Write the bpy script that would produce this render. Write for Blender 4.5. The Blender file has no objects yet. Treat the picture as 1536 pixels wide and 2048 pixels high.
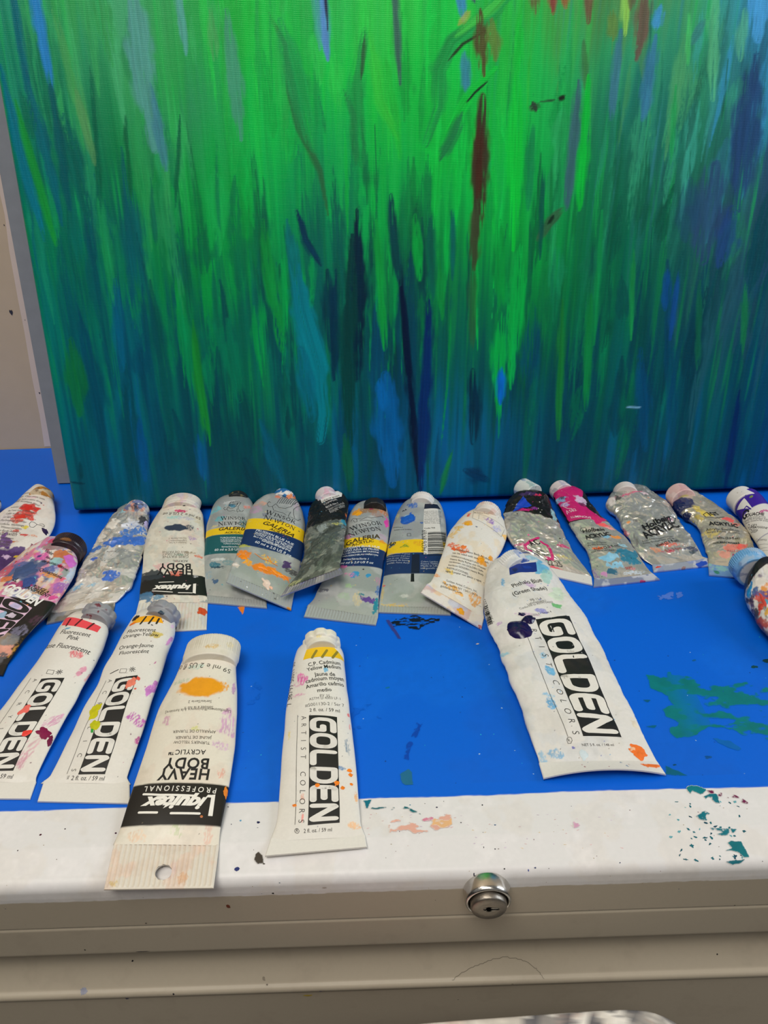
import bpy, bmesh, math, random
import numpy as np
from mathutils import Vector, Matrix

S = bpy.context.scene
COL = S.collection
CM = 0.01                      # everything below is worked out in centimetres

# ------------------------------------------------------------------ camera
F = 1538.0
CAM_H, PITCH, ROLL = 33.7, math.radians(31.5), math.radians(1.9)
fwd = np.array([0, math.cos(PITCH), -math.sin(PITCH)])
r0 = np.array([1.0, 0, 0]); u0 = np.cross(r0, fwd)
cr = math.cos(ROLL) * r0 - math.sin(ROLL) * u0
cu = math.cos(ROLL) * u0 + math.sin(ROLL) * r0
ORG = np.array([0, 0, CAM_H])
cam = bpy.data.cameras.new('camera')
cam.sensor_fit = 'VERTICAL'; cam.sensor_height = 24.0; cam.lens = 24.0 * F / 2048
cam.clip_start = 0.01; cam.clip_end = 50
camo = bpy.data.objects.new('camera', cam); COL.objects.link(camo)
camo.matrix_world = Matrix(((cr[0], cu[0], -fwd[0], 0), (cr[1], cu[1], -fwd[1], 0),
                            (cr[2], cu[2], -fwd[2], CAM_H * CM), (0, 0, 0, 1)))
S.camera = camo

# ------------------------------------------------------------------ light
S.view_settings.view_transform = 'Standard'; S.view_settings.look = 'None'
S.view_settings.exposure = 0.0; S.view_settings.gamma = 1.0
S.view_settings.use_curve_mapping = False

W = bpy.data.worlds.new('room_ambience'); S.world = W; W.use_nodes = True
nt = W.node_tree; nt.nodes.clear()
wo = nt.nodes.new('ShaderNodeOutputWorld'); bg = nt.nodes.new('ShaderNodeBackground')
tc = nt.nodes.new('ShaderNodeTexCoord'); sx = nt.nodes.new('ShaderNodeSeparateXYZ')
rp = nt.nodes.new('ShaderNodeValToRGB'); mr = nt.nodes.new('ShaderNodeMapRange')
mr.inputs[1].default_value = -1; mr.inputs[2].default_value = 1
nt.links.new(tc.outputs['Generated'], sx.inputs[0]); nt.links.new(sx.outputs['Z'], mr.inputs[0])
nt.links.new(mr.outputs[0], rp.inputs[0]); wn = nt.nodes.new('ShaderNodeTexNoise'); wn.inputs['Scale'].default_value = 1.7; wn.inputs['Detail'].default_value = 1.0
wm = nt.nodes.new('ShaderNodeMapRange'); wm.inputs[1].default_value = 0.40; wm.inputs[2].default_value = 0.62; wm.inputs[3].default_value = 0.25; wm.inputs[4].default_value = 1.75
wx = nt.nodes.new('ShaderNodeVectorMath'); wx.operation = 'SCALE'
nt.links.new(tc.outputs['Generated'], wn.inputs['Vector']); nt.links.new(wn.outputs['Fac'], wm.inputs[0])
nt.links.new(rp.outputs[0], wx.inputs[0]); nt.links.new(wm.outputs[0], wx.inputs['Scale']); nt.links.new(wx.outputs[0], bg.inputs['Color'])
nt.links.new(bg.outputs[0], wo.inputs[0])
e = rp.color_ramp.elements
e[0].position = 0.30; e[0].color = (0.12, 0.105, 0.09, 1)
e[1].position = 0.80; e[1].color = (1.0, 0.97, 0.93, 1)
q = e.new(0.55); q.color = (0.34, 0.33, 0.32, 1)
bg.inputs['Strength'].default_value = 0.21

def area(name, loc, aim, sx_, sy_, power, color):
    l = bpy.data.lights.new(name, 'AREA'); l.shape = 'RECTANGLE'; l.size = sx_; l.size_y = sy_
    l.energy = power; l.color = color
    o = bpy.data.objects.new(name, l); COL.objects.link(o); o.location = loc
    o.rotation_euler = (Vector(aim) - Vector(loc)).to_track_quat('-Z', 'Y').to_euler()
    return o
area('ceiling_light', (-0.50, -0.05, 1.75), (-0.10, 0.45, 0), 1.2, 0.50, 12.6, (1.0, 0.94, 0.85))
area('ceiling_light', (-0.15, -0.55, 1.75), (0.0, 0.45, 0), 1.2, 0.50, 12.6, (1.0, 0.94, 0.85))
area('window_light', (2.1, 0.42, 1.05), (0.05, 0.40, 0), 1.0, 1.1, 28, (0.80, 0.89, 1.0))

# ------------------------------------------------------------------ helpers
def unp(x, y, z=0.0):
    d = fwd + (x - 768) / F * cr - (y - 1024) / F * cu
    return ORG + (z - CAM_H) / d[2] * d
def unpY(x, y, Y):
    d = fwd + (x - 768) / F * cr - (y - 1024) / F * cu
    return ORG + Y / d[1] * d
def proj(P):
    v = np.asarray(P, float) - ORG
    z = v @ fwd
    return 768 + F * (v @ cr) / z, 1024 - F * (v @ cu) / z

def lin(c):
    c = np.asarray(c, float) / 255.0
    return np.where(c <= 0.04045, c / 12.92, ((c + 0.055) / 1.055) ** 2.4)
def rgb(*c): return lin(c) if len(c) == 3 else lin(c[0])

def _h(x, y, s):
    x = x.astype(np.int64); y = y.astype(np.int64)
    h = (x * 374761393 + y * 668265263 + s * 974634541) & 0xffffffff
    h = ((h ^ (h >> 13)) * 1274126177) & 0xffffffff
    h = ((h ^ (h >> 16)) * 2246822519) & 0xffffffff
    return ((h ^ (h >> 15)) & 0xffffff) / float(0xffffff)
def vn(x, y, s=0):
    x = np.asarray(x, float); y = np.asarray(y, float)
    xi = np.floor(x); yi = np.floor(y); fx = x - xi; fy = y - yi
    fx = fx * fx * (3 - 2 * fx); fy = fy * fy * (3 - 2 * fy)
    a = _h(xi, yi, s); b = _h(xi + 1, yi, s); c = _h(xi, yi + 1, s); d = _h(xi + 1, yi + 1, s)
    return (a * (1 - fx) + b * fx) * (1 - fy) + (c * (1 - fx) + d * fx) * fy
def fbm(x, y, s=0, o=4):
    t = 0; a = 0.5; k = 1.0; n = 0
    for i in range(o):
        t = t + a * vn(x * k + 17.3 * i, y * k - 9.1 * i, s + i * 31); n += a; a *= 0.5; k *= 2.03
    return t / n
def sstep(e0, e1, x):
    t = np.clip((x - e0) / (e1 - e0), 0, 1); return t * t * (3 - 2 * t)

# ------------------------------------------------------------------ materials
def nodes(name):
    m = bpy.data.materials.new(name); m.use_nodes = True
    n = m.node_tree; b = n.nodes['Principled BSDF']
    return m, n, b
def bump(n, b, src, strength, dist):
    bp = n.nodes.new('ShaderNodeBump'); bp.inputs['Strength'].default_value = strength
    bp.inputs['Distance'].default_value = dist
    n.links.new(src, bp.inputs['Height']); n.links.new(bp.outputs[0], b.inputs['Normal']); return bp
def noise(n, scale, detail=3, vec=None):
    t = n.nodes.new('ShaderNodeTexNoise'); t.inputs['Scale'].default_value = scale
    t.inputs['Detail'].default_value = detail
    if vec is None:
        c = n.nodes.new('ShaderNodeTexCoord'); vec = c.outputs['Object']
    n.links.new(vec, t.inputs['Vector']); return t
def attr(n, name):
    a = n.nodes.new('ShaderNodeAttribute'); a.attribute_name = name; return a
def attr_mat(name, nscale=900.0, nstr=0.12, coat=0.0, tone=0.10):
    m, n, b = nodes(name)
    a = attr(n, 'Col'); t = noise(n, nscale)
    mx = n.nodes.new('ShaderNodeMix'); mx.data_type = 'RGBA'; mx.blend_type = 'MULTIPLY'
    mx.inputs[0].default_value = tone
    n.links.new(a.outputs['Color'], mx.inputs[6]); n.links.new(t.outputs['Fac'], mx.inputs[7])
    n.links.new(mx.outputs[2], b.inputs['Base Color'])
    n.links.new(attr(n, 'Met').outputs['Fac'], b.inputs['Metallic'])
    n.links.new(attr(n, 'Rgh').outputs['Fac'], b.inputs['Roughness'])
    bump(n, b, t.outputs['Fac'], nstr, 0.0004)
    b.inputs['Coat Weight'].default_value = coat; b.inputs['Coat Roughness'].default_value = 0.15
    return m
M_SKIN = attr_mat('painted_tube_skin', 700, 0.06)
M_CAP = attr_mat('cap_plastic', 500, 0.10)
M_TOP = attr_mat('painted_steel', 420, 0.10, tone=0.06)
M_TOP.node_tree.nodes['Principled BSDF'].inputs['Specular IOR Level'].default_value = 0.32
def plain(name, c, rough=0.5, met=0.0, nscale=300.0, nstr=0.15, vary=0.15):
    m, n, b = nodes(name)
    t = noise(n, nscale, 5)
    r = n.nodes.new('ShaderNodeValToRGB'); c = np.array(c)
    r.color_ramp.elements[0].color = (*(c * (1 - vary)), 1); r.color_ramp.elements[1].color = (*np.clip(c * (1 + vary), 0, 1), 1)
    n.links.new(t.outputs['Fac'], r.inputs[0]); n.links.new(r.outputs[0], b.inputs['Base Color'])
    b.inputs['Roughness'].default_value = rough; b.inputs['Metallic'].default_value = met
    bump(n, b, t.outputs['Fac'], nstr, 0.0006); return m

# ------------------------------------------------------------------ objects
def empty(name, loc, label, cat, group=None):
    o = bpy.data.objects.new(name, None); COL.objects.link(o)
    o.empty_display_size = 0.02; o.location = Vector(loc) * CM
    o['label'] = label; o['category'] = cat
    if group: o['group'] = group
    return o
class Geo:
    """collects shapes (cm) with colour / metal / roughness per vertex and builds ONE mesh object"""
    def __init__(s): s.v = []; s.f = []; s.c = []; s.m = []; s.r = []; s.n = 0; s.flat = []
    def add(s, V, faces, col=(.5, .5, .5), met=0.0, rgh=0.5):
        V = np.asarray(V, float).reshape(-1, 3); k = len(V)
        col = np.asarray(col, float)
        s.c.append(np.broadcast_to(col, (k, 3)) if col.ndim == 1 else col.reshape(-1, 3))
        s.m.append(np.broadcast_to(np.asarray(met, float).ravel() if np.ndim(met) else met, (k,)))
        s.r.append(np.broadcast_to(np.asarray(rgh, float).ravel() if np.ndim(rgh) else rgh, (k,)))
        s.v.append(V)
        if isinstance(faces, np.ndarray): s.f.extend((faces + s.n).tolist())
        else: s.f.extend([[i + s.n for i in q] for q in faces])
        s.n += k
    def grid(s, P, col=(.5, .5, .5), met=0.0, rgh=0.5, wrap=False, keep=None):
        R, C = P.shape[:2]
        i = np.arange(R - 1)[:, None]; j = np.arange(C if wrap else C - 1)[None, :]; j2 = (j + 1) % C
        q = np.stack([i * C + j, i * C + j2, (i + 1) * C + j2, (i + 1) * C + j], -1)
        if keep is not None: q = q[keep]
        s.add(P, q.reshape(-1, 4), col, met, rgh)
    def build(s, name, mat, parent=None, smooth=True, loc=None):
        V = np.concatenate(s.v)
        base = np.zeros(3)
        if parent is not None:
            q = parent
            while q is not None: base = base + np.array(q.matrix_basis.translation) / CM; q = q.parent
        elif loc is not None: base = np.asarray(loc, float)
        me = bpy.data.meshes.new(name)
        me.from_pydata(((V - base) * CM).tolist(), [], s.f); me.validate(); me.update()
        if len(me.vertices) == len(V):
            a = me.attributes.new('Col', 'FLOAT_COLOR', 'POINT')
            c4 = np.ones((len(V), 4), np.float32); c4[:, :3] = np.clip(np.concatenate(s.c), 0, 1)
            a.data.foreach_set('color', c4.ravel())
            for nm, arr in (('Met', s.m), ('Rgh', s.r)):
                a = me.attributes.new(nm, 'FLOAT', 'POINT'); a.data.foreach_set('value', np.concatenate(arr).astype(np.float32))
        if smooth: me.polygons.foreach_set('use_smooth', [True] * len(me.polygons))
        me.materials.append(mat)
        o = bpy.data.objects.new(name, me); COL.objects.link(o)
        if parent is not None: o.parent = parent
        else: o.location = Vector(base) * CM
        return o
def box(g, lo, hi, col=(.5, .5, .5), rgh=0.5, met=0.0):
    (a, b, c), (d, e_, f) = lo, hi
    V = [(a, b, c), (d, b, c), (d, e_, c), (a, e_, c), (a, b, f), (d, b, f), (d, e_, f), (a, e_, f)]
    g.add(V, [[0, 3, 2, 1], [4, 5, 6, 7], [0, 1, 5, 4], [1, 2, 6, 5], [2, 3, 7, 6], [3, 0, 4, 7]], col, met, rgh)

# ------------------------------------------------------------------ lettering
_tc = {}
def text_geo(s, bold=0.0, shear=0.0, space=1.0):
    k = (s, bold, shear, space)
    if k in _tc: return _tc[k]
    cu_ = bpy.data.curves.new('letters', 'FONT'); cu_.body = s; cu_.size = 1; cu_.resolution_u = 3
    cu_.offset = bold; cu_.shear = shear; cu_.space_character = space
    o = bpy.data.objects.new('letters', cu_); COL.objects.link(o)
    dg = bpy.context.evaluated_depsgraph_get()
    me = bpy.data.meshes.new_from_object(o.evaluated_get(dg))
    me.calc_loop_triangles()
    V = np.array([v.co[:2] for v in me.vertices]); T = np.array([t.vertices[:] for t in me.loop_triangles])
    bpy.data.objects.remove(o); bpy.data.meshes.remove(me); bpy.data.curves.remove(cu_)
    _tc[k] = (V, T); return V, T
def split_long(V, T, mx):
    """halve every triangle edge longer than mx so lettering can follow a curved skin"""
    V = [tuple(v) for v in V]; T = [tuple(t) for t in T]
    for _ in range(6):
        mid = {}; out = []; ch = False
        def m(a, b):
            if (V[a][0] - V[b][0]) ** 2 + (V[a][1] - V[b][1]) ** 2 <= mx * mx: return None
            k = (min(a, b), max(a, b))
            if k not in mid:
                V.append(((V[a][0] + V[b][0]) / 2, (V[a][1] + V[b][1]) / 2)); mid[k] = len(V) - 1
            return mid[k]
        for a, b, c in T:
            x, y, z = m(a, b), m(b, c), m(c, a)
            k = [x is not None, y is not None, z is not None]
            if not any(k): out.append((a, b, c)); continue
            ch = True
            if sum(k) == 3: out += [(a, x, z), (x, b, y), (z, y, c), (x, y, z)]
            elif sum(k) == 1:
                if k[0]: out += [(a, x, c), (x, b, c)]
                elif k[1]: out += [(a, b, y), (a, y, c)]
                else: out += [(a, b, z), (z, b, c)]
            elif not k[2]: out += [(x, b, y), (a, x, y), (a, y, c)]
            elif not k[0]: out += [(y, c, z), (a, b, y), (a, y, z)]
            else: out += [(z, a, x), (x, b, c), (x, c, z)]
        T = out
        if not ch: break
    return np.array(V), np.array(T)
def stroke_geo(lines, w, seg=0.12):
    """round-ended strokes of width w along polylines; returns verts, tris"""
    V = []; T = []
    for ln in lines:
        ww = w
        if isinstance(ln, tuple): ln, ww = ln
        P = [np.array(p, float) for p in ln]
        for p in P:
            k = len(V); V.append(tuple(p)); n = 10
            for i in range(n): V.append((p[0] + ww / 2 * math.cos(i * 2 * math.pi / n), p[1] + ww / 2 * math.sin(i * 2 * math.pi / n)))
            for i in range(n): T.append((k, k + 1 + i, k + 1 + (i + 1) % n))
        for a, b in zip(P[:-1], P[1:]):
            d = b - a; L = np.hypot(*d)
            if L < 1e-6: continue
            nrm = np.array([-d[1], d[0]]) / L * ww / 2; n = max(1, int(L / seg))
            k = len(V)
            for i in range(n + 1):
                q = a + d * i / n; V.append(tuple(q - nrm)); V.append(tuple(q + nrm))
            for i in range(n):
                j = k + 2 * i; T += [(j, j + 2, j + 3), (j, j + 3, j + 1)]
    return np.array(V), np.array(T)
def arcpts(cx, cy, rx, ry, a0, a1, n=10):
    return [(cx + rx * math.cos(math.radians(a0 + (a1 - a0) * i / n)), cy + ry * math.sin(math.radians(a0 + (a1 - a0) * i / n))) for i in range(n + 1)]
def rr(x0, y0, x1, y1, r):
    return arcpts(x1 - r, y1 - r, r, r, 0, 90, 5) + arcpts(x0 + r, y1 - r, r, r, 90, 180, 5) + arcpts(x0 + r, y0 + r, r, r, 180, 270, 5) + arcpts(x1 - r, y0 + r, r, r, 270, 360, 5) + [(x1, y1 - r)]
# heavy rounded capitals of the tall label panel, one unit cell each
ROUND = {
 'G': [[(.92, .88)] + arcpts(.36, .62, .26, .26, 90, 180, 5) + arcpts(.36, .38, .26, .26, 180, 270, 5) + arcpts(.70, .30, .2, .18, 270, 360, 4) + [(.90, .50), (.60, .50)]],
 'O': [rr(.10, .12, .92, .88, .30)],
 'L': [[(.12, .88)] + arcpts(.30, .30, .18, .18, 180, 270, 5) + [(.92, .12)]],
 'D': [[(.12, .12), (.12, .88)] + arcpts(.58, .54, .34, .34, 90, 0, 6) + arcpts(.58, .46, .34, .34, 0, -90, 6) + [(.12, .12)]],
 'E': [[(.92, .88)] + arcpts(.26, .74, .14, .14, 90, 180, 4) + arcpts(.26, .26, .14, .14, 180, 270, 4) + [(.92, .12)], [(.14, .50), (.80, .50)]],
 'N': [[(.12, .12), (.12, .84), (.18, .88), (.86, .12), (.90, .16), (.90, .88)]],
 'P': [[(.12, .10), (.12, .88)] + arcpts(.62, .68, .28, .20, 90, -90, 8) + [(.12, .48)]]}
# small serif capitals (thick and thin strokes with bars for serifs)
def _sf(x, y, w=.22): return ([(x - w / 2, y), (x + w / 2, y)], .05)
SERIF = {
 'W': (1.25, [([(.12, 1), (.38, 0)], .15), ([(.38, 0), (.62, .95)], .06), ([(.60, 1), (.88, 0)], .15), ([(.88, 0), (1.12, 1)], .06), _sf(.12, 1), _sf(.60, 1), _sf(1.12, 1)]),
 'I': (.40, [([(.2, 0), (.2, 1)], .15), _sf(.2, 0, .3), _sf(.2, 1, .3)]),
 'N': (.95, [([(.16, 0), (.16, 1)], .06), ([(.16, 1), (.80, 0)], .15), ([(.80, 0), (.80, 1)], .06), _sf(.16, 0, .26), _sf(.12, 1), _sf(.80, 1, .26)]),
 'S': (.68, [(arcpts(.34, .74, .2, .22, 40, 250, 8) + arcpts(.34, .27, .22, .24, 80, -140, 8), .12)]),
 'O': (.92, [(arcpts(.46, .5, .34, .46, 0, 360, 18), .11)]),
 'R': (.86, [([(.18, 0), (.18, 1)], .15), (arcpts(.42, .74, .24, .24, 90, -90, 7), .08), ([(.18, .98), (.42, .98)], .06), ([(.18, .5), (.42, .5)], .06), ([(.42, .5), (.78, 0)], .14), _sf(.18, 0, .3), _sf(.8, 0, .2)]),
 'E': (.72, [([(.18, 0), (.18, 1)], .15), ([(.1, .98), (.62, .98)], .06), ([(.18, .5), (.5, .5)], .06), ([(.1, .02), (.64, .02)], .06), ([(.62, .98), (.62, .82)], .05), ([(.64, .02), (.64, .2)], .05)]),
 'T': (.80, [([(.4, 0), (.4, 1)], .15), ([(.08, .98), (.72, .98)], .06), ([(.08, .98), (.08, .8)], .05), ([(.72, .98), (.72, .8)], .05), _sf(.4, 0, .3)]),
 '&': (.9, [(arcpts(.40, .76, .16, .2, -60, 240, 8) + [(.82, .02)], .08), (arcpts(.38, .26, .26, .25, 110, 380, 8), .09)]),
 ' ': (.4, [])}
def serif_geo(s, big=1.25):
    V = []; T = []; x = 0; n = 0
    for i, ch in enumerate(s):
        w, ls = SERIF[ch]; k = big if i == 0 and len(s) > 1 else 1.0
        if ls:
            v, t = stroke_geo(ls, .1, .2); v = v * k + np.array([x, 0]); V.append(v); T.append(t + n); n += len(v)
        x += w * k + .06
    return np.concatenate(V), np.concatenate(T)

# ------------------------------------------------------------------ surfaces that can be painted and lettered
class Surf:
    """a skin sampled on a grid: P points, l (across) and v (along) surface distances in cm"""
    def __init__(s, P, l, v, cmask=None):
        s.P = P; s.l = l; s.v = v
        du = np.gradient(P, axis=1); dv = np.gradient(P, axis=0)
        n = np.cross(du, dv); n /= np.linalg.norm(n, axis=2, keepdims=True) + 1e-9
        s.N = n
        s.col = np.zeros(P.shape); s.met = np.zeros(P.shape[:2]); s.rgh = np.full(P.shape[:2], .5)
        s.cm = cmask; s._px = None; s.g = Geo()
    def at(s, x, y):
        """surface coordinates of the point of the skin seen at a spot of the photograph"""
        if s._px is None:
            X, Y = proj(s.P.reshape(-1, 3)); X = X.reshape(s.l.shape); Y = Y.reshape(s.l.shape)
            if s.cm is not None: X = np.where(s.cm[None, :], X, 1e9)
            s._px = (X, Y)
        X, Y = s._px
        i = np.argmin((X - x) ** 2 + (Y - y) ** 2); i, j = np.unravel_index(i, X.shape)
        return np.array([s.l[i, j], s.v[i, j]])
    def pos(s, Q, off):
        """points (l,v) -> space, lifted off the skin"""
        Q = np.asarray(Q, float); R, C = s.l.shape
        vr = s.v[:, C // 2]
        fi = np.clip(np.interp(Q[:, 1], vr, np.arange(R)), 0, R - 1.001)
        i = fi.astype(int); t = fi - i
        out = np.zeros((len(Q), 3)); nn = np.zeros((len(Q), 3))
        for k, wt in ((0, 1 - t), (1, t)):
            rows = s.l[i + k]
            fj = np.empty(len(Q))
            o = (rows <= Q[:, :1]).sum(1) - 1
            o = np.clip(o, 0, C - 2)
            a = rows[np.arange(len(Q)), o]; b = rows[np.arange(len(Q)), o + 1]
            f = np.clip((Q[:, 0] - a) / (b - a + 1e-9), 0, 1)
            for kk, w2 in ((0, 1 - f), (1, f)):
                out += (wt * w2)[:, None] * s.P[i + k, o + kk]; nn += (wt * w2)[:, None] * s.N[i + k, o + kk]
        nn /= np.linalg.norm(nn, axis=1, keepdims=True) + 1e-9
        return out + nn * (np.asarray(off).reshape(-1, 1) if np.ndim(off) else off)
    # ---- raised prints
    def put(s, V, T, off, col, rgh=.45, met=0.0, mx=.16):
        V, T = split_long(V, T, mx); s.g.add(s.pos(V, off), T, lin(col), met, rgh)
    def quad(s, p, col, off=.008, n=0.12, rgh=.45, px=True):
        """filled patch between four spots (text-left-bottom, right-bottom, right-top, left-top)"""
        c = [s.at(*q) if px else np.array(q, float) for q in p]
        s.c4 = c
        L = max(np.linalg.norm(c[1] - c[0]), np.linalg.norm(c[2] - c[3])); H = max(np.linalg.norm(c[3] - c[0]), np.linalg.norm(c[2] - c[1]))
        a, b = max(2, int(L / n)), max(2, int(H / n))
        U, Vv = np.meshgrid(np.linspace(0, 1, a + 1), np.linspace(0, 1, b + 1))
        Q = s.bil(np.stack([U.ravel(), Vv.ravel()], 1))
        P = s.pos(Q, off).reshape(b + 1, a + 1, 3)
        s.g.grid(P, lin(col), 0.0, rgh)
        return L, H
    def bil(s, q):
        c = s.c4; u = q[:, :1]; v = q[:, 1:2]
        return (1 - u) * (1 - v) * c[0] + u * (1 - v) * c[1] + u * v * c[2] + (1 - u) * v * c[3]
    def inquad(s, V, T, off, col, rgh=.45, n=.05):
        V, T = split_long(V, T, n); s.g.add(s.pos(s.bil(V), off), T, lin(col), 0.0, rgh)
    def text(s, t, p0, p1, col=(22, 22, 24), off=.010, h=None, bold=0.0, shear=0.0, space=1.0, rgh=.45, geo=None, wave=0.0):
        a = s.at(*p0); b = s.at(*p1)
        V, T = geo if geo else text_geo(t, bold, shear, space)
        if len(V) == 0: return
        x0, x1 = V[:, 0].min(), V[:, 0].max(); d = b - a; L = np.linalg.norm(d)
        if L < 1e-4: return
        d /= L; k = L / (x1 - x0); kh = k * (0.98 if geo else .95 if shear else 1.12) if h is None else h
        Q = np.stack([(V[:, 0] - x0) * k, V[:, 1] * kh], 1)
        Q, T = split_long(Q, T, .17)
        Q = a + Q[:, :1] * d + Q[:, 1:] * np.array([-d[1], d[0]])
        s.g.add(s.pos(Q, off), T, lin(col), 0.0, rgh)
    def strokes(s, lines, w, col=(22, 22, 24), off=.010, rgh=.45):
        """lines drawn through spots of the photograph"""
        L = [[s.at(*p) for p in ln] for ln in lines]
        V, T = stroke_geo(L, w, .12); s.g.add(s.pos(V, off), T, lin(col), 0.0, rgh)
    def dab(s, p, ru, rv, col, rot=0, seed=1, th=.03, wob=.45, rgh=.35, px=True, off=.012):
        """a raised blob of dried paint with a ragged outline"""
        c = s.at(*p) if px else np.array(p)
        na, nr = 40, 6
        A = np.linspace(0, 2 * math.pi, na, endpoint=False)
        rad = 1 + wob * ((fbm(np.cos(A) * 1.7 + 5, np.sin(A) * 1.7 + 9, seed, 3) - .5) * 2.4)
        t = np.linspace(0, 1, nr + 1)[1:]
        X = np.concatenate([[0], (t[:, None] * rad * np.cos(A)).ravel()]) * ru
        Y = np.concatenate([[0], (t[:, None] * rad * np.sin(A)).ravel()]) * rv
        r = math.radians(rot)
        Q = np.stack([c[0] + X * math.cos(r) - Y * math.sin(r), c[1] + X * math.sin(r) + Y * math.cos(r)], 1)
        hh = np.concatenate([[1], np.repeat(1 - t ** 2.5, na)]) * th * (.6 + .8 * fbm(X * 5, Y * 5, seed + 3)) + off
        k = 1 + np.arange(nr * na).reshape(nr, na)
        T = [[0, k[0, i], k[0, (i + 1) % na]] for i in range(na)]
        for a_ in range(nr - 1):
            T += [[k[a_, i], k[a_ + 1, i], k[a_ + 1, (i + 1) % na], k[a_, (i + 1) % na]] for i in range(na)]
        cc = lin(col) * (.8 + .4 * fbm(X * 6, Y * 6, seed + 8))[:, None]
        s.g.add(s.pos(Q, hh), T, cc, 0.0, rgh)
    # ---- colour of the skin itself
    def mix(s, m, col, met=None, rgh=None, vary=.0, seed=0):
        c = lin(col)[None, None, :] * (1 + vary * 2 * (fbm(s.l * 3, s.v * 3, seed) - .5))[..., None] if vary else lin(col)[None, None, :]
        s.col = s.col * (1 - m[..., None]) + c * m[..., None]
        if met is not None: s.met = s.met * (1 - m) + met * m
        if rgh is not None: s.rgh = s.rgh * (1 - m) + rgh * m
    def fill(s, col, met=0.0, rgh=.45): s.col[:] = lin(col); s.met[:] = met; s.rgh[:] = rgh
    def band(s, v0, v1, col, met=0.0, rgh=.4, wig=0.0, seed=0, l0=-99, l1=99):
        v = s.v + wig * (fbm(s.l * 2, s.v * 2, seed) - .5)
        m = sstep(v0 - .02, v0 + .02, v) * (1 - sstep(v1 - .02, v1 + .02, v)) * (s.l > l0) * (s.l < l1)
        s.mix(m, col, met, rgh)
    def blob(s, p, ru, rv, col, rot=0, seed=1, wob=1.0, op=1.0, dry=0.0, met=0.0, rgh=.4, px=True, vary=.25, k=2.2):
        c = s.at(*p) if px else np.array(p)
        r = math.radians(rot); X = s.l - c[0]; Y = s.v - c[1]
        a = (X * math.cos(r) + Y * math.sin(r)) / ru; b = (-X * math.sin(r) + Y * math.cos(r)) / rv
        d = np.hypot(a, b)
        near = d < 2.6
        if not near.any(): return
        d = d + wob * (fbm(s.l * k / min(ru, rv) * .5 + seed * 7, s.v * k / min(ru, rv) * .5, seed, 4) - .5) * 1.6
        m = (1 - sstep(.85, 1.08, d)) * near
        if dry: m = m * sstep(dry - .12, dry + .12, fbm(a * 9 + seed, b * 2.2, seed + 5, 4))
        s.mix(m * op, col, met, rgh, vary, seed)
    def grime(s, cols, amt, seed, scale=1.2, thr=.58, met=0.0):
        for i, c in enumerate(cols):
            n = fbm(s.l * scale * (1 + .3 * i) + 11 * i, s.v * scale, seed + i * 13, 5)
            s.mix(sstep(thr, thr + .10, n) * amt, c, met, .45, .2, seed)
    def flecks(s, n, cols, seed, rmin=.015, rmax=.06, l=(-2, 2), v=None):
        rn = random.Random(seed); v = v or (s.v.min() + .2, s.v.max() - .1)
        for i in range(n):
            c = (rn.uniform(*l), rn.uniform(*v)); r = rn.uniform(rmin, rmax) * (1 if rn.random() < .8 else 1.8)
            s.blob(c, r * rn.uniform(.7, 1.3), r * rn.uniform(.7, 1.8), rn.choice(cols), rn.uniform(0, 90), rn.randint(1, 999), .6, px=False)
    def finish(s, wrap=True):
        g = s.g; h = Geo(); h.grid(s.P, s.col.reshape(-1, 3), s.met.ravel(), s.rgh.ravel(), wrap=wrap)
        for k in ('v', 'c', 'm', 'r'): getattr(h, k).extend(getattr(g, k))
        h.f.extend([[i + h.n for i in q] for q in g.f]); h.n += g.n
        return h

def pchip(x, Y, q):
    """shape-keeping cubic through the stations"""
    Y = np.asarray(Y, float); one = Y.ndim == 1
    if one: Y = Y[:, None]
    hx = np.diff(x)[:, None]; dl = np.diff(Y, axis=0) / hx
    m = np.zeros_like(Y); m[0] = dl[0]; m[-1] = dl[-1]
    a, b = dl[:-1], dl[1:]
    m[1:-1] = np.where(a * b > 0, 2 * a * b / np.where(np.abs(a + b) < 1e-12, 1, a + b), 0)
    k = np.clip(np.searchsorted(x, q) - 1, 0, len(x) - 2); t = ((q - x[k]) / (x[k + 1] - x[k]))[:, None]; H = hx[k]
    o = (2 * t**3 - 3 * t**2 + 1) * Y[k] + (t**3 - 2 * t**2 + t) * H * m[k] + (-2 * t**3 + 3 * t**2) * Y[k + 1] + (t**3 - t**2) * H * m[k + 1]
    return o[:, 0] if one else o

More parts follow.
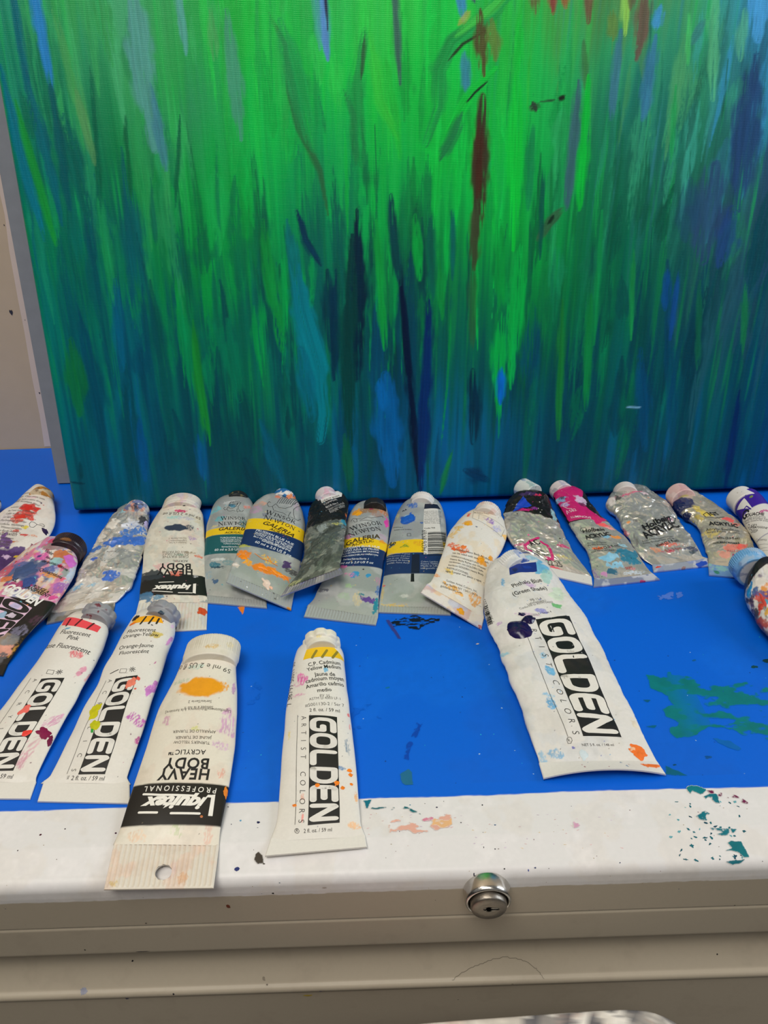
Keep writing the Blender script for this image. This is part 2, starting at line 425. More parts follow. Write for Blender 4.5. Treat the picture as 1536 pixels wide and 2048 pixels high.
COLS = np.concatenate([np.linspace(-2, -1.3, 9)[:-1], np.linspace(-1.3, 1.3, 150), np.linspace(1.3, 2, 9)[1:-1]])
TUBES = []
class Tube:
    def __init__(s, label, st, nsh, bs, crimp, pw=.75, b0=.08, lift=((0, 0), (0, 0)), crumple=0.0, cseed=1, dent=.05,
                 arch=0.0, cth=.07, name='paint_tube', step=.05, cscale=1.0, tail=None, bmul=None):
        st = np.array(st, float); n = len(st); s.arch = arch; s.cth = cth
        # rough distances first, from the ground
        C0 = np.array([(unp(a, b, .5) + unp(c, d, .5)) / 2 for a, b, c, d in st])
        ds = np.concatenate([[0], np.cumsum(np.linalg.norm(np.diff(C0, axis=0), axis=1))]); ib = n - nsh
        t = np.clip(ds / ds[ib], 0, 1)
        b = b0 + (bs - b0) * t ** pw
        if bmul is not None: b = b * np.interp(t, *zip(*bmul))
        zc = b.copy(); zc[ib:] = b[ib]
        zl = lift[0][0] + (lift[1][0] - lift[0][0]) * t; zr = lift[0][1] + (lift[1][1] - lift[0][1]) * t
        Lp = np.array([unp(q[0], q[1], zc[i] + zl[i]) for i, q in enumerate(st)])
        Rp = np.array([unp(q[2], q[3], zc[i] + zr[i]) for i, q in enumerate(st)])
        Cn = (Lp + Rp) / 2; lat = Rp - Lp; A = np.linalg.norm(lat, axis=1) / 2; lat = lat / (2 * A[:, None])
        A0 = A[ib]
        for i in range(ib, n): b[i] = min(b[ib], b[ib] * (A[i] / A0) ** 1.4) if i > ib else b[i]
        vd = ORG - Cn; tan = np.abs((vd * lat).sum(1)) / vd[:, 2]
        a = np.sqrt(np.maximum(A**2 - (b * tan)**2, (.80 * A)**2))
        # the widest contour of a thick body sits a little to the side of its middle
        x = np.concatenate([[0], np.cumsum(np.linalg.norm(np.diff(Cn, axis=0), axis=1))])
        q = np.linspace(0, x[-1], int(x[-1] / step) + 1)
        Cq = pchip(x, Cn, q); aq = pchip(x, a, q); bq = pchip(x, b, q); Lq = pchip(x, lat, q)
        Lq /= np.linalg.norm(Lq, axis=1, keepdims=True)
        up = np.cross(Lq, np.gradient(Cq, axis=0)); up /= np.linalg.norm(up, axis=1, keepdims=True)
        up = up * .4 + np.array([0, 0, 1]) * .6; up /= np.linalg.norm(up, axis=1, keepdims=True)
        R = len(q); C = len(COLS); P = np.zeros((R, C, 3)); l = np.zeros((R, C))
        ph = np.linspace(-math.pi, math.pi, 361)            # 0 = top
        for i in range(R):
            X = aq[i] * np.sin(ph); Z = bq[i] * np.cos(ph)
            arc = np.concatenate([[0], np.cumsum(np.hypot(np.diff(X), np.diff(Z)))]); arc = arc / arc[-1] * 4 - 2
            h = arc_len = np.sum(np.hypot(np.diff(X), np.diff(Z))) / 4
            xi = np.interp(COLS, arc, X); zi = np.interp(COLS, arc, Z)
            P[i] = Cq[i] + xi[:, None] * Lq[i] + zi[:, None] * up[i]; l[i] = COLS * h
        v = np.broadcast_to(q[:, None], (R, C)).copy()
        # dents and crumples along the skin normal
        du = np.gradient(P, axis=1); dv = np.gradient(P, axis=0); N = np.cross(du, dv); N /= np.linalg.norm(N, axis=2, keepdims=True) + 1e-9
        tq = q / x[ib]
        env = np.clip(tq * 5, 0, 1) * np.clip((x[-1] - q) / (x[-1] - x[ib] + .3) , 0, 1)
        d = dent * (fbm(l * .5 + 3, v * .45, cseed, 2) - .5) * 2.2
        if crumple:
            w = fbm(l * .9, v * .9, cseed + 9, 2) * 2
            r1 = 1 - np.abs(fbm(l * .9 * cscale + w, v * .75 * cscale + w, cseed + 1, 3) - .5) * 5
            r2 = 1 - np.abs(fbm(l * 2.1 * cscale - w, v * 1.6 * cscale + w, cseed + 2, 3) - .5) * 5
            r3 = fbm(l * 5 * cscale, v * 4 * cscale, cseed + 4, 3) - .5
            d = d + crumple * (np.clip(r1, -1, 1) * .7 + np.clip(r2, -1, 1) * .45 + r3 * .5)
        P = P + N * (d * env[:, None])[..., None]
        s.floor = min(0.03 + min(lift[0] + lift[1]), .4)
        P[..., 2] = np.maximum(P[..., 2], .03)
        s.S = Surf(P, l, v, np.abs(COLS) < 1.02)
        s.S.Larr = x[ib]
        s.neck = (Cq[-1], aq[-1], bq[-1]); dd = Cq[-1] - Cq[-12]; dd[2] *= .3; s.dir = dd / np.linalg.norm(dd)
        s.latn = Lq[-1]
        mid = Cq[len(Cq) // 2]
        s.root = empty(name, (mid[0], mid[1], 0), label, 'paint tube', 'used paint tubes on the blue cabinet top')
        # the folded end
        z0 = b[0]
        e0 = np.array([unp(crimp[0], crimp[1], cth + lift[0][0]), unp(crimp[2], crimp[3], cth + lift[0][1])])
        e1 = np.array([Cq[3] - Lq[3] * aq[3], Cq[3] + Lq[3] * aq[3]]); e1[:, 2] -= bq[3] - cth - .005
        s.ce = (e0, e1); TUBES.append(s)
    def crimp(s, col, met=0.0, rgh=.45, ribs=0.0, rib_n=12.0, hole=None, paint=None, over=.0):
        e0, e1 = s.ce; W_ = np.linalg.norm(e0[1] - e0[0]); H_ = np.linalg.norm((e0.sum(0) - e1.sum(0)) / 2)
        nu, nv = int(W_ / .035) + 2, max(6, int(H_ / .05))
        U, V = np.meshgrid(np.linspace(0, 1, nu), np.linspace(0, 1, nv))
        a = e1[0] + (e0[0] - e1[0]) * V[..., None]; b = e1[1] + (e0[1] - e1[1]) * V[..., None]
        P = a + (b - a) * U[..., None]
        P[..., 2] += s.arch * (1 - (2 * U - 1) ** 2) * (V * .8 + .2)
        l = (U - .5) * W_; v = (1 - V) * H_
        keep = None
        th = s.cth * (1 + ribs * np.sign(np.sin(l * rib_n * 2)) * (np.minimum(V, 1 - V) > .06))
        th = th * np.minimum(1, np.minimum(np.minimum(U, 1 - U) * W_ / .05 + .35, (1 - V) * 99 + 1))
        P[..., 2] = np.maximum(P[..., 2], .01 + 0 * th)
        top = P.copy(); top[..., 2] += th; bot = P.copy(); bot[..., 2] -= s.cth * .6
        if s.arch == 0 and hole is None: bot[..., 2] = np.maximum(bot[..., 2], .012)
        S_ = Surf(top[::-1], l[::-1], v[::-1]); S_.fill(col, met, rgh)
        if paint: paint(S_)
        if hole:
            c = hole; d = np.hypot((U - c[0]) * W_, (V - c[1]) * H_); r = c[2]
            near = (np.abs(d - r) < .032)
            k = np.where(near, r / np.maximum(d, 1e-6), 1.0)
            U2 = c[0] + (U - c[0]) * k; V2 = c[1] + (V - c[1]) * k
            for Q in (top, bot):
                zz = Q[..., 2].copy()
                a = e1[0] + (e0[0] - e1[0]) * V2[..., None]; b = e1[1] + (e0[1] - e1[1]) * V2[..., None]
                Q[..., :2] = (a + (b - a) * U2[..., None])[..., :2]
            dm = np.hypot((U2 - c[0]) * W_, (V2 - c[1]) * H_)
            cen = (dm[:-1, :-1] + dm[1:, :-1] + dm[:-1, 1:] + dm[1:, 1:]) / 4
            keep = cen > r * .99
        g = Geo(); cc = S_.col[::-1].reshape(-1, 3); mm = S_.met[::-1].ravel(); rg = S_.rgh[::-1].ravel()
        g.grid(top[:, ::-1], cc.reshape(nv, nu, 3)[:, ::-1].reshape(-1, 3), mm.reshape(nv, nu)[:, ::-1].ravel(), rg.reshape(nv, nu)[:, ::-1].ravel(), keep=None if keep is None else keep[:, ::-1])
        g.grid(bot, cc * .9, mm, rg, keep=keep)
        for A_, B_, ci in ((top[-1], bot[-1], -1), (top[0], bot[0], 0)):
            g.grid(np.stack([A_, B_]), np.tile(cc.reshape(nv, nu, 3)[ci], (2, 1)), np.tile(mm.reshape(nv, nu)[ci], 2), np.tile(rg.reshape(nv, nu)[ci], 2))
        for ci in (0, -1):
            g.grid(np.stack([top[:, ci], bot[:, ci]]), np.tile(cc.reshape(nv, nu, 3)[:, ci], (2, 1)), np.tile(mm.reshape(nv, nu)[:, ci], 2), np.tile(rg.reshape(nv, nu)[:, ci], 2))
        if keep is not None:
            an = np.linspace(0, 2 * math.pi, 40); Uh = hole[0] + hole[2] / W_ * np.cos(an); Vh = hole[1] + hole[2] / H_ * np.sin(an)
            a = e1[0] + (e0[0] - e1[0]) * Vh[:, None]; b = e1[1] + (e0[1] - e1[1]) * Vh[:, None]; Q = a + (b - a) * Uh[:, None]
            Q1 = Q.copy(); Q1[:, 2] += s.cth; Q2 = Q.copy(); Q2[:, 2] -= s.cth * .6
            g.grid(np.stack([Q1, Q2]), lin(col) * .9, met, rgh)
        if S_.g.n:
            for k in ('v', 'c', 'm', 'r'): getattr(g, k).extend(getattr(S_.g, k))
            g.f.extend([[i + g.n for i in q] for q in S_.g.f]); g.n += S_.g.n
        return g.build('crimp', M_SKIN, s.root)
    def cap(s, prof, col, kind='ribbed', nrib=40, amp=.03, met=0.0, rgh=.45, paint=None, dz=0.0, fwd_=0.0, turn=0.0, tilt=0.0, label=None, flat=1.0, top=None):
        """prof: (distance along the axis, radius) pairs, ribs on the part marked True"""
        c = s.neck[0] + s.dir * fwd_ + np.array([0, 0, dz]); Y = s.dir.copy()
        if tilt: Y = Y * math.cos(tilt) + np.array([0, 0, 1]) * math.sin(tilt)
        if turn: Y = np.array([Y[0] * math.cos(turn) - Y[1] * math.sin(turn), Y[0] * math.sin(turn) + Y[1] * math.cos(turn), Y[2]])
        X = np.cross(Y, [0, 0, 1]); X /= np.linalg.norm(X); Z = np.cross(X, Y)
        rmax = max(p[1] for p in prof)
        c[2] = max(c[2] if flat == 1.0 else 0, rmax * flat + .03)
        prof = [(prof[0][0], prof[0][1] * .35, 0)] + list(prof)
        if top is not None:                     # slide along the axis until the far rim's top sits where the photo shows it
            e_ = unp(top[0], top[1], c[2] + rmax * flat * .97)
            while e_[0] > CX0 - 1 and e_[1] + .06 > CY0 + (e_[2] - zb) * sl / cl and c[2] < 4:          # keep clear of the painting: the nose is propped up a little
                c[2] += .02; e_ = unp(top[0], top[1], c[2] + rmax * flat * .97)
            c[:2] = e_[:2] - Y[:2] * prof[-1][0]
        rows = []
        for (a, b) in zip(prof[:-1], prof[1:]):
            k = max(1, int(np.hypot(b[0] - a[0], b[1] - a[1]) / .06))
            for i in range(k): t = i / k; rows.append((a[0] + (b[0] - a[0]) * t, a[1] + (b[1] - a[1]) * t, a[2]))
        rows.append((prof[-1][0], prof[-1][1], 0))
        rows = np.array(rows, float); NA = 240
        th = np.linspace(-math.pi, math.pi, NA, endpoint=False)
        if kind == 'ribbed': md = np.where(np.sin(th * nrib) > -.2, 0, -1.0)
        elif kind == 'lobed': md = -np.abs(np.sin(th * nrib / 2)) ** 6 * 1.0 - .0
        elif kind == 'hex': md = np.cos(((th + math.pi / nrib) % (2 * math.pi / nrib)) - math.pi / nrib) ; md = (np.cos(math.pi / nrib) / md - 1) / amp
        else: md = np.zeros(NA)
        r = rows[:, 1][:, None] * (1 + amp * md[None, :] * rows[:, 2][:, None])
        P = c + rows[:, 0][:, None, None] * Y + (r * np.sin(th))[..., None] * X + (r * np.cos(th))[..., None] * Z * flat
        P[..., 2] = np.maximum(P[..., 2], .02)
        l = np.broadcast_to(th * rmax, r.shape).copy(); v = np.concatenate([[0], np.cumsum(np.hypot(np.diff(rows[:, 0]), np.diff(rows[:, 1])))])
        v = np.broadcast_to(v[:, None], r.shape).copy() + np.arange(len(rows))[:, None] * 1e-6
        S_ = Surf(P, l, v, np.abs(th) < 1.7); S_.fill(col, met, rgh)
        if paint: paint(S_)
        g = S_.finish()
        k = len(rows) - 1
        g.add(np.concatenate([P[k], [P[k].mean(0)]]), [[i, (i + 1) % NA, NA] for i in range(NA)], lin(col), met, rgh)
        o = g.build('cap', M_CAP, s.root)
        if label: o['label'] = label
        return o
    def body(s): return s.S.finish().build('body', M_SKIN, s.root)

# ------------------------------------------------------------------ room
def structure(o): o['kind'] = 'structure'; return o
M_WALL = plain('beige_wall_paint', rgb(206, 186, 158), .75, nscale=60, nstr=.25, vary=.05)
M_PALE = plain('pale_primer_smear', rgb(226, 208, 194), .75, nscale=60, nstr=.25, vary=.05)
M_FLOOR = plain('grey_floor', rgb(120, 115, 108), .6, nscale=12)
WY = 69.4
g = Geo(); box(g, (-260, WY, -95), (260, WY + 8, 190)); wall = structure(g.build('wall_back', M_WALL, smooth=False))
g = Geo(); box(g, (-260, -220, -98), (260, WY + 8, -95)); structure(g.build('floor', M_FLOOR, smooth=False))
# smears of pale primer and dark flecks on the wall beside the boards
def wall_pt(x, y): return unpY(x, y, WY - .03)
g = Geo(); pl = []
for (xa, xb, y) in [(86, 112, 893), (77, 108, 830), (66, 100, 760), (47, 84, 660), (36, 72, 600), (20, 55, 500), (8, 40, 430), (-5, 25, 350)]:
    pl.append([wall_pt(xa + 4 * math.sin(y), y), wall_pt(xb + 14, y)])
g.grid(np.array(pl)); o = structure(g.build('trim_1', M_PALE, smooth=False))
M_DARK = plain('dark_dried_paint', rgb(60, 60, 66), .5)
g = Geo()
for (x, y, r) in [(22, 624, .22), (79, 786, .1), (8, 450, .06), (50, 640, .05)]:
    c = wall_pt(x, y); A = np.linspace(0, 2 * math.pi, 14)[:-1]
    V = [c + np.array([0, -.02, 0])] + [c + np.array([r * math.cos(a) * .7, 0, r * math.sin(a) * (1 + .4 * math.sin(3 * a))]) for a in A]
    g.add(V, [[0, i + 1, (i + 1) % 13 + 1] for i in range(13)])
structure(g.build('trim_2', M_DARK))

# ------------------------------------------------------------------ flat file cabinet
CX = 75.0
cab = empty('flat_file_cabinet', (0, 45, -95), 'beige steel flat file cabinet with a blue painted top and white front rim', 'cabinet')
WHITE = (227, 225, 224); BEIGE = (187, 176, 157); BLUE = (0, 99, 218)
YB = 26.4                                            # where the blue paint meets the white rim
def yblue(X): return YB + .14 * (fbm(X * .22, X * 0, 4, 3) - .5) + .06 * (fbm(X * 1.6, X * 0, 8, 2) - .5)
# the blue top
top = Geo()
xs = np.concatenate([np.linspace(-CX, -32, 8)[:-1], np.linspace(-32, 32, 260), np.linspace(32, CX, 8)[1:]])
ys = np.concatenate([np.linspace(27.2, 30, 20)[:-1], np.linspace(30, WY - .1, 160)])
X, Y = np.meshgrid(xs, ys)
P = np.stack([X, Y, np.zeros_like(X)], -1)
T = Surf(P, X, Y)
T.fill(BLUE, 0, .42)
T.grime([(20, 92, 200), (10, 110, 225)], .28, 71, .14, .55)
# front rim: flat strip, slight fall, rounded nose, short white face
prof = [(27.2, 0), (24.1, 0), (22.75, -.28)]
prof += [(22.75 - .55 * math.sin(a), -.28 - .1 - .5 * (1 - math.cos(a)) + .1 * math.cos(a) - .0) for a in np.linspace(.15, math.pi / 2, 8)]
prof += [(22.18, -1.2), (22.18, -3.6)]
pr = np.array(prof); ln = np.concatenate([[0], np.cumsum(np.hypot(*np.diff(pr, axis=0).T))])
q = np.arange(0, ln[-1], .05); py = np.interp(q, ln, pr[:, 0]); pz = np.interp(q, ln, pr[:, 1])
xr = np.concatenate([np.linspace(-CX, -24, 8)[:-1], np.linspace(-24, 24, 880), np.linspace(24, CX, 8)[1:]])
X, Q = np.meshgrid(xr, q); Yr = np.broadcast_to(py[:, None], X.shape); Zr = np.broadcast_to(pz[:, None], X.shape)
# grid rows must run away from the viewer for upward normals: flip
P = np.stack([X, Yr, Zr], -1)[::-1]
RIM = Surf(P, X[::-1], (ln[-1] - Q)[::-1])
RIM.fill(WHITE, 0, .38)
Yg = P[..., 1]; Zg = P[..., 2]; Xg = P[..., 0]
RIM.grime([(222, 214, 204), (234, 230, 230)], .3, 33, .5, .52)
RIM.mix(sstep(-.03, .03, Yg - yblue(Xg)), BLUE, 0, .42)
zw = -1.45 + .10 * (fbm(Xg * .5, Xg * 0, 21, 4) - .5) + .05 * (fbm(Xg * 3, Xg * 0, 22, 2) - .5) + .018 * Xg * 0
RIM.mix(1 - sstep(-.02, .02, Zg - zw), BEIGE, 0, .45)

def blue_dab(S_, x, y, ru, rv, col, rot=0, seed=1, wob=.5, th=.006):
    S_.dab((x, y), ru, rv, col, rot, seed, th=th, wob=wob, rgh=.45, off=.008)
def stain(S_, poly, col, seed, warp=.18, dry=None, op=1.0, res=.045, z=.012, base=BLUE, l0=None):
    """a flat brushed mark with ragged edges, laid on the top as a thin skin of paint"""
    pts = np.array([S_.at(*p) for p in poly]); lo = pts.min(0) - .4; hi = pts.max(0) + .4
    xs_ = np.arange(lo[0], hi[0], res); ys_ = np.arange(lo[1], hi[1], res); A, B = np.meshgrid(xs_, ys_)
    A2 = A + warp * 2 * (fbm(A * 1.6, B * 1.6, seed, 4) - .5); B2 = B + warp * 2 * (fbm(A * 1.6 + 30, B * 1.6, seed + 2, 4) - .5)
    m = np.zeros(A.shape)
    for dx, dy in ((-.3, -.3), (.3, -.3), (-.3, .3), (.3, .3)):
        a, b = A2 + dx * res, B2 + dy * res; ins = np.zeros(A.shape, bool)
        for (x0, y0), (x1, y1) in zip(pts, np.roll(pts, -1, 0)):
            ins ^= ((y0 > b) != (y1 > b)) & (a < (x1 - x0) * (b - y0) / (y1 - y0 + 1e-9) + x0)
        m += ins / 4
    if dry is not None:
        k = sstep(dry[0] - .07, dry[0] + .07, fbm(A * dry[1], B * dry[2], seed + 9, 5))
        m = m * (1 - k * np.clip((A - dry[3]) / dry[4], 0, 1))
    m = m * op
    c = lin(base) * (1 - m[..., None]) + lin(col) * (.85 + .3 * fbm(A * 2, B * 2, seed))[..., None] * m[..., None]
    G_ = S_.pos(np.stack([A.ravel(), B.ravel()], 1), z + .0004 * (seed - 4)).reshape(*A.shape, 3)
    keep = (m[:-1, :-1] + m[1:, 1:] + m[1:, :-1] + m[:-1, 1:]) > 1.3
    S_.g.grid(G_, c.reshape(-1, 3), 0.0, .42, keep=keep)
TEAL = (4, 118, 122)
zp = lambda L: [(1200 + a / 4.452, 1300 + b / 4.452) for a, b in L]
stain(T, zp([(405, 215), (520, 215), (600, 235), (590, 195), (650, 200), (650, 240), (820, 250), (860, 190), (960, 315), (1150, 315), (1300, 290), (1496, 340), (1640, 400), (1640, 800), (1496, 860), (1380, 830), (1250, 740), (1100, 690), (950, 690), (880, 740), (700, 780), (610, 740), (680, 640), (600, 590), (575, 520), (680, 490), (600, 410), (440, 350)]),
      TEAL, 5, .22, dry=(.50, 1.1, 2.2, 16.2, 3.0))
stain(T, zp([(575, 1040), (650, 1060), (770, 1140), (870, 1190), (900, 1245), (790, 1240), (680, 1165), (590, 1100)]), (0, 92, 122), 8, .14)
stain(T, zp([(385, 440), (470, 450), (430, 465)]), (0, 90, 130), 9, .1)
stain(T, zp([(380, 670), (520, 655), (480, 690), (400, 690)]), (0, 96, 128), 10, .1)
stain(T, zp([(1010, 780), (1180, 820), (1250, 880), (1240, 910), (1130, 870)]), (0, 100, 150), 11, .16, op=.6)
stain(T, [(775, 1243), (800, 1236), (850, 1232), (885, 1236), (870, 1246), (850, 1252), (835, 1262), (815, 1255), (790, 1252)], (8, 20, 38), 13, .35, dry=(.52, 3, 6, -90, 1))
stain(T, [(478, 1213), (490, 1213), (487, 1233), (483, 1233)], (235, 130, 30), 14, .08)
stain(T, [(1313, 1192), (1340, 1187), (1366, 1186), (1362, 1196), (1318, 1201)], (110, 140, 215), 15, .2, op=.5, dry=(.58, 5, 3, -99, 1))
stain(T, [(804, 1516), (818, 1490), (838, 1438), (842, 1446), (826, 1494), (812, 1520)], (0, 52, 160), 16, .12, op=.75, dry=(.6, 3, 3, -99, 1))
stain(T, [(800, 1548), (818, 1540), (830, 1556), (824, 1570), (806, 1572)], (40, 110, 90), 17, .15, op=.7)
stain(T, [(560, 1212), (596, 1206), (604, 1220), (566, 1232)], (70, 110, 190), 18, .5, op=.3)
stain(T, [(775, 1240), (782, 1240), (800, 1278), (796, 1280)], (60, 20, 60), 19, .05, op=.7)
stain(T, [(700, 1415), (735, 1410), (750, 1432), (705, 1436)], (0, 84, 190), 20, .7, op=.4, dry=(.5, 3, 3, -99, 1))
stain(T, [(705, 1460), (760, 1452), (764, 1458), (712, 1466)], (0, 78, 180), 21, .5, op=.4, dry=(.5, 3, 3, -99, 1))
stain(T, [(500, 1375), (525, 1380), (530, 1420), (505, 1418)], (0, 84, 190), 22, .8, op=.35, dry=(.5, 3, 3, -99, 1))
stain(T, [(900, 1325), (935, 1328), (930, 1346), (898, 1342)], (20, 100, 200), 24, .7, op=.3, dry=(.5, 3, 3, -99, 1))
rn = random.Random(3)
for i in range(70):
    x, y = rn.uniform(480, 1530), rn.uniform(1250, 1590)
    blue_dab(T, x, y, rn.uniform(.02, .06), rn.uniform(.02, .05), rn.choice([(30, 160, 215), (10, 70, 165), (8, 60, 140), (0, 84, 190), (150, 190, 235)]), rn.uniform(0, 90), i)
for x, y, r, c in [(1510, 1330, .22, (8, 70, 80)), (1535, 1322, .3, (10, 60, 70)), (1388, 1320, .14, (10, 90, 150)), (775, 1378, .15, (0, 110, 160)), (958, 1287, .1, (210, 190, 180)), (1352, 1530, .1, (0, 70, 110)), (1420, 1515, .2, (0, 80, 150))]:
    blue_dab(T, x, y, r, r * .5, c, 10, int(x))
o = T.finish(False).build('top', M_TOP, cab); o['label'] = 'blue painted cabinet top'
# marks on the white rim
stain(RIM, zp([(1090, 1795), (1180, 1770), (1140, 1710), (1165, 1690), (1200, 1705), (1250, 1705), (1285, 1770), (1330, 1850), (1280, 1850), (1230, 1800), (1160, 1790)]), (8, 112, 122), 31, .06, base=WHITE, res=.035)
stain(RIM, zp([(1110, 1880), (1200, 1868), (1300, 1860), (1240, 1900), (1180, 1908), (1130, 1895)]), (8, 104, 118), 32, .06, base=WHITE, res=.035)
stain(RIM, zp([(770, 1225), (830, 1215), (930, 1225), (920, 1280), (890, 1300), (830, 1270), (790, 1290)]), (10, 120, 130), 33, .25, base=WHITE, res=.035)
stain(RIM, zp([(940, 1235), (1020, 1250), (1150, 1290), (1320, 1345), (1300, 1355), (1180, 1330), (1050, 1295), (960, 1262)]), (110, 20, 70), 34, .25, dry=(.5, 4, 4, -99, 1), base=WHITE, res=.035)
stain(RIM, zp([(910, 1305), (1010, 1300), (1050, 1370), (1065, 1400), (985, 1405), (940, 1345)]), (12, 110, 125), 35, .4, dry=(.56, 4, 4, -99, 1), base=WHITE, res=.035)
stain(RIM, zp([(905, 1450), (940, 1430), (985, 1445), (960, 1510), (920, 1505), (870, 1490)]), (14, 115, 130), 36, .3, dry=(.55, 4, 4, -99, 1), base=WHITE, res=.035)
stain(RIM, zp([(985, 1595), (1060, 1575), (1200, 1582), (1185, 1615), (1060, 1628)]), (14, 115, 130), 37, .25, dry=(.58, 4, 4, -99, 1), base=WHITE, res=.035)
stain(RIM, [(776, 1652), (800, 1640), (830, 1648), (862, 1650), (880, 1636), (905, 1632), (908, 1650), (880, 1656), (850, 1668), (780, 1668)], (226, 150, 120), 38, .35, dry=(.47, 2, 4, -99, 1), op=.75, base=WHITE)
stain(RIM, [(862, 1640), (905, 1634), (908, 1650), (870, 1656)], (232, 170, 90), 39, .3, dry=(.5, 3, 4, -99, 1), op=.8, base=WHITE)
stain(RIM, [(845, 1640), (870, 1634), (872, 1640), (850, 1648)], (206, 90, 130), 40, .3, dry=(.5, 3, 4, -99, 1), op=.8, base=WHITE)
stain(RIM, [(1138, 1640), (1150, 1634), (1158, 1650), (1145, 1654)], (210, 140, 180), 41, .3, dry=(.5, 4, 4, -99, 1), op=.8, base=WHITE)
stain(RIM, [(732, 1609), (760, 1613), (790, 1612), (845, 1622), (842, 1627), (800, 1620), (760, 1619), (734, 1613)], (10, 100, 110), 42, .2, dry=(.52, 3, 6, -99, 1), base=WHITE, res=.035)
stain(RIM, [(725, 1603), (745, 1600), (738, 1618), (734, 1618)], (10, 110, 130), 43, .15, base=WHITE, res=.035)
stain(RIM, [(508, 1708), (516, 1703), (524, 1712), (528, 1728), (516, 1728), (508, 1720)], (62, 54, 44), 44, .08, base=WHITE, res=.03)
def curl(S_, pts, w, c): S_.strokes([pts], w, c, .02)
curl(RIM, [(512, 1709), (518, 1714), (514, 1720)], .04, (200, 170, 70))
curl(RIM, [(522, 1722), (526, 1728), (530, 1727)], .05, (70, 62, 50))
for x, y, ru, rv, c in [(474, 1738, .11, .10, (28, 44, 110)), (516, 1645, .08, .07, (32, 34, 80)), (81, 1670, .06, .06, (70, 20, 40)), (131, 1658, .04, .04, (40, 20, 40)), (232, 1666, .05, .05, (70, 30, 60)), (36, 1702, .03, .03, (30, 20, 30)), (456, 1613, .04, .03, (30, 36, 60)), (463, 1648, .03, .03, (30, 40, 80)), (482, 1641, .05, .05, (90, 160, 200)), (965, 1610, .04, .04, (24, 26, 36)), (873, 1615, .05, .04, (60, 60, 80)), (921, 1645, .04, .03, (40, 40, 50)), (990, 1650, .05, .03, (50, 90, 130)), (968, 1695, .02, .04, (60, 50, 60)), (990, 1699, .03, .03, (40, 40, 50)), (948, 1748, .03, .08, (40, 40, 60)), (1009, 1737, .04, .03, (40, 40, 40)), (1071, 1735, .05, .03, (70, 80, 120)), (1097, 1736, .02, .02, (40, 40, 40)), (1058, 1740, .03, .05, (90, 100, 160)), (545, 1787, .05, .05, (20, 20, 26)), (456, 1812, .10, .16, (120, 60, 40)), (292, 1846, .05, .03, (40, 34, 30)), (1470, 1845, .05, .04, (40, 34, 30)), (650, 1775, .1, .05, (190, 180, 170)), (423, 1752, .03, .03, (60, 60, 60)), (820, 1610, .04, .03, (30, 120, 150)), (300, 1600, .04, .03, (60, 60, 60)), (210, 1590, .04, .03, (60, 60, 60))]:
    blue_dab(RIM, x, y, ru, rv, c, 0, int(x), .35)
rn = random.Random(9)
for i in range(46):
    x, y = 1330 + rn.random() ** .8 * 170, rn.uniform(1600, 1725)
    blue_dab(RIM, x, y, rn.uniform(.03, .11), rn.uniform(.02, .08), rn.choice([(12, 104, 118), (20, 90, 104), (16, 70, 90), (100, 170, 180)]), rn.uniform(-40, 60), i + 50, .8)
for i in range(70):
    x, y = rn.uniform(0, 1536), rn.uniform(1600, 1850)
    blue_dab(RIM, x, y, rn.uniform(.012, .035), rn.uniform(.012, .03), rn.choice([(70, 66, 70), (120, 110, 105), (150, 120, 130), (170, 150, 120), (60, 70, 100)]), 0, i, .4)
for i in range(60):                                          # faint pink and ochre traces under the tubes
    x, y = rn.uniform(700, 1250), rn.uniform(1625, 1700)
    blue_dab(RIM, x, y, rn.uniform(.02, .08), rn.uniform(.01, .03), rn.choice([(220, 190, 190), (226, 205, 170), (214, 200, 214)]), rn.uniform(-20, 20), i, .8)
curl(RIM, [(1408, 1780), (1418, 1776), (1428, 1777), (1426, 1780)], .02, (150, 140, 130)) if False else None
o = RIM.finish(False).build('front_rim', M_TOP, cab); o['label'] = 'white painted front rim with paint spots'
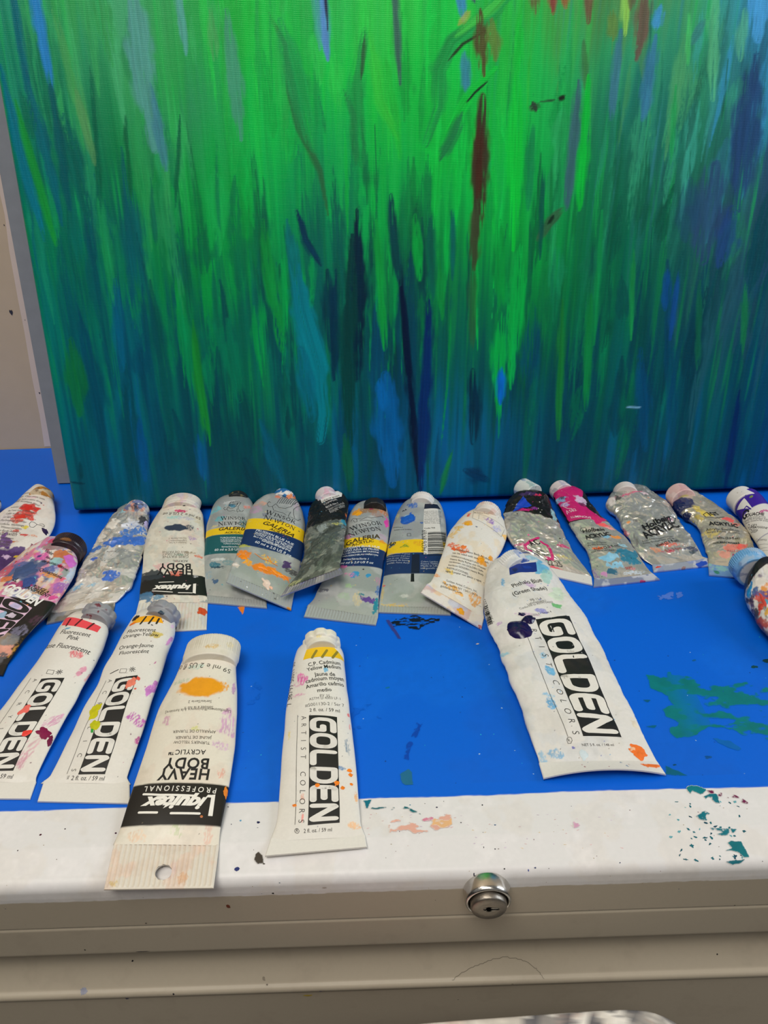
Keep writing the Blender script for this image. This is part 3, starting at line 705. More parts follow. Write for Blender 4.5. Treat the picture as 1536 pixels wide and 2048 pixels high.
# drawers: hooked front lip, shaded finger groove, rounded pull ridge, face below
def drawer(z0, hgt, name='drawer'):
    y0 = 22.2
    pf = [(y0 + 1.0, z0 - .05), (y0 + .12, z0 - .05), (y0, z0 - .16), (y0, z0 - 2.35), (y0 + .06, z0 - 2.5), (y0 + .5, z0 - 2.55), (y0 + 3.0, z0 - 2.7), (y0 + 3.1, z0 - 3.1)]
    pf += [(y0 + 3.1 - 3.05 * t, z0 - 3.1 - 2.85 * (t ** 1.45)) for t in np.linspace(.08, 1, 12)]
    yb, zb = pf[-1]
    pf += [(yb - .22 * math.sin(a) - .06, zb - .28 + .28 * math.cos(a)) for a in np.linspace(.3, math.pi * .75, 8)]
    yb, zb = pf[-1]
    pf += [(yb + .05, zb - .15), (yb + .05, z0 - hgt)]
    pf = np.array(pf)
    xs_ = np.array([-CX + 1, -40, -20, 0, 20, 40, CX - 1.0])
    P = np.stack([np.stack([np.full(len(pf), x), pf[:, 0], pf[:, 1]], -1) for x in xs_], 1)[::-1]
    P = P
    l = np.broadcast_to(xs_[None, :], P.shape[:2]).copy()
    d = np.concatenate([[0], np.cumsum(np.linalg.norm(np.diff(P[:, 3], axis=0), axis=1))]); v = np.broadcast_to(d[:, None], l.shape).copy()
    # refine along for smooth placement of specks
    q = np.arange(0, d[-1], .08); P2 = np.stack([np.stack([np.interp(q, d, P[:, j, k]) for k in range(3)], -1) for j in range(len(xs_))], 1)
    xf = np.concatenate([np.linspace(-CX + 1, -27, 20)[:-1], np.linspace(-27, 27, 600), np.linspace(27, CX - 1, 20)[1:]])
    P3 = np.stack([np.broadcast_to(xf[None, :], (len(q), len(xf))), np.broadcast_to(P2[:, 0, 1][:, None], (len(q), len(xf))), np.broadcast_to(P2[:, 0, 2][:, None], (len(q), len(xf)))], -1)
    D = Surf(P3, np.broadcast_to(xf[None, :], (len(q), len(xf))).copy(), np.broadcast_to(q[:, None], (len(q), len(xf))).copy())
    D.fill(BEIGE, 0, .42); D.grime([(178, 166, 148)], .3, 91, .8, .56)
    return D
D = drawer(-3.7, 12.5)
for x, y, ru, rv, c in [(264, 1923, .05, .05, (24, 22, 26)), (255, 1997, .09, .11, (70, 76, 110)), (346, 1988, .05, .05, (30, 30, 40)), (167, 1983, .22, .2, (150, 152, 168)), (617, 1991, .25, .07, (190, 165, 60)), (641, 1984, .08, .09, (120, 110, 140)), (1434, 1908, .04, .04, (26, 26, 26)), (853, 1876, .06, .06, (20, 22, 26)), (823, 1840, .05, .05, (30, 30, 30)), (702, 1845, .04, .04, (30, 30, 30)), (464, 1873, .03, .03, (60, 60, 60)), (285, 1903, .35, .03, (60, 56, 56)), (528, 1956, .08, .12, (150, 140, 125)), (1025, 1967, .05, .03, (120, 110, 95)), (170, 1900, .04, .06, (60, 60, 60)), (917, 1999, .03, .03, (40, 40, 40)), (535, 1968, .05, .05, (110, 100, 90))]:
    blue_dab(D, x, y, ru, rv, c, 0, int(x), .5)
hair = np.array([(905, 1962), (925, 1944), (950, 1932), (968, 1925), (985, 1918), (1010, 1914), (1040, 1918), (1062, 1930), (1078, 1944), (1087, 1958)], float)
D.strokes([list(map(tuple, pchip(np.arange(10.0), hair, np.linspace(0, 9, 50))))], .018, (104, 98, 88), .03)
o = D.finish(False).build('drawer', M_TOP, cab)
for k in range(1, 4):
    D = drawer(-3.7 - 12.7 * k, 12.5); D.finish(False).build('drawer', M_TOP, cab)
M_BEIGE = plain('beige_cabinet_enamel', rgb(*BEIGE), .45, nscale=200, nstr=.08, vary=.03)
g = Geo(); box(g, (-CX, 25.2, -95), (CX, WY - .3, -.06)); box(g, (-CX, 22.3, -95), (-CX + .9, 25.3, -3.6)); box(g, (CX - .9, 22.3, -95), (CX, 25.3, -3.6)); box(g, (-CX, 22.6, -95), (CX, 25.3, -54.6))
g.build('carcass', M_BEIGE, cab, smooth=False)
# lock
M_CHROME = plain('worn_chrome', np.array([.62, .60, .56]), .22, 1.0, nscale=500, nstr=.1, vary=.15)
M_PLUG = plain('dull_nickel', np.array([.30, .27, .23]), .42, 1.0, nscale=700, nstr=.2, vary=.15)
M_HOLE = plain('dark_keyway', np.array([.02, .018, .015]), .6)
LX, LZ = 4.36, -1.50
def ring(pf, mat, name, parent, na=64):
    g = Geo(); A = np.linspace(0, 2 * math.pi, na, endpoint=False)
    pf = np.array(pf); P = np.stack([np.stack([LX + r * np.cos(A), np.full(na, y), LZ + r * np.sin(A)], -1) for y, r in pf])
    g.grid(P, wrap=True)
    return g.build(name, mat, parent)
lock = ring([(22.3, 1.10), (22.1, 1.15), (21.62, 1.14), (21.48, 1.10), (21.42, 1.02), (21.46, .95), (21.6, .93), (21.7, .93)], M_CHROME, 'lock', cab)
plug = ring([(21.75, .88), (21.36, .87), (21.20, .86), (21.13, .80), (21.13, .46), (21.13, .02)], M_PLUG, 'plug', lock)
g = Geo()
def slot(lines, w, y, col=(.02, .02, .02)):
    V, Tt = stroke_geo(lines, w, .1); g.add(np.stack([LX + V[:, 0], np.full(len(V), y), LZ + V[:, 1]], -1), Tt[:, ::-1])
slot([[(-.22, 0), (.42, 0)]], .14, 21.120); slot([arcpts(-.02, 0, .10, .10, 0, 360, 16)], .16, 21.118)
k = g.build('keyway', M_HOLE, lock); k['label'] = 'dark key slot'
g = Geo()
def slotb(lines, w, y):
    V, Tt = stroke_geo(lines, w, .1); g.add(np.stack([LX + V[:, 0], np.full(len(V), y), LZ + V[:, 1]], -1), Tt[:, ::-1])
slotb([[(.08, .09), (.42, .09)], [(.10, -.09), (.30, -.09)], [(-.24, .08), (-.16, .08)]], .028, 21.112); slotb([arcpts(-.02, -.04, .13, .12, 200, 340, 8)], .05, 21.112)
k = g.build('keyway_edge', M_CHROME, lock)

# ------------------------------------------------------------------ leaning boards and the painting
LEAN = math.radians(12.0); sl, cl = math.sin(LEAN), math.cos(LEAN)
M_GREY = plain('grey_primed_board', rgb(130, 135, 143), .6, nscale=90, nstr=.3, vary=.12)
b = unp(116, 969, 0)
g = Geo()
le = math.radians(11.4)
def slab(g, x0, x1, yb, zb, ang, H, th):
    f = np.array([0, math.sin(ang), math.cos(ang)]); n = np.array([0, math.cos(ang), -math.sin(ang)])
    p = np.array([0, yb, zb]); X0 = np.array([x0, 0, 0]); X1 = np.array([x1, 0, 0])
    V = [p + X0, p + X1, p + X1 + n * th, p + X0 + n * th]; V = V + [q + f * H for q in V]
    g.add(V, [[0, 3, 2, 1], [4, 5, 6, 7], [0, 1, 5, 4], [1, 2, 6, 5], [2, 3, 7, 6], [3, 0, 4, 7]])
slab(g, b[0], b[0] + 70, b[1], .12, le, 34, .6)
o = g.build('grey_board', M_GREY, smooth=False, loc=(b[0] + 35, b[1], 0)); o['label'] = 'grey board leaning behind the green painting, only its left edge showing'; o['category'] = 'board'

# the painting, on canvas coordinates s (across) and t (up); sketched over its visible part
CW, CH, CT = 76.0, 58.0, 2.0
zb = CT * sl + .06; c0 = unp(142, 1031, zb); CX0 = c0[0]; CY0 = unp(780, 1003, zb)[1]
ss = np.concatenate([np.arange(0, 59, .085), np.linspace(59, CW, 12)]); tt = np.concatenate([np.arange(0, 37, .085), np.linspace(37, CH, 14)])
SS, TT = np.meshgrid(ss, tt)
rad = .45
def edge(d): d = np.clip(d, 0, rad); return rad - np.sqrt(rad**2 - (rad - d)**2)
dep = edge(SS) + edge(CW - SS) + edge(TT) + edge(CH - TT)
P = np.stack([CX0 + SS, CY0 + TT * sl + dep * cl, zb + TT * cl - dep * sl], -1)
PX, PY = proj(P.reshape(-1, 3)); PX = PX.reshape(SS.shape); PY = PY.reshape(SS.shape)
GRID = """
40,150,110 60,175,85 80,175,110 50,180,75 10,200,60 40,200,80 50,215,70 0,215,70 50,190,60 90,165,80 110,155,85 80,190,120 70,160,200
15,140,95 45,160,100 70,172,95 40,180,78 0,195,70 0,212,70 10,205,62 0,215,70 5,205,70 50,180,95 65,170,115 60,165,112 55,130,150
0,120,100 15,130,85 40,158,85 50,162,92 0,195,70 0,185,80 0,198,70 0,205,62 0,210,70 35,150,90 35,130,110 40,138,100 50,90,115
0,138,70 0,112,90 10,140,70 10,165,70 0,185,70 0,150,85 0,185,72 0,195,70 0,192,70 15,140,80 28,112,90 38,112,85 50,76,112
0,112,108 0,115,78 0,105,85 0,140,65 0,172,62 0,110,80 0,130,70 0,150,62 0,178,62 0,125,70 0,110,74 38,86,95 30,78,90
0,112,112 0,115,90 0,95,100 0,120,75 0,105,80 0,100,85 0,62,62 0,102,70 0,126,60 0,118,62 0,86,80 22,76,80 0,84,88
0,108,108 0,106,94 0,94,104 0,95,80 0,108,76 0,104,90 0,60,72 0,90,82 0,82,62 0,98,70 0,80,80 0,80,80 0,84,106
0,100,100 0,100,100 0,82,104 0,72,80 0,76,72 0,84,94 0,62,72 0,94,128 0,80,106 0,76,76 0,70,86 0,74,80 0,70,112
0,88,86 0,85,85 0,76,86 0,70,84 0,66,76 0,74,90 0,70,98 0,82,112 0,62,82 0,62,76 0,64,86 0,60,80 0,70,108
"""
GC = np.array([[[float(v) for v in q.split(',')] for q in r.split()] for r in GRID.strip().split('\n')]); GL = lin(GC)
def samp(x, y):
    x = np.clip(x / 128, 0, 11.999); y = np.clip(y / 128, 0, 7.999); i = y.astype(int); j = x.astype(int); a = (x - j)[..., None]; b_ = (y - i)[..., None]
    return (GL[i, j] * (1 - a) + GL[i, j + 1] * a) * (1 - b_) + (GL[i + 1, j] * (1 - a) + GL[i + 1, j + 1] * a) * b_
YC = 4300.
Qf = (PX - 768) / (YC - PY) * (YC - 512) + 768           # brush strokes fan out from below
n1 = fbm(Qf / 26, PY / 620, 3, 3) - .5; n2 = fbm(Qf / 8, PY / 420, 5, 3) - .5; n3 = fbm(Qf / 3.2, PY / 300, 7, 3) - .5
c = samp(PX + 70 * (fbm(Qf / 60, PY / 500, 11, 2) - .5), PY + 260 * n1 + 150 * n2 + 50 * n3)
br = fbm(Qf / 5, PY / 520, 13, 4) - .5; br2 = fbm(Qf / 18, PY / 700, 15, 3) - .5
c = c * (1 + .30 * br + .40 * br2)[..., None]
low = sstep(380, 760, PY)
def over(c, m, col): return c * (1 - m[..., None]) + lin(col) * m[..., None]
c = over(c, sstep(.55, .72, fbm(Qf / 16, PY / 420, 23, 3)) * low * .55, (0, 62, 76))
c = over(c, sstep(.58, .74, fbm(Qf / 22, PY / 300, 25, 3)) * sstep(640, 900, PY) * .5, (0, 92, 140))
c = over(c, sstep(.60, .76, fbm(Qf / 11, PY / 300, 27, 3)) * sstep(330, 560, PY) * (1 - sstep(760, 900, PY)) * .5, (15, 140, 65))
c = over(c, sstep(.60, .78, fbm(Qf / 9, PY / 380, 29, 3)) * (1 - sstep(380, 620, PY)) * .45, (30, 205, 80))
c = over(c, sstep(.62, .78, fbm(Qf / 12, PY / 330, 31, 3)) * (1 - sstep(330, 560, PY)) * sstep(900, 1200, PX) * .5, (70, 150, 150))
def brush(pts, w, col, op=.9, dry=.30, taper=(.3, .2), seed=0, p0=.25):
    global c
    pts = np.array(pts, float); lo = pts.min(0) - 3 * max(np.atleast_1d(w)) - 8; hi = pts.max(0) + 3 * max(np.atleast_1d(w)) + 8
    J = np.where((PX > lo[0]) & (PX < hi[0]) & (PY > lo[1]) & (PY < hi[1]))
    if len(J[0]) == 0: return
    x, y = PX[J], PY[J]; best = np.full(len(x), 1e9); bt = np.zeros(len(x)); bs_ = np.zeros(len(x))
    L = np.concatenate([[0], np.cumsum(np.hypot(*np.diff(pts, axis=0).T))])
    for k, (a, b_) in enumerate(zip(pts[:-1], pts[1:])):
        d = b_ - a; q = d @ d; t = np.clip(((x - a[0]) * d[0] + (y - a[1]) * d[1]) / q, 0, 1)
        ds = np.hypot(x - a[0] - t * d[0], y - a[1] - t * d[1]); sg = np.sign((x - a[0]) * d[1] - (y - a[1]) * d[0])
        u = ds < best; best[u] = ds[u]; bt[u] = (L[k] + t[u] * (L[k + 1] - L[k])) / L[-1]; bs_[u] = (ds * sg)[u]
    fi = np.minimum(bt / max(taper[0], 1e-3), (1 - bt) / max(taper[1], 1e-3))
    ww = w * (p0 + (1 - p0) * np.clip(fi, 0, 1) ** .8) * (1 + 1.3 * (fbm(bs_ / max(5, w * .6) + seed, y / 45, seed + 2, 3) - .5))
    soft = min(.55, 2.2 / w + .25)
    m = 1 - sstep(1 - soft, 1 + soft, best / ww)
    th = dry + .34 * (1 - np.clip(fi, 0, 1))
    m = m * sstep(th - .16, th + .16, fbm(bs_ / 2.2 + seed * 3, bt * L[-1] / 110, seed + 4, 3) + .10)
    cc = lin(col)[None, :] * (1 + .5 * (fbm(bs_ / 3, bt * 4, seed + 6, 2) - .5))[:, None]
    m = (m * op)[:, None]; c[J] = c[J] * (1 - m) + cc * m
B = brush
STROKES = [
 ([(265, 0), (285, 150), (310, 300)], 24, (105, 165, 150), .7), ([(300, 170), (320, 260), (332, 340)], 12, (80, 140, 150), .7),
 ([(355, 0), (372, 110)], 8, (100, 175, 150), .8), ([(452, 20), (468, 150), (482, 280)], 16, (84, 160, 122), .7), ([(420, 20), (430, 120)], 12, (90, 175, 90), .6),
 ([(66, 0), (85, 80), (105, 180)], 11, (44, 135, 190), .9), ([(22, 0), (40, 90), (60, 200)], 8, (0, 110, 112), .9), ([(45, 130), (80, 260), (125, 450)], 13, (0, 105, 112), .8),
 ([(100, 170), (120, 280), (140, 420)], 13, (0, 92, 92), .8), ([(125, 230), (150, 320), (175, 430)], 18, (0, 104, 86), .8), ([(0, 130), (40, 300), (90, 480)], 10, (0, 120, 132), .8),
 ([(5, 240), (30, 400), (62, 620), (100, 850)], 12, (0, 124, 140), .8), ([(30, 200), (70, 340), (112, 490)], 8, (24, 155, 55), .8), ([(180, 130), (192, 280), (202, 430)], 6, (0, 108, 72), .8),
 ([(250, 230), (262, 400)], 5, (0, 108, 62), .8), ([(360, 230), (350, 420)], 4, (0, 110, 66), .8), ([(105, 20), (140, 140), (185, 300)], 10, (90, 170, 85), .5), ([(150, 180), (190, 330)], 9, (110, 160, 90), .5),
 ([(640, 0), (648, 60), (656, 120)], 10, (105, 155, 205), .95), ([(648, 0), (656, 62)], 3, (40, 40, 74), .9), ([(628, 0), (640, 100)], 8, (80, 180, 150), .6),
 ([(535, 20), (572, 90), (580, 180), (600, 260), (640, 340), (656, 430)], 7, (50, 110, 60), .75), ([(560, 40), (590, 150), (625, 300)], 22, (20, 165, 80), .6),
 ([(788, 0), (795, 80), (800, 170)], 7, (70, 110, 92), .85), ([(730, 60), (712, 180), (724, 330)], 15, (20, 150, 70), .65), ([(729, 70), (722, 160)], 4, (50, 100, 56), .8),
 ([(690, 180), (705, 230), (712, 330)], 8, (30, 140, 70), .7), ([(770, 120), (790, 250), (800, 320)], 14, (30, 205, 60), .7), ([(740, 60), (760, 200), (795, 280)], 10, (60, 215, 60), .6),
 ([(920, 0), (928, 40)], 13, (70, 150, 190), .8), ([(928, 100), (934, 190)], 9, (70, 140, 170), .7), ([(938, 0), (950, 8)], 6, (70, 30, 100), .8),
 ([(1050, 0), (975, 32), (905, 85), (880, 140), (878, 215), (852, 290)], 20, (20, 168, 72), .85), ([(1045, 0), (970, 28), (912, 72)], 12, (70, 205, 72), .9), ([(970, 62), (925, 88), (896, 122)], 3, (30, 70, 30), .9), ([(916, 50), (940, 20)], 6, (190, 190, 80), .7),
 ([(992, 135), (945, 180), (915, 230), (885, 290)], 13, (0, 208, 62), .95), ([(976, 162), (950, 185), (932, 206)], 3, (10, 54, 30), .95), ([(925, 225), (905, 275), (880, 320)], 9, (30, 120, 70), .7),
 ([(960, 20), (966, 150)], 15, (100, 82, 40), .85), ([(982, 40), (990, 120)], 16, (130, 125, 55), .6), ([(966, 190), (962, 330), (952, 470)], 19, (72, 62, 38), .95), ([(960, 240), (955, 400)], 8, (86, 40, 24), .8), ([(952, 400), (948, 540)], 10, (74, 74, 44), .85), ([(946, 520), (944, 700)], 8, (50, 96, 54), .6),
 ([(1070, 0), (1072, 28)], 14, (130, 90, 60), .7), ([(1102, 0), (1106, 28)], 8, (170, 70, 60), .85), ([(1128, 0), (1131, 16)], 8, (190, 110, 60), .8), ([(1180, 0), (1176, 45)], 12, (140, 92, 66), .8), ([(1168, 80), (1170, 180)], 7, (80, 120, 70), .6),
 ([(1292, 0), (1284, 60), (1272, 120)], 15, (140, 88, 76), .75), ([(1256, 0), (1250, 70)], 9, (180, 225, 90), .8), ([(1225, 20), (1225, 80)], 10, (130, 150, 60), .6), ([(1270, 0), (1262, 20)], 10, (120, 100, 70), .7),
 ([(1322, 10), (1312, 60)], 9, (84, 165, 210), .8), ([(1525, 0), (1515, 80)], 26, (92, 178, 226), .85), ([(1490, 20), (1480, 120)], 12, (110, 200, 150), .6), ([(1312, 70), (1300, 150), (1285, 240)], 11, (74, 135, 170), .65), ([(1242, 60), (1232, 150), (1222, 240)], 9, (80, 130, 152), .65),
 ([(1410, 40), (1380, 90)], 9, (70, 140, 130), .6), ([(1430, 0), (1425, 200)], 14, (120, 215, 140), .5), ([(1378, 20), (1376, 130)], 5, (90, 215, 110), .7), ([(1352, 170), (1340, 330)], 5, (40, 180, 90), .7),
 ([(1510, 110), (1495, 220), (1475, 420)], 32, (44, 74, 118), .75), ([(1430, 330), (1405, 520)], 38, (56, 74, 118), .55), ([(1465, 420), (1440, 530)], 26, (40, 76, 130), .6), ([(1380, 360), (1370, 480)], 26, (38, 84, 108), .5),
 ([(1158, 160), (1150, 260), (1132, 420)], 10, (70, 112, 112), .85), ([(1178, 150), (1170, 260), (1158, 420)], 10, (0, 205, 62), .9), ([(1034, 140), (1030, 300), (1026, 500)], 17, (0, 214, 60), .85), ([(1040, 30), (1036, 150)], 10, (0, 214, 60), .7),
 ([(1066, 205), (1072, 222)], 8, (56, 76, 52), .9), ([(1116, 200), (1130, 192)], 5, (24, 40, 24), .95), ([(1080, 204), (1110, 200)], 2, (40, 90, 50), .8), ([(1124, 418), (1098, 445), (1075, 480)], 10, (64, 104, 64), .75), ([(1108, 430), (1096, 448)], 3, (20, 50, 30), .9),
 ([(1088, 330), (1080, 520)], 5, (0, 92, 72), .8), ([(1066, 250), (1056, 420)], 9, (10, 130, 78), .6),
 ([(716, 420), (715, 600), (714, 760)], 19, (0, 42, 58), .95), ([(704, 470), (695, 700), (700, 890)], 17, (0, 64, 58), .9), ([(800, 530), (812, 680), (838, 980)], 8, (0, 24, 50), .95), ([(782, 390), (788, 480), (800, 570)], 9, (0, 72, 70), .9),
 ([(858, 600), (852, 760), (842, 980)], 11, (0, 40, 92), .85), ([(946, 740), (946, 885)], 15, (0, 44, 62), .85), ([(594, 420), (612, 480), (642, 530)], 8, (0, 58, 78), .9), ([(655, 540), (662, 700)], 14, (0, 58, 70), .8), ([(670, 540), (668, 760)], 9, (0, 50, 70), .8),
 ([(585, 480), (605, 620), (640, 740), (648, 830), (640, 880)], 22, (0, 124, 130), .85, .22), ([(575, 440), (590, 560)], 12, (0, 120, 110), .8), ([(600, 700), (625, 840)], 20, (0, 106, 120), .7),
 ([(770, 750), (775, 860), (785, 970)], 27, (0, 94, 150), .7), ([(1003, 735), (1001, 810)], 7, (0, 104, 184), .9), ([(760, 760), (766, 820)], 10, (0, 100, 160), .7),
 ([(525, 440), (540, 560), (565, 700)], 14, (10, 150, 60), .8), ([(385, 640), (398, 760), (418, 890)], 9, (22, 134, 44), .8), ([(752, 440), (760, 560), (770, 700)], 9, (10, 160, 62), .85), ([(140, 680), (150, 760), (160, 830)], 26, (14, 112, 46), .6),
 ([(1204, 420), (1196, 560), (1188, 690)], 5, (10, 150, 74), .8), ([(1268, 500), (1262, 680)], 5, (24, 146, 72), .85), ([(1124, 600), (1116, 880)], 7, (24, 124, 50), .8), ([(1182, 590), (1172, 820)], 8, (10, 134, 60), .75), ([(1492, 560), (1486, 710)], 6, (24, 124, 70), .8),
 ([(1000, 440), (1002, 620)], 10, (0, 160, 60), .7), ([(880, 520), (884, 640)], 8, (10, 150, 60), .7), ([(830, 430), (840, 560)], 12, (0, 175, 62), .7), ([(860, 430), (866, 600)], 7, (0, 100, 76), .8), ([(905, 420), (905, 560)], 5, (0, 104, 90), .8),
 ([(300, 560), (330, 760), (345, 880)], 10, (0, 76, 74), .6), ([(440, 560), (470, 740), (510, 900)], 9, (0, 70, 70), .7), ([(455, 640), (480, 800)], 16, (0, 124, 80), .6), ([(345, 820), (400, 1000)], 12, (0, 66, 76), .6), ([(230, 560), (245, 740)], 14, (0, 92, 118), .6), ([(280, 840), (290, 960)], 12, (0, 78, 122), .7),
 ([(520, 840), (570, 980)], 14, (0, 92, 112), .6), ([(490, 920), (520, 1000)], 18, (0, 60, 70), .7), ([(395, 870), (410, 960)], 9, (0, 84, 130), .7), ([(1335, 520), (1340, 700), (1345, 900)], 10, (0, 70, 96), .6), ([(1280, 700), (1290, 900)], 16, (0, 76, 110), .6), ([(1480, 780), (1450, 980)], 7, (0, 40, 84), .85), ([(1400, 560), (1395, 740)], 6, (16, 106, 66), .6), ([(1358, 540), (1340, 680)], 6, (16, 78, 140), .7), ([(1335, 540), (1330, 620)], 8, (10, 80, 140), .6),
 ([(930, 940), (975, 960)], 16, (0, 50, 80), .8), ([(905, 900), (880, 990)], 5, (20, 120, 60), .8), ([(690, 870), (700, 980)], 12, (10, 90, 60), .7), ([(1250, 814), (1284, 815)], 1.5, (130, 170, 190), .9), ([(140, 964), (170, 968)], 2, (0, 50, 60), .8), ([(160, 925), (163, 960)], 5, (0, 60, 66), .7),
]
rb = random.Random(77)
def tone(x, y, k):
    v = samp(np.array([float(x)]), np.array([float(y)]))[0] * k
    return tuple(np.clip(np.where(v <= .0031308, v * 12.92, 1.055 * np.maximum(v, 1e-6) ** (1 / 2.4) - .055), 0, 1) * 255)
def fan(x, y, y2): return 768 + (x - 768) * (YC - y2) / (YC - y)
for i in range(620):                                     # reeds: dark blades rising out of the depths, bright ones hanging down
    x = rb.uniform(-60, 1600); up = rb.random() < .62
    L = rb.uniform(90, 330); w = rb.choice([3, 5, 7, 9, 12, 17, 24])
    if up:
        y0 = rb.uniform(180, 1000); y1 = y0 - L; cy = y0 + rb.uniform(20, 150); k = rb.uniform(.7, 1.05)
    else:
        y0 = rb.uniform(-100, 780); y1 = y0 + L; cy = y0 - rb.uniform(0, 130); k = rb.uniform(.9, 1.2)
    if y1 < 260 and up and rb.random() < .6: continue
    cc_ = tone(x + rb.uniform(-70, 70), max(0, min(1023, cy)), k); bend = rb.uniform(-14, 14)
    xt = fan(x, y0, y1); xm = fan(x, y0, (y0 + y1) / 2)
    B([(xt + bend, y1), (xm + bend * .2, (y0 + y1) / 2), (x, y0)], w, cc_, rb.uniform(.45, .85), rb.uniform(.2, .36), (.75, .35), i + 100, .04)
for i, q in enumerate(STROKES):
    if q[0][0][1] == 0: q[0][0] = (q[0][0][0] - (q[0][1][0] - q[0][0][0]) * .3, -70)
    q = (q[0], q[1], q[2], min(1, q[3] + .12)) + tuple(q[4:])
    B(q[0], q[1], q[2], q[3], q[4] if len(q) > 4 else .19, (.5, .5) if q[1] >= 12 else (.3, .25), seed=i, p0=.3)
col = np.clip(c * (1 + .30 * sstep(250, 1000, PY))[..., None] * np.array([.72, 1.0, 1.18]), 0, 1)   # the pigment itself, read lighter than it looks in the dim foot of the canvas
hgt = .5 + .9 * br + .5 * n2 + .35 * n3
paint = empty('painting', (CX0 + CW / 2, CY0 + CT, 0), 'large stretched canvas painted with green and blue reeds, leaning behind the tubes', 'painting')
g = Geo(); g.grid(P, col.reshape(-1, 3), hgt.ravel(), .42)
# painted sides: turn the edge colours back over the stretcher
nb = np.array([0, cl, -sl])
def side(line, cols, k=5):
    d = np.linspace(0, CT - .45, k)[:, None, None]; g.grid(line[None] + d * nb, np.tile(cols, (k, 1)) * .95, .5, .5)
side(P[0], col[0]); side(P[-1][::-1], col[-1][::-1]); side(P[:, 0][::-1], col[:, 0][::-1]); side(P[:, -1], col[:, -1])
m, n, b_ = nodes('acrylic_on_canvas')
a = attr(n, 'Col'); n.links.new(a.outputs['Color'], b_.inputs['Base Color'])
tcn = n.nodes.new('ShaderNodeTexCoord')
rot = n.nodes.new('ShaderNodeMapping'); rot.inputs['Rotation'].default_value = (LEAN, 0, 0); n.links.new(tcn.outputs['Object'], rot.inputs['Vector'])
w1 = n.nodes.new('ShaderNodeTexWave'); w1.bands_direction = 'X'; w2 = n.nodes.new('ShaderNodeTexWave'); w2.bands_direction = 'Z'
for w in (w1, w2):
    w.inputs['Scale'].default_value = 1 / .0011 / 3.18 ; w.inputs['Distortion'].default_value = 2.5; w.inputs['Detail'].default_value = 1; w.inputs['Detail Scale'].default_value = .5
    n.links.new(rot.outputs[0], w.inputs['Vector'])
ad = n.nodes.new('ShaderNodeMath'); ad.operation = 'MULTIPLY'; n.links.new(w1.outputs['Fac'], ad.inputs[0]); n.links.new(w2.outputs['Fac'], ad.inputs[1])
hs = n.nodes.new('ShaderNodeMath'); hs.operation = 'MULTIPLY_ADD'; hs.inputs[1].default_value = 1.6; n.links.new(attr(n, 'Met').outputs['Fac'], hs.inputs[0]); n.links.new(ad.outputs[0], hs.inputs[2])
nz = noise(n, 260, 4, rot.outputs[0]); h2 = n.nodes.new('ShaderNodeMath'); h2.operation = 'ADD'; n.links.new(hs.outputs[0], h2.inputs[0]); n.links.new(nz.outputs['Fac'], h2.inputs[1])
bump(n, b_, h2.outputs[0], .36, .0003)
b_.inputs['Roughness'].default_value = .34; b_.inputs['Specular IOR Level'].default_value = .28
o = g.build('canvas', m, paint)
M_WOOD = plain('pine_stretcher', rgb(196, 164, 118), .6, nscale=40)
g = Geo()
def bar(s0, s1, t0, t1):
    q = []
    for d in (.5, CT):
        for (s_, t_) in ((s0, t0), (s1, t0), (s1, t1), (s0, t1)):
            q.append((CX0 + s_, CY0 + t_ * sl + d * cl, zb + t_ * cl - d * sl))
    g.add(q, [[0, 1, 2, 3], [7, 6, 5, 4], [0, 4, 5, 1], [1, 5, 6, 2], [2, 6, 7, 3], [3, 7, 4, 0]])
bar(.1, 4, .1, CH - .1); bar(CW - 4, CW - .1, .1, CH - .1); bar(4, CW - 4, .1, 4); bar(4, CW - 4, CH - 4, CH - .1)
g.build('stretcher_frame', M_WOOD, paint, smooth=False)

# ------------------------------------------------------------------ paint-smeared stool seat below the cabinet edge
ZS = -6.0
st = empty('work_stool', (6, 10, -95), 'paint-smeared pale seat edge standing close in front of the drawers', 'stool')
far = [unp(*p, ZS) for p in [(640, 2066), (770, 2052), (850, 2043), (1050, 2028), (1180, 2019), (1240, 2016), (1290, 2018), (1330, 2030), (1365, 2052)]]
near = [(15.5, 12), (14.5, 6), (10, 2), (4, 1), (-3, 3), (-6, 8), (-6.5, 13)]
ol = [(p[0], p[1]) for p in far] + near
from_pts = np.array(ol); nn_ = 160
dd = np.concatenate([[0], np.cumsum(np.hypot(*np.diff(np.vstack([from_pts, from_pts[:1]]), axis=0).T))])
q = np.linspace(0, dd[-1], nn_, endpoint=False); cl_ = np.vstack([from_pts, from_pts[:1]])
O = pchip(dd, cl_, q); cen = np.array([4.5, 10.0])
rows = []
for k, zz in [(t, 0) for t in np.linspace(.02, .97, 90)] + [(.985, -.03), (.997, -.12), (1, -.3), (1, -1.2), (.99, -1.5), (.9, -1.55), (.05, -1.55)]:
    rows.append(np.column_stack([cen + (O - cen) * k, np.full(nn_, ZS + zz)]))
P = np.array(rows)[:, ::-1]
SEAT = Surf(P, P[..., 0].copy(), P[..., 1].copy()); SEAT.fill((222, 216, 204), 0, .5)
SEAT.grime([(120, 118, 118), (150, 146, 140), (236, 232, 222), (96, 96, 100)], .9, 44, 1.1, .47)
mm = (P[..., 0] < 5.6); SEAT.mix(mm * .75, (226, 218, 204)); SEAT.grime([(226, 190, 170)], .35, 47, 1.2, .6)
SEAT.mix((P[..., 0] < 1.0) * sstep(.45, .6, fbm(P[..., 0], P[..., 1], 5)), (190, 70, 90))
g = Geo(); g.grid(P, SEAT.col.reshape(-1, 3), 0.0, .5, wrap=True)
V, Tt = stroke_geo([[(5.25, 18.05), (5.3, 18.1)]], .12, .1)
g.add(np.column_stack([V, np.full(len(V), ZS + .02)]), Tt, rgb(50, 50, 150))
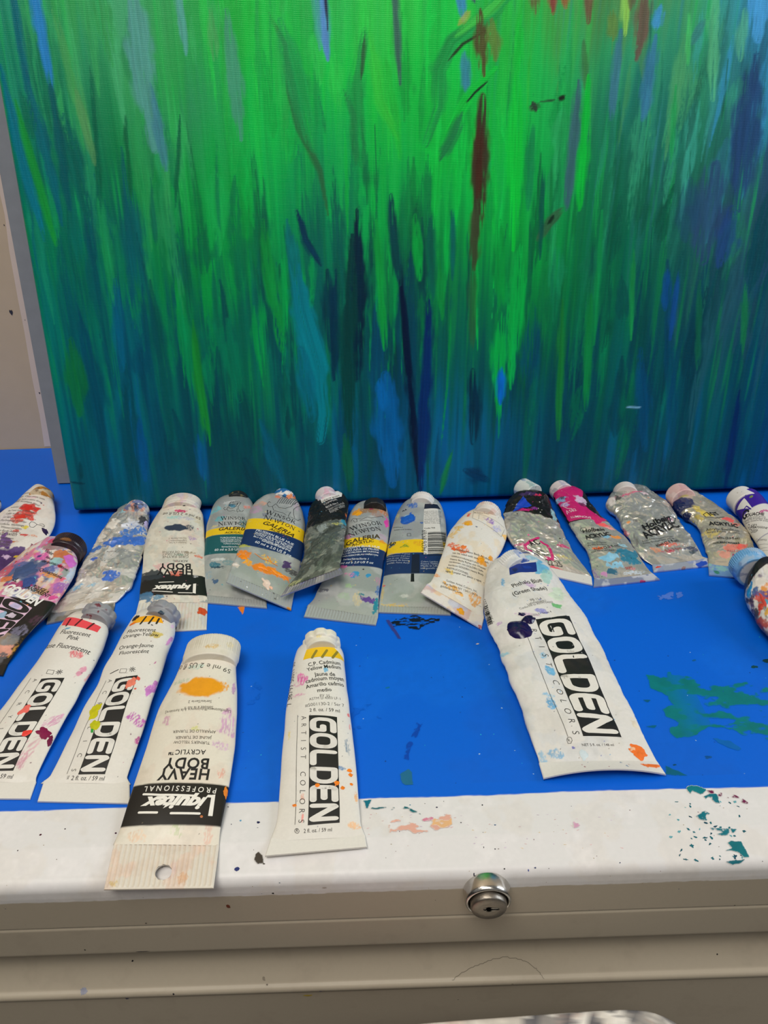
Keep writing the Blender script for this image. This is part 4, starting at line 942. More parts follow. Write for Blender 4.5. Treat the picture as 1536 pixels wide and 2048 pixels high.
o = g.build('seat', M_TOP, st)
M_STEEL = plain('grey_steel_leg', np.array([.35, .34, .33]), .4, .6)
for (x, y) in ((-3, 5), (12, 4), (-3, 14.5), (12, 14.5)):
    g = Geo(); A = np.linspace(0, 2 * math.pi, 20, endpoint=False); q = []
    for z_, r_ in ((-95, .9), (-94.5, 1.1), (-60, 1.1), (-7.5, 1.2)):
        k = 1 + .10 * (-7.5 - z_) / 87; q.append(np.stack([4.5 + (x - 4.5) * k + r_ * np.cos(A), 10 + (y - 10) * (k if y < 10 else 1) + r_ * np.sin(A), np.full(20, z_)], -1))
    g.grid(np.array(q), wrap=True); g.build('leg', M_STEEL, st)

# ------------------------------------------------------------------ the paint tubes
def crop(x0, y0, k): return lambda *q: (x0 + q[0] / k, y0 + q[1] / k)
c1 = crop(0, 940, 3.657); c2 = crop(270, 950, 4.389); c3 = crop(560, 950, 4.518); c4 = crop(820, 940, 4.042)
c5 = crop(1080, 940, 3.368); c6 = crop(0, 1180, 4.267); c7 = crop(200, 1240, 3.657); c8 = crop(500, 1230, 4.096); cv = crop(940, 1080, 3.657)
cq = crop(1396, 1080, 9.75); ca = crop(0, 960, 8.084); cb = crop(0, 1100, 8.084)
WHT = (231, 227, 219); CREAM = (232, 225, 209); INK = (24, 24, 26); FOIL = (196, 193, 186); SILV = (186, 190, 188)

def panel_word(S_, tl, tr, br, bl, word, ink=INK, paper=WHT, w=.245):
    S_.quad([tl, bl, br, tr], ink, .007)
    n = len(word)
    for i, ch in enumerate(word):
        V, T_ = stroke_geo(ROUND[ch], w, .12)
        V = np.stack([(i + .06 + V[:, 0] * .88) / n * .97 + .015, .03 + V[:, 1] * .94], 1)
        S_.inquad(V, T_, .014, paper)
def spaced(S_, p0, p1, word, h, bold=-.012, col=INK):
    a, b = S_.at(*p0), S_.at(*p1); d = (b - a) / np.linalg.norm(b - a); n = len(word); pr = np.array([-d[1], d[0]])
    for i, ch in enumerate(word):
        if ch == ' ': continue
        V, T_ = text_geo(ch, bold); k = h / .70
        c_ = a + (b - a) * (i / (n - 1))
        Q = (V - np.array([(V[:, 0].min() + V[:, 0].max()) / 2, .35])) * k
        Q, T_ = split_long(Q, T_, .15)
        Q = c_ + Q[:, :1] * d + Q[:, 1:] * pr
        S_.g.add(S_.pos(Q, .010), T_, lin(col), 0.0, .45)
def lines_of(S_, p0, p1, dp, rows, col=INK, off=.010, bold=0.0, shear=0.0):
    """rows of small print, each shifted by dp"""
    for i, r in enumerate(rows):
        f0, f1 = 0.0, 1.0
        if isinstance(r, tuple): r, f0, f1 = r
        x0, y0 = p0[0] + dp[0] * i, p0[1] + dp[1] * i; x1, y1 = p1[0] + dp[0] * i, p1[1] + dp[1] * i
        S_.text(r, (x0 + (x1 - x0) * f0, y0 + (y1 - y0) * f0), (x0 + (x1 - x0) * f1, y0 + (y1 - y0) * f1), col, off, bold=bold, shear=shear)
def barcode(S_, tl, tr, bl, n, seed, paper=(228, 226, 220), br=None):
    """stripes running tl->tr, stacked towards bl"""
    tl, tr, bl = (np.array(q) for q in (tl, tr, bl)); br = tr + bl - tl if br is None else np.array(br)
    if paper: S_.quad([tuple(tl), tuple(tr), tuple(br), tuple(bl)][::-1], paper, .006)
    c_ = [S_.at(*tl), S_.at(*tr), S_.at(*br), S_.at(*bl)]; rn_ = random.Random(seed); t = 0.03
    while t < .95:
        w_ = rn_.choice([.35, .5, .8, 1.1]) / n; L0 = c_[0] + (c_[3] - c_[0]) * (t + w_ / 2); L1 = c_[1] + (c_[2] - c_[1]) * (t + w_ / 2)
        H = np.linalg.norm(c_[3] - c_[0]) * w_ / 2; d = L1 - L0; d = d / np.linalg.norm(d); m = np.array([-d[1], d[0]])
        S_.quad([L0 - m * H, L1 - m * H, L1 + m * H, L0 + m * H], INK, .012, px=False)
        t += w_ + rn_.choice([.35, .5, .8]) / n
def sun(S_, p, r):
    c_ = S_.at(*p); ls = [[(c_[0] + r * .55 * math.cos(a), c_[1] + r * .55 * math.sin(a)) for a in np.linspace(0, 2 * math.pi, 13)]]
    for i in range(8):
        a = i * math.pi / 4; ls.append([(c_[0] + r * .75 * math.cos(a), c_[1] + r * .75 * math.sin(a)), (c_[0] + r * math.cos(a), c_[1] + r * math.sin(a))])
    V, T_ = stroke_geo(ls, r * .16, .1); S_.g.add(S_.pos(V, .010), T_, lin(INK), 0.0, .45)
    S_.dab(c_, r * .3, r * .25, INK, 0, 3, th=.001, px=False)
def swatch(S_, q, col, stripes, scol, w=.13):
    S_.quad(q, col, .007); S_.strokes(stripes, w, scol, .013)
def lobed(t, col, paint=None, k=1.0, dz=0, label=None, L=1.0, **kw):
    return t.cap([(0, .93 * k, 0), (.02, .98 * k, 0), (.42 * L, .98 * k, 0), (.45 * L, 1.04 * k, 0), (.48 * L, 1.14 * k, 1), (.56 * L, 1.18 * k, 1), (1.02 * L, 1.16 * k, 1), (1.10 * L, 1.10 * k, 1), (1.13 * L, .98 * k, .6)], col, 'lobed', 8, .085, paint=paint, dz=dz, label=label, **kw)
def ribbed(t, col, paint=None, r=1.0, L=1.0, n=44, dz=0, label=None, split=.45, amp=.035, **kw):
    return t.cap([(0, r * .90, 0), (.03, r * .93, 0), (L * split, r * .95, 0), (L * split + .04, r, 1), (L - .1, r, 1), (L - .03, r * .96, 1), (L, r * .86, 0)], col, 'ribbed', n, amp, paint=paint, dz=dz, label=label, **kw)
def plaincap(t, col, paint=None, r=.9, L=1.1, dz=0, label=None, kind='smooth', rgh=.4, **kw):
    return t.cap([(0, r, 0), (.06, r * 1.03, 0), (L - .15, r * .98, 0), (L - .04, r * .93, 0), (L, r * .82, 0)], col, kind, 1, .0, paint=paint, dz=dz, label=label, rgh=rgh, **kw)
P2 = lambda *a: [tuple(q) for q in a]
MULTI = [(214, 96, 160), (60, 110, 190), (230, 130, 40), (90, 60, 130), (90, 170, 190), (240, 235, 228), (200, 40, 50)]

# ---- front row, white tube lettered for fluorescent pink
t = Tube('white paint tube with red striped swatch and grey cap, cut off at left in front',
   [(-118, 1562, 72, 1568), (-100, 1545, 74, 1552), (-66, 1497, 100, 1495), (-8, 1430, 138, 1428), (30, 1384, 164, 1384), (60, 1342, 187, 1340), (90, 1298, 207, 1295), (110, 1264, 218, 1266), (124, 1246, 219, 1252), (135, 1236, 216, 1243), (150, 1229, 211, 1237)], 3, .88, (-126, 1598, 60, 1599), cseed=3, dent=.10)
s = t.S; s.fill(WHT, 0, .30)
s.grime([(222, 214, 200)], .25, 3, .5, .55)
s.blob(c6(435, 1130), .28, .75, (214, 130, 180), -25, 4, .8, .7, .45); s.blob(c6(220, 1360), .6, .8, (216, 150, 170), -30, 5, .9, .6, .5); s.blob(c6(190, 1480), .2, .5, (205, 110, 150), 0, 6, .9, .6, .5)
s.blob(c6(655, 548), .42, .30, (226, 96, 110), 10, 7, .9, .85, .42); s.blob(c6(692, 690), .18, .42, (222, 130, 165), -20, 8, .8, .8, .3); s.blob(c6(762, 745), .16, .5, (226, 120, 130), -20, 9, .8, .6, .3)
s.blob(c6(575, 325), .2, .08, (110, 170, 200), 0, 10, .6)
s.flecks(40, [(60, 60, 70), (190, 120, 150), (110, 60, 80)], 4, .008, .022)
swatch(s, [c6(525, 305), c6(830, 360), c6(865, 318), c6(560, 243)], (236, 74, 84), [[c6(566, 305), c6(604, 250)], [c6(640, 302), c6(700, 252)], [c6(742, 330), c6(800, 285)]], (84, 22, 30))
s.text('Fluorescent', c6(512, 372), c6(765, 402)); s.text('Pink', c6(568, 418), c6(662, 430)); s.text('Rose Fluorescent', c6(375, 508), c6(755, 550))
s.strokes([[c6(395, 716), c6(448, 720), c6(462, 688), c6(408, 684), c6(395, 716)]], .022); sun(s, c6(505, 698), .2)
panel_word(s, c6(355, 757), c6(550, 752), c6(110, 1545), c6(-110, 1545), 'GOLDEN')
spaced(s, c6(300, 772), c6(-200, 1545), 'ACRYLICS', .26)
s.strokes([[c6(264, 754), c6(130, 950), c6(0, 1140), c6(-180, 1420)]], .022)
s.text('2 fl. oz. / 59 ml', c6(-190, 1600), c6(98, 1610))
s.dab(c6(215, 1022), .26, .42, (240, 110, 100), -20, 21, .01); s.dab(c6(228, 1222), .26, .20, (236, 60, 50), 15, 22, .02)
s.dab(c6(375, 1225), .50, .30, (130, 2, 68), -38, 23, .03); s.dab(c6(430, 1290), .12, .34, (110, 0, 60), 10, 24, .02); s.dab(c6(775, 228), .10, .28, (230, 90, 80), -20, 25, .01)
t.body(); t.crimp(WHT, 0, .3)
lobed(t, (150, 151, 156), lambda S_: S_.flecks(6, [(120, 60, 70), (230, 120, 100)], 5, .03, .08, (-1, 1)), .98, top=(194.5, 1201), label='grey lobed screw cap')

# ---- front row, fluorescent orange-yellow
t = Tube('white paint tube with orange-yellow striped swatch and grey lobed cap, second from left in front',
   [(81, 1567, 262, 1569), (101, 1550, 255, 1553), (131, 1492, 274, 1500), (164, 1421, 298, 1424), (195, 1369, 314, 1374), (206, 1342, 326, 1344), (225, 1311, 337, 1307), (246, 1271, 350, 1265), (259, 1246, 354, 1246), (272, 1231, 352, 1236), (288, 1225, 347, 1231)], 3, .88, (75, 1604, 260, 1608), cseed=5, dent=.10)
s = t.S; s.fill(WHT, 0, .30); s.grime([(222, 214, 200)], .25, 13, .5, .55)
for p, a, b_, cc, dr, i in [((1290, 840), .26, .62, (202, 108, 200), .2, 31), ((1160, 1110), .55, .42, (204, 90, 190), .50, 32), ((1180, 1290), .2, .22, (190, 60, 150), .4, 33), ((1450, 430), .14, .5, (214, 130, 200), .3, 34), ((1470, 310), .14, .2, (230, 190, 220), .3, 35), ((760, 1530), .14, .25, (240, 200, 120), .3, 36), ((1320, 620), .05, .12, (190, 90, 150), 0, 37), ((1330, 380), .42, .26, (214, 190, 90), .2, 38)]:
    s.blob(c6(*p), a, b_, cc, -15, i, .9, .9, dr)
s.flecks(70, [(60, 60, 70), (190, 120, 150), (110, 60, 80), (80, 80, 80)], 8, .008, .024, (-1, 2.2))
swatch(s, [c6(1112, 298), c6(1392, 288), c6(1372, 228), c6(1165, 236)], (250, 176, 16), [[c6(1200, 288), c6(1246, 228)], [c6(1268, 288), c6(1310, 232)], [c6(1335, 284), c6(1358, 248)]], (40, 34, 20))
s.text('Fluorescent', c6(1083, 370), c6(1325, 358)); s.text('Orange-Yellow', c6(1045, 420), c6(1350, 400)); s.text('Orange-Jaune', c6(1012, 515), c6(1305, 492)); s.text('Fluorescent', c6(1018, 556), c6(1268, 541))
s.strokes([[c6(1020, 708), c6(1072, 705), c6(1083, 672), c6(1032, 676), c6(1020, 708)]], .022); sun(s, c6(1130, 676), .2); s.strokes([[c6(940, 715), c6(1010, 680)]], .06)
panel_word(s, c6(988, 757), c6(1175, 727), c6(895, 1575), c6(668, 1575), 'GOLDEN')
spaced(s, c6(940, 778), c6(628, 1538), 'ACRYLICS', .26)
s.strokes([[c6(905, 775), c6(858, 870), c6(780, 1060), c6(690, 1260), c6(572, 1565)]], .022)
s.text('TM', c6(575, 1580), c6(568, 1618)); s.text('2 fl. oz. / 59 ml', c6(605, 1622), c6(888, 1626))
s.dab(c6(812, 1030), .36, .52, (206, 200, 8), -10, 41, .012, .5); s.dab(c6(818, 1150), .32, .36, (196, 196, 10), 0, 42, .012); s.dab(c6(790, 1200), .10, .16, (40, 160, 60), 0, 43, .012)
s.dab(c6(1118, 790), .26, .40, (236, 128, 104), -15, 44, .015); s.dab(c6(1180, 757), .10, .16, (226, 90, 70), 30, 45, .015); s.dab(c6(1155, 845), .06, .06, (226, 90, 70), 0, 46, .015)
s.dab(c6(1160, 238), .26, .22, (28, 26, 28), 10, 47, .02); s.dab(c6(1130, 290), .22, .12, (240, 120, 30), 10, 48, .015); s.dab(c6(1295, 298), .08, .04, (20, 20, 40), -30, 49, .012)
t.body(); t.crimp(WHT, 0, .3)
lobed(t, (150, 151, 156), lambda S_: (S_.blob(S_.at(*c6(1290, 165)), .26, .16, (236, 120, 40), 20, 3, .7, px=False), S_.blob(S_.at(*c6(1375, 195)), .24, .2, (50, 70, 90), 0, 4, .7, px=False)), .98, top=(326, 1197.5), label='grey lobed screw cap with orange and blue dabs')

# ---- upside-down lettered tube with a hanging tail, Turner's yellow
t = Tube('cream paint tube with upside-down lettering and orange brush swatch, tail over the white rim',
   [(226, 1690, 438, 1692), (241, 1655, 442, 1653), (268, 1568, 459, 1568), (293, 1492, 470, 1500), (312, 1434, 474, 1431), (334, 1389, 474.5, 1380), (350, 1357, 474, 1354), (361, 1330, 474, 1336), (368, 1316, 473, 1321), (376, 1310, 468, 1315)], 2, .86, (208, 1780, 427, 1777), pw=.62, b0=.07, cseed=7, dent=.04, cth=.05)
s = t.S; s.fill(CREAM, 0, .34)
s.grime([(214, 206, 186), (226, 208, 190)], .35, 23, .8, .54)
for p, a, b_, cc, dr, i in [((930, 745), .55, .75, (214, 150, 200), .46, 51), ((880, 920), .5, .3, (214, 170, 206), .45, 52), ((490, 740), .2, .3, (206, 150, 180), .4, 53), ((980, 500), .12, .5, (190, 130, 190), .3, 54), ((890, 1110), .2, .35, (226, 160, 140), .45, 55), ((700, 790), .25, .2, (220, 220, 130), .4, 56), ((590, 450), .5, .15, (180, 196, 170), .45, 57), ((700, 340), .5, .2, (190, 214, 200), .4, 58), ((260, 1590), .5, .3, (232, 196, 160), .45, 59), ((800, 1560), .2, .6, (232, 190, 170), .45, 60), ((550, 1530), .4, .4, (196, 206, 160), .55, 61)]:
    s.blob(c7(*p), a, b_, cc, 0, i, 1.0, .75, dr)
v1 = s.at(*c7(590, 1188))[1]; v0 = s.at(*c7(530, 1500))[1]
s.band(v0, v1, (26, 26, 25), 0, .32, .02, 2)
s.flecks(40, [(120, 110, 90), (190, 120, 150), (90, 80, 80)], 18, .008, .02)
s.blob(c7(742, 482), 1.30, .74, (238, 160, 22), -2, 62, .42, 1, 0, vary=.06); s.blob(c7(880, 490), .5, .42, (238, 160, 22), 0, 63, .6, .9, .42, vary=.05)
s.text('59 ml e 2 US fl oz', c7(960, 366), c7(580, 352), (70, 66, 60), bold=-.005)
s.text('Series/Serie 2', c7(818, 588), c7(650, 590), (110, 104, 96)); s.text('Solidez a la luz II', c7(828, 632), c7(622, 638), (110, 104, 96)); s.text('Lightfastness/Résistance à la lumière]', c7(958, 660), c7(480, 668), (110, 104, 96))
s.text('AMARILLO DE TURNER', c7(850, 812), c7(535, 810), (84, 78, 72)); s.text('JAUNE DE TURNER', c7(818, 850), c7(555, 848), (84, 78, 72)); s.text("TURNER'S YELLOW", c7(808, 890), c7(542, 887), (84, 78, 72))
s.text('ACRYLIC™', c7(778, 954), c7(505, 952), bold=.01, space=1.1); s.text('BODY', c7(800, 1018), c7(480, 1010), bold=.025, space=1.1); s.text('HEAVY', c7(805, 1094), c7(435, 1092), bold=.025, space=1.1)
s.text('PROFESSIONAL', c7(852, 1234), c7(330, 1222), (240, 236, 226), bold=.01, space=1.55)
s.text('iquitex', c7(786, 1305), c7(312, 1298), (244, 240, 230), h=.92, bold=.05, shear=.42)
LW = (244, 240, 230)
s.strokes([[c7(322, 1277), c7(440, 1279), c7(700, 1287)]], .12, LW, .012); s.strokes([[c7(287, 1406), c7(420, 1410)], [c7(520, 1411), c7(725, 1417)]], .12, LW, .012)
s.quad([c7(838, 1283), c7(790, 1278), c7(775, 1300), c7(815, 1302)], LW, .012); s.quad([c7(845, 1278), c7(815, 1277), c7(790, 1432), c7(822, 1437)], LW, .012)
s.dab(c7(920, 1262), .12, .34, (226, 130, 40), 10, 64, .01); s.dab(c7(745, 1438), .07, .06, (190, 110, 60), 0, 65, .01); s.dab(c7(735, 268), .36, .17, (238, 156, 30), 0, 66, .02); s.dab(c7(645, 280), .12, .12, (220, 150, 90), 0, 67, .01)
t.body()
def pp(S_):
    S_.grime([(222, 206, 190), (232, 200, 180)], .5, 5, .9, .56)
    S_.blob(c7(600, 1885), .25, .3, (226, 180, 140), 20, 6, .9, .8, .4); S_.blob(c7(90, 1935), .25, .15, (226, 196, 130), 0, 7, .9, .8, .4); S_.blob(c7(520, 1830), .3, .5, (224, 196, 190), -10, 8, .9, .6, .5)
t.crimp((228, 219, 205), 0, .42, ribs=.55, rib_n=13, hole=(.52, .66, .40), paint=pp)
t.cap([(0, 1.62, 0), (.05, 1.66, 0), (.5, 1.72, 0), (.54, 1.75, 1), (1.70, 1.72, 1), (1.85, 1.66, 1), (1.93, 1.40, 0)], (228, 221, 205), 'ribbed', 70, .018, paint=lambda S_: (S_.grime([(214, 204, 180)], .4, 3, .9), S_.blob(c7(810, 190), .5, .22, (226, 186, 110), 0, 3, 1, .8, .45), S_.blob(c7(950, 180), .3, .3, (226, 206, 150), 0, 5, 1, .7, .45)), flat=.62, top=(424, 1264.6), label='wide cream ribbed cap')

# ---- cadmium yellow medium
t = Tube('white paint tube with yellow swatch and white lobed cap, lying apart at centre front',
   [(539, 1684, 732, 1675), (554, 1640, 721, 1643), (560, 1572, 716, 1582), (566, 1486, 708, 1494), (571, 1425, 701, 1425), (580.5, 1367, 695, 1374), (587, 1326, 690, 1328), (592, 1308, 688, 1311), (598, 1299, 682, 1299), (606, 1294, 673, 1294)], 3, .88, (530, 1713, 734, 1695), cseed=9, dent=.05)
s = t.S; s.fill(WHT, 0, .30); s.grime([(222, 216, 204)], .25, 43, .5, .55)
for p, a, b_, cc, dr, i in [((420, 530), .42, .60, (226, 70, 170), .44, 71), ((400, 655), .4, .1, (226, 150, 190), .45, 72), ((620, 445), .16, .16, (100, 180, 220), 0, 73), ((800, 1080), .16, .5, (130, 150, 170), .5, 74), ((750, 1258), .2, .16, (80, 130, 180), .4, 75), ((868, 1495), .08, .3, (240, 180, 120), .3, 76), ((850, 1722), .4, .2, (240, 190, 140), .4, 77), ((318, 985), .08, .3, (226, 206, 120), .4, 78), ((805, 820), .1, .14, (236, 100, 100), .2, 79), ((815, 915), .06, .18, (240, 150, 150), .2, 80), ((430, 1660), .06, .2, (240, 140, 130), .3, 81), ((430, 1495), .1, .2, (244, 190, 170), .3, 82), ((780, 380), .06, .5, (246, 210, 90), 0, 83)]:
    s.blob(c8(*p), a, b_, cc, 0, i, .9, .85, dr)
s.flecks(40, [(90, 90, 100), (120, 130, 150)], 28, .008, .02, (-1.5, 2))
swatch(s, [c8(433, 368), c8(772, 392), c8(690, 268), c8(462, 284)], (240, 196, 24), [[c8(508, 352), c8(545, 292)], [c8(592, 345), c8(632, 290)], [c8(678, 350), c8(716, 306)]], (142, 128, 40), .16)
for tx, a, b_ in [('C.P. Cadmium', (482, 420), (740, 412)), ('Yellow Medium', (470, 460), (748, 448)), ('Jaune de', (528, 503), (700, 500)), ('cadmium moyen', (458, 560), (770, 548)), ('Amarillo cadmio', (460, 606), (770, 590)), ('medio', (555, 630), (672, 625))]: s.text(tx, c8(*a), c8(*b_), bold=.008)
for tx, a, b_ in [('PY 35', (573, 672), (655, 672)), ('ASTM D 4303 LF: I', (485, 704), (742, 699)), ('#5001130-2 / Ser 7', (455, 756), (770, 754))]: s.text(tx, c8(*a), c8(*b_), bold=-.012)
s.text('2 fl. oz. / 59 ml', c8(487, 794), c8(738, 801))
panel_word(s, c8(485, 825), c8(712, 835), c8(733, 1700), c8(472, 1725), 'GOLDEN')
spaced(s, c8(441, 842), c8(420, 1690), 'ARTIST COLORS', .30)
s.strokes([[c8(392, 822), c8(384, 1100), c8(377, 1400), c8(368, 1720)]], .024)
s.strokes([[c8(385 + 18 * math.cos(a), 1767 + 20 * math.sin(a)) for a in np.linspace(0, 6.3, 14)]], .02); s.text('R', c8(378, 1776), c8(393, 1776))
s.text('2 fl. oz. / 59 ml', c8(442, 1790), c8(668, 1775)); s.text('7 38797 50011 30', c8(342, 735), c8(372, 380), bold=-.01)
for x, y, r in [(818, 1275, .13), (822, 1312, .12), (826, 1385, .09), (762, 1417, .11), (712, 1378, .15), (553, 1398, .13), (700, 1395, .05), (362, 1562, .10)]: s.dab(c8(x, y), r, r * .85, (246, 132, 26), 20, x, .012, .4)
s.strokes([[c8(305, 690), c8(318, 640)], [c8(312, 700), c8(330, 660)]], .07)
t.body(); t.crimp(WHT, 0, .3)
lobed(t, (236, 231, 214), lambda S_: S_.blob(c8(560, 178), .2, .1, (246, 226, 130), 0, 3, .9, .8, .4), 1.02, top=(640, 1253.5), label='white lobed screw cap')

# ---- large phthalo blue tube
t = Tube('largest white paint tube, with dark blue swatch and dried purple blob, right of centre',
   [(1079, 1531, 1318, 1529), (1074, 1512, 1307, 1509), (1055, 1449, 1283, 1461), (1025, 1367, 1243, 1382), (999, 1307, 1210, 1311), (981, 1271, 1183, 1261), (971, 1238, 1166, 1226), (967, 1198, 1145, 1198), (970, 1162, 1116, 1160), (977, 1141, 1093, 1130), (987, 1127, 1075, 1118), (994, 1121, 1052, 1112)], 3, 1.0, (1087, 1558, 1332, 1550), pw=.7, cseed=12, dent=.22, arch=.55, lift=((.10, .12), (0, 0)), crumple=.03, cscale=.8)
s = t.S; s.fill((228, 225, 220), 0, .33); s.grime([(214, 210, 202), (206, 210, 214)], .4, 53, .7, .54)
for p, a, b_, cc, dr, i, o_ in [((520, 205), .5, .75, (86, 180, 226), .2, 91, .9), ((440, 130), .6, .25, (120, 190, 220), .3, 92, .7), ((560, 260), .4, .7, (150, 210, 200), .2, 93, .7), ((640, 400), .6, .8, (206, 226, 200), .2, 94, .8), ((630, 485), .32, .24, (100, 186, 110), .2, 95, .9), ((440, 330), .4, .3, (196, 150, 206), .4, 96, .7), ((240, 310), .12, .5, (110, 180, 226), .35, 97, .9), ((520, 520), .4, .22, (130, 130, 206), .35, 98, .8), ((420, 545), .7, .18, (206, 160, 200), .4, 99, .7), ((245, 840), .35, .16, (150, 206, 226), .3, 100, .8), ((585, 950), .24, .40, (96, 176, 220), .25, 101, .9), ((535, 840), .2, .3, (110, 186, 226), .4, 102, .8), ((600, 1190), .26, .45, (90, 170, 220), .32, 103, .9), ((575, 1130), .3, .15, (130, 190, 226), .4, 104, .8), ((630, 1575), .35, .3, (120, 180, 220), .4, 105, .8), ((530, 1600), .2, .4, (130, 190, 226), .4, 106, .7), ((1200, 1345), .2, .35, (226, 214, 190), .2, 107, .8), ((210, 610), .2, .15, (190, 150, 200), .3, 108, .8), ((610, 80), .5, .2, (60, 110, 190), .4, 109, .6)]:
    s.blob(cv(*p), a, b_, cc, -10, i, 1.0, o_, dr)
s.flecks(110, [(90, 90, 100), (110, 170, 210), (120, 120, 190), (150, 140, 130)], 29, .010, .03, (-2, 2.4))
s.quad([cv(292, 258), cv(488, 230), cv(480, 162), cv(287, 190)], (24, 48, 132), .008); s.dab(cv(420, 200), .4, .18, (30, 60, 150), -5, 7, .006); s.dab(cv(330, 215), .2, .25, (22, 36, 100), -5, 8, .006)
s.text('Phthalo Blue', cv(318, 350), cv(530, 302), bold=.008); s.text('(Green Shade)', cv(325, 412), cv(565, 362), bold=.008)
s.text('PB 15:4', cv(450, 450), cv(525, 434), bold=-.01); s.text('Lightfastness I', cv(425, 480), cv(560, 448), bold=-.01); s.text('Conforms to ASTM D4303', cv(370, 507), cv(610, 458), bold=-.01); s.text('#1255-5 / Series 4', cv(440, 560), cv(600, 530), bold=-.01)
panel_word(s, cv(478, 582), cv(725, 556), cv(1105, 1443), cv(828, 1435), 'GOLDEN')
spaced(s, cv(447, 602), cv(772, 1408), 'ARTIST COLORS', .38)
s.strokes([[cv(400, 655), cv(465, 825), cv(540, 1010), cv(600, 1165), cv(712, 1435)]], .026)
s.strokes([[cv(727 + 20 * math.cos(a), 1466 + 22 * math.sin(a)) for a in np.linspace(0, 6.3, 14)]], .024); s.text('R', cv(718, 1476), cv(737, 1476))
s.text('NET 5 fl. oz. / 148 ml', cv(822, 1510), cv(1052, 1506))
barcode(s, cv(100, 492), cv(128, 475), cv(138, 640), 22, 5, None, br=cv(172, 620)); s.text('7 38797 12555', cv(176, 600), cv(110, 430), bold=-.01)
s.dab(cv(1235, 1550), .55, .42, (244, 120, 44), -40, 31, .02, .5); s.dab(cv(1200, 1528), .2, .3, (248, 190, 150), -30, 33, .02); s.dab(cv(828, 1572), .20, .32, (206, 220, 226), 0, 34, .008)
t.body()
gkeep = s.g; s.g = Geo(); s.dab(cv(362, 648), .82, .86, (26, 14, 72), 20, 35, .18, .16, rgh=.18); s.dab(cv(420, 590), .50, .36, (22, 12, 60), 30, 36, .18, .3, rgh=.18); s.dab(cv(380, 545), .22, .16, (24, 14, 66), 0, 38, .12, .5, rgh=.18)
o = s.g.build('dried_paint', M_SKIN, t.root); o['label'] = 'glossy dark purple blob of dried paint'; s.g = gkeep
t.crimp((230, 226, 220), 0, .33, paint=lambda S_: (S_.blob(cv(1330, 1650), .5, .14, (240, 120, 50), 0, 3, .9), S_.flecks(8, [(150, 60, 90), (120, 140, 170)], 3, .02, .04)))
ribbed(t, (228, 228, 226), lambda S_: (S_.mix((S_.l > .1) * sstep(.45, .6, fbm(S_.l * 2, S_.v * 2, 4)), (70, 110, 190)), S_.grime([(206, 212, 222)], .6, 5)), r=1.22, L=1.25, top=(1019, 1099.5), label='white ribbed cap smeared blue')

# ---- back row, upside-down tube with slate swatch
t = Tube('cream paint tube with upside-down lettering and dark slate swatch, in the back row',
   [(277, 1207, 416, 1206), (279, 1190, 414, 1190), (284, 1140, 412, 1140), (288, 1100, 411, 1100), (295, 1065, 410, 1064), (309, 1037, 408, 1036), (321, 1021, 405, 1024), (328, 1018, 400, 1021)], 2, .80, (262, 1268, 413, 1260), pw=.7, b0=.07, cseed=17, dent=.05, cth=.05)
s = t.S; s.fill((228, 222, 206), 0, .34); s.grime([(206, 196, 176), (220, 200, 186), (200, 206, 196)], .5, 63, .9, .52)
v1 = s.at(*c2(320, 872))[1]; v0 = s.at(*c2(320, 1050))[1]; s.band(v0, v1, (28, 28, 28), 0, .3, .12, 4)
for p, a, b_, cc, dr, i, o_ in [((120, 890), .95, .55, (46, 54, 60), .15, 121, .95), ((90, 1060), .8, .5, (64, 112, 150), .15, 122, .95), ((200, 1075), .5, .2, (90, 140, 170), .3, 123, .9), ((395, 318), .42, .22, (206, 56, 110), .1, 124, .95), ((350, 370), .5, .2, (150, 206, 200), .4, 125, .8), ((500, 560), .3, .25, (170, 140, 190), .4, 126, .8), ((560, 715), .3, .15, (220, 120, 90), .3, 127, .9), ((480, 680), .45, .15, (150, 130, 100), .4, 128, .8), ((400, 700), .3, .1, (120, 190, 170), .3, 129, .7), ((250, 800), .7, .35, (226, 170, 170), .4, 130, .7), ((360, 860), .5, .3, (220, 110, 90), .3, 131, .85), ((560, 400), .4, .8, (214, 200, 160), .4, 132, .6), ((450, 380), .9, .2, (190, 190, 206), .4, 133, .7), ((530, 890), .3, .2, (190, 190, 190), .4, 134, .8)]:
    s.blob(c2(*p), a, b_, cc, 0, i, 1.0, o_, dr)
s.blob(c2(365, 460), .96, .42, (50, 62, 82), -3, 135, .42, 1, 0, vary=.12); s.blob(c2(480, 460), .4, .34, (50, 62, 82), 0, 136, .7, .9, .45)
s.flecks(70, [(90, 80, 80), (190, 90, 120), (70, 110, 150)], 38, .01, .03)
s.text('59 ml e 2 US fl oz', c2(578, 378), c2(250, 335), (90, 84, 80)); s.text('ACRYLIC', c2(462, 748), c2(330, 748)); s.text('BODY', c2(488, 782), c2(210, 780), bold=.025, space=1.1); s.text('HEAVY', c2(505, 828), c2(190, 826), bold=.025, space=1.1)
lines_of(s, c2(450, 550), c2(300, 552), (0, 4.5), ['Series/Serie 1', 'Lightfastness I', 'Solidez a la luz'], (150, 142, 130)); lines_of(s, c2(470, 668), c2(240, 668), (0, 4.6), ['GRIS DE PAYNE', "PAYNE'S GRAY", 'GRIS PAYNE'], (130, 122, 110))
s.text('iquitex', c2(496, 968), c2(150, 975), LW, h=.70, bold=.05, shear=.42); s.strokes([[c2(150, 1020), c2(330, 1030)], [c2(380, 1034), c2(500, 1036)], [c2(210, 945), c2(340, 940)]], .07, LW, .012); s.quad([c2(536, 955), c2(512, 955), c2(508, 1036), c2(534, 1040)], LW, .012)
t.body()
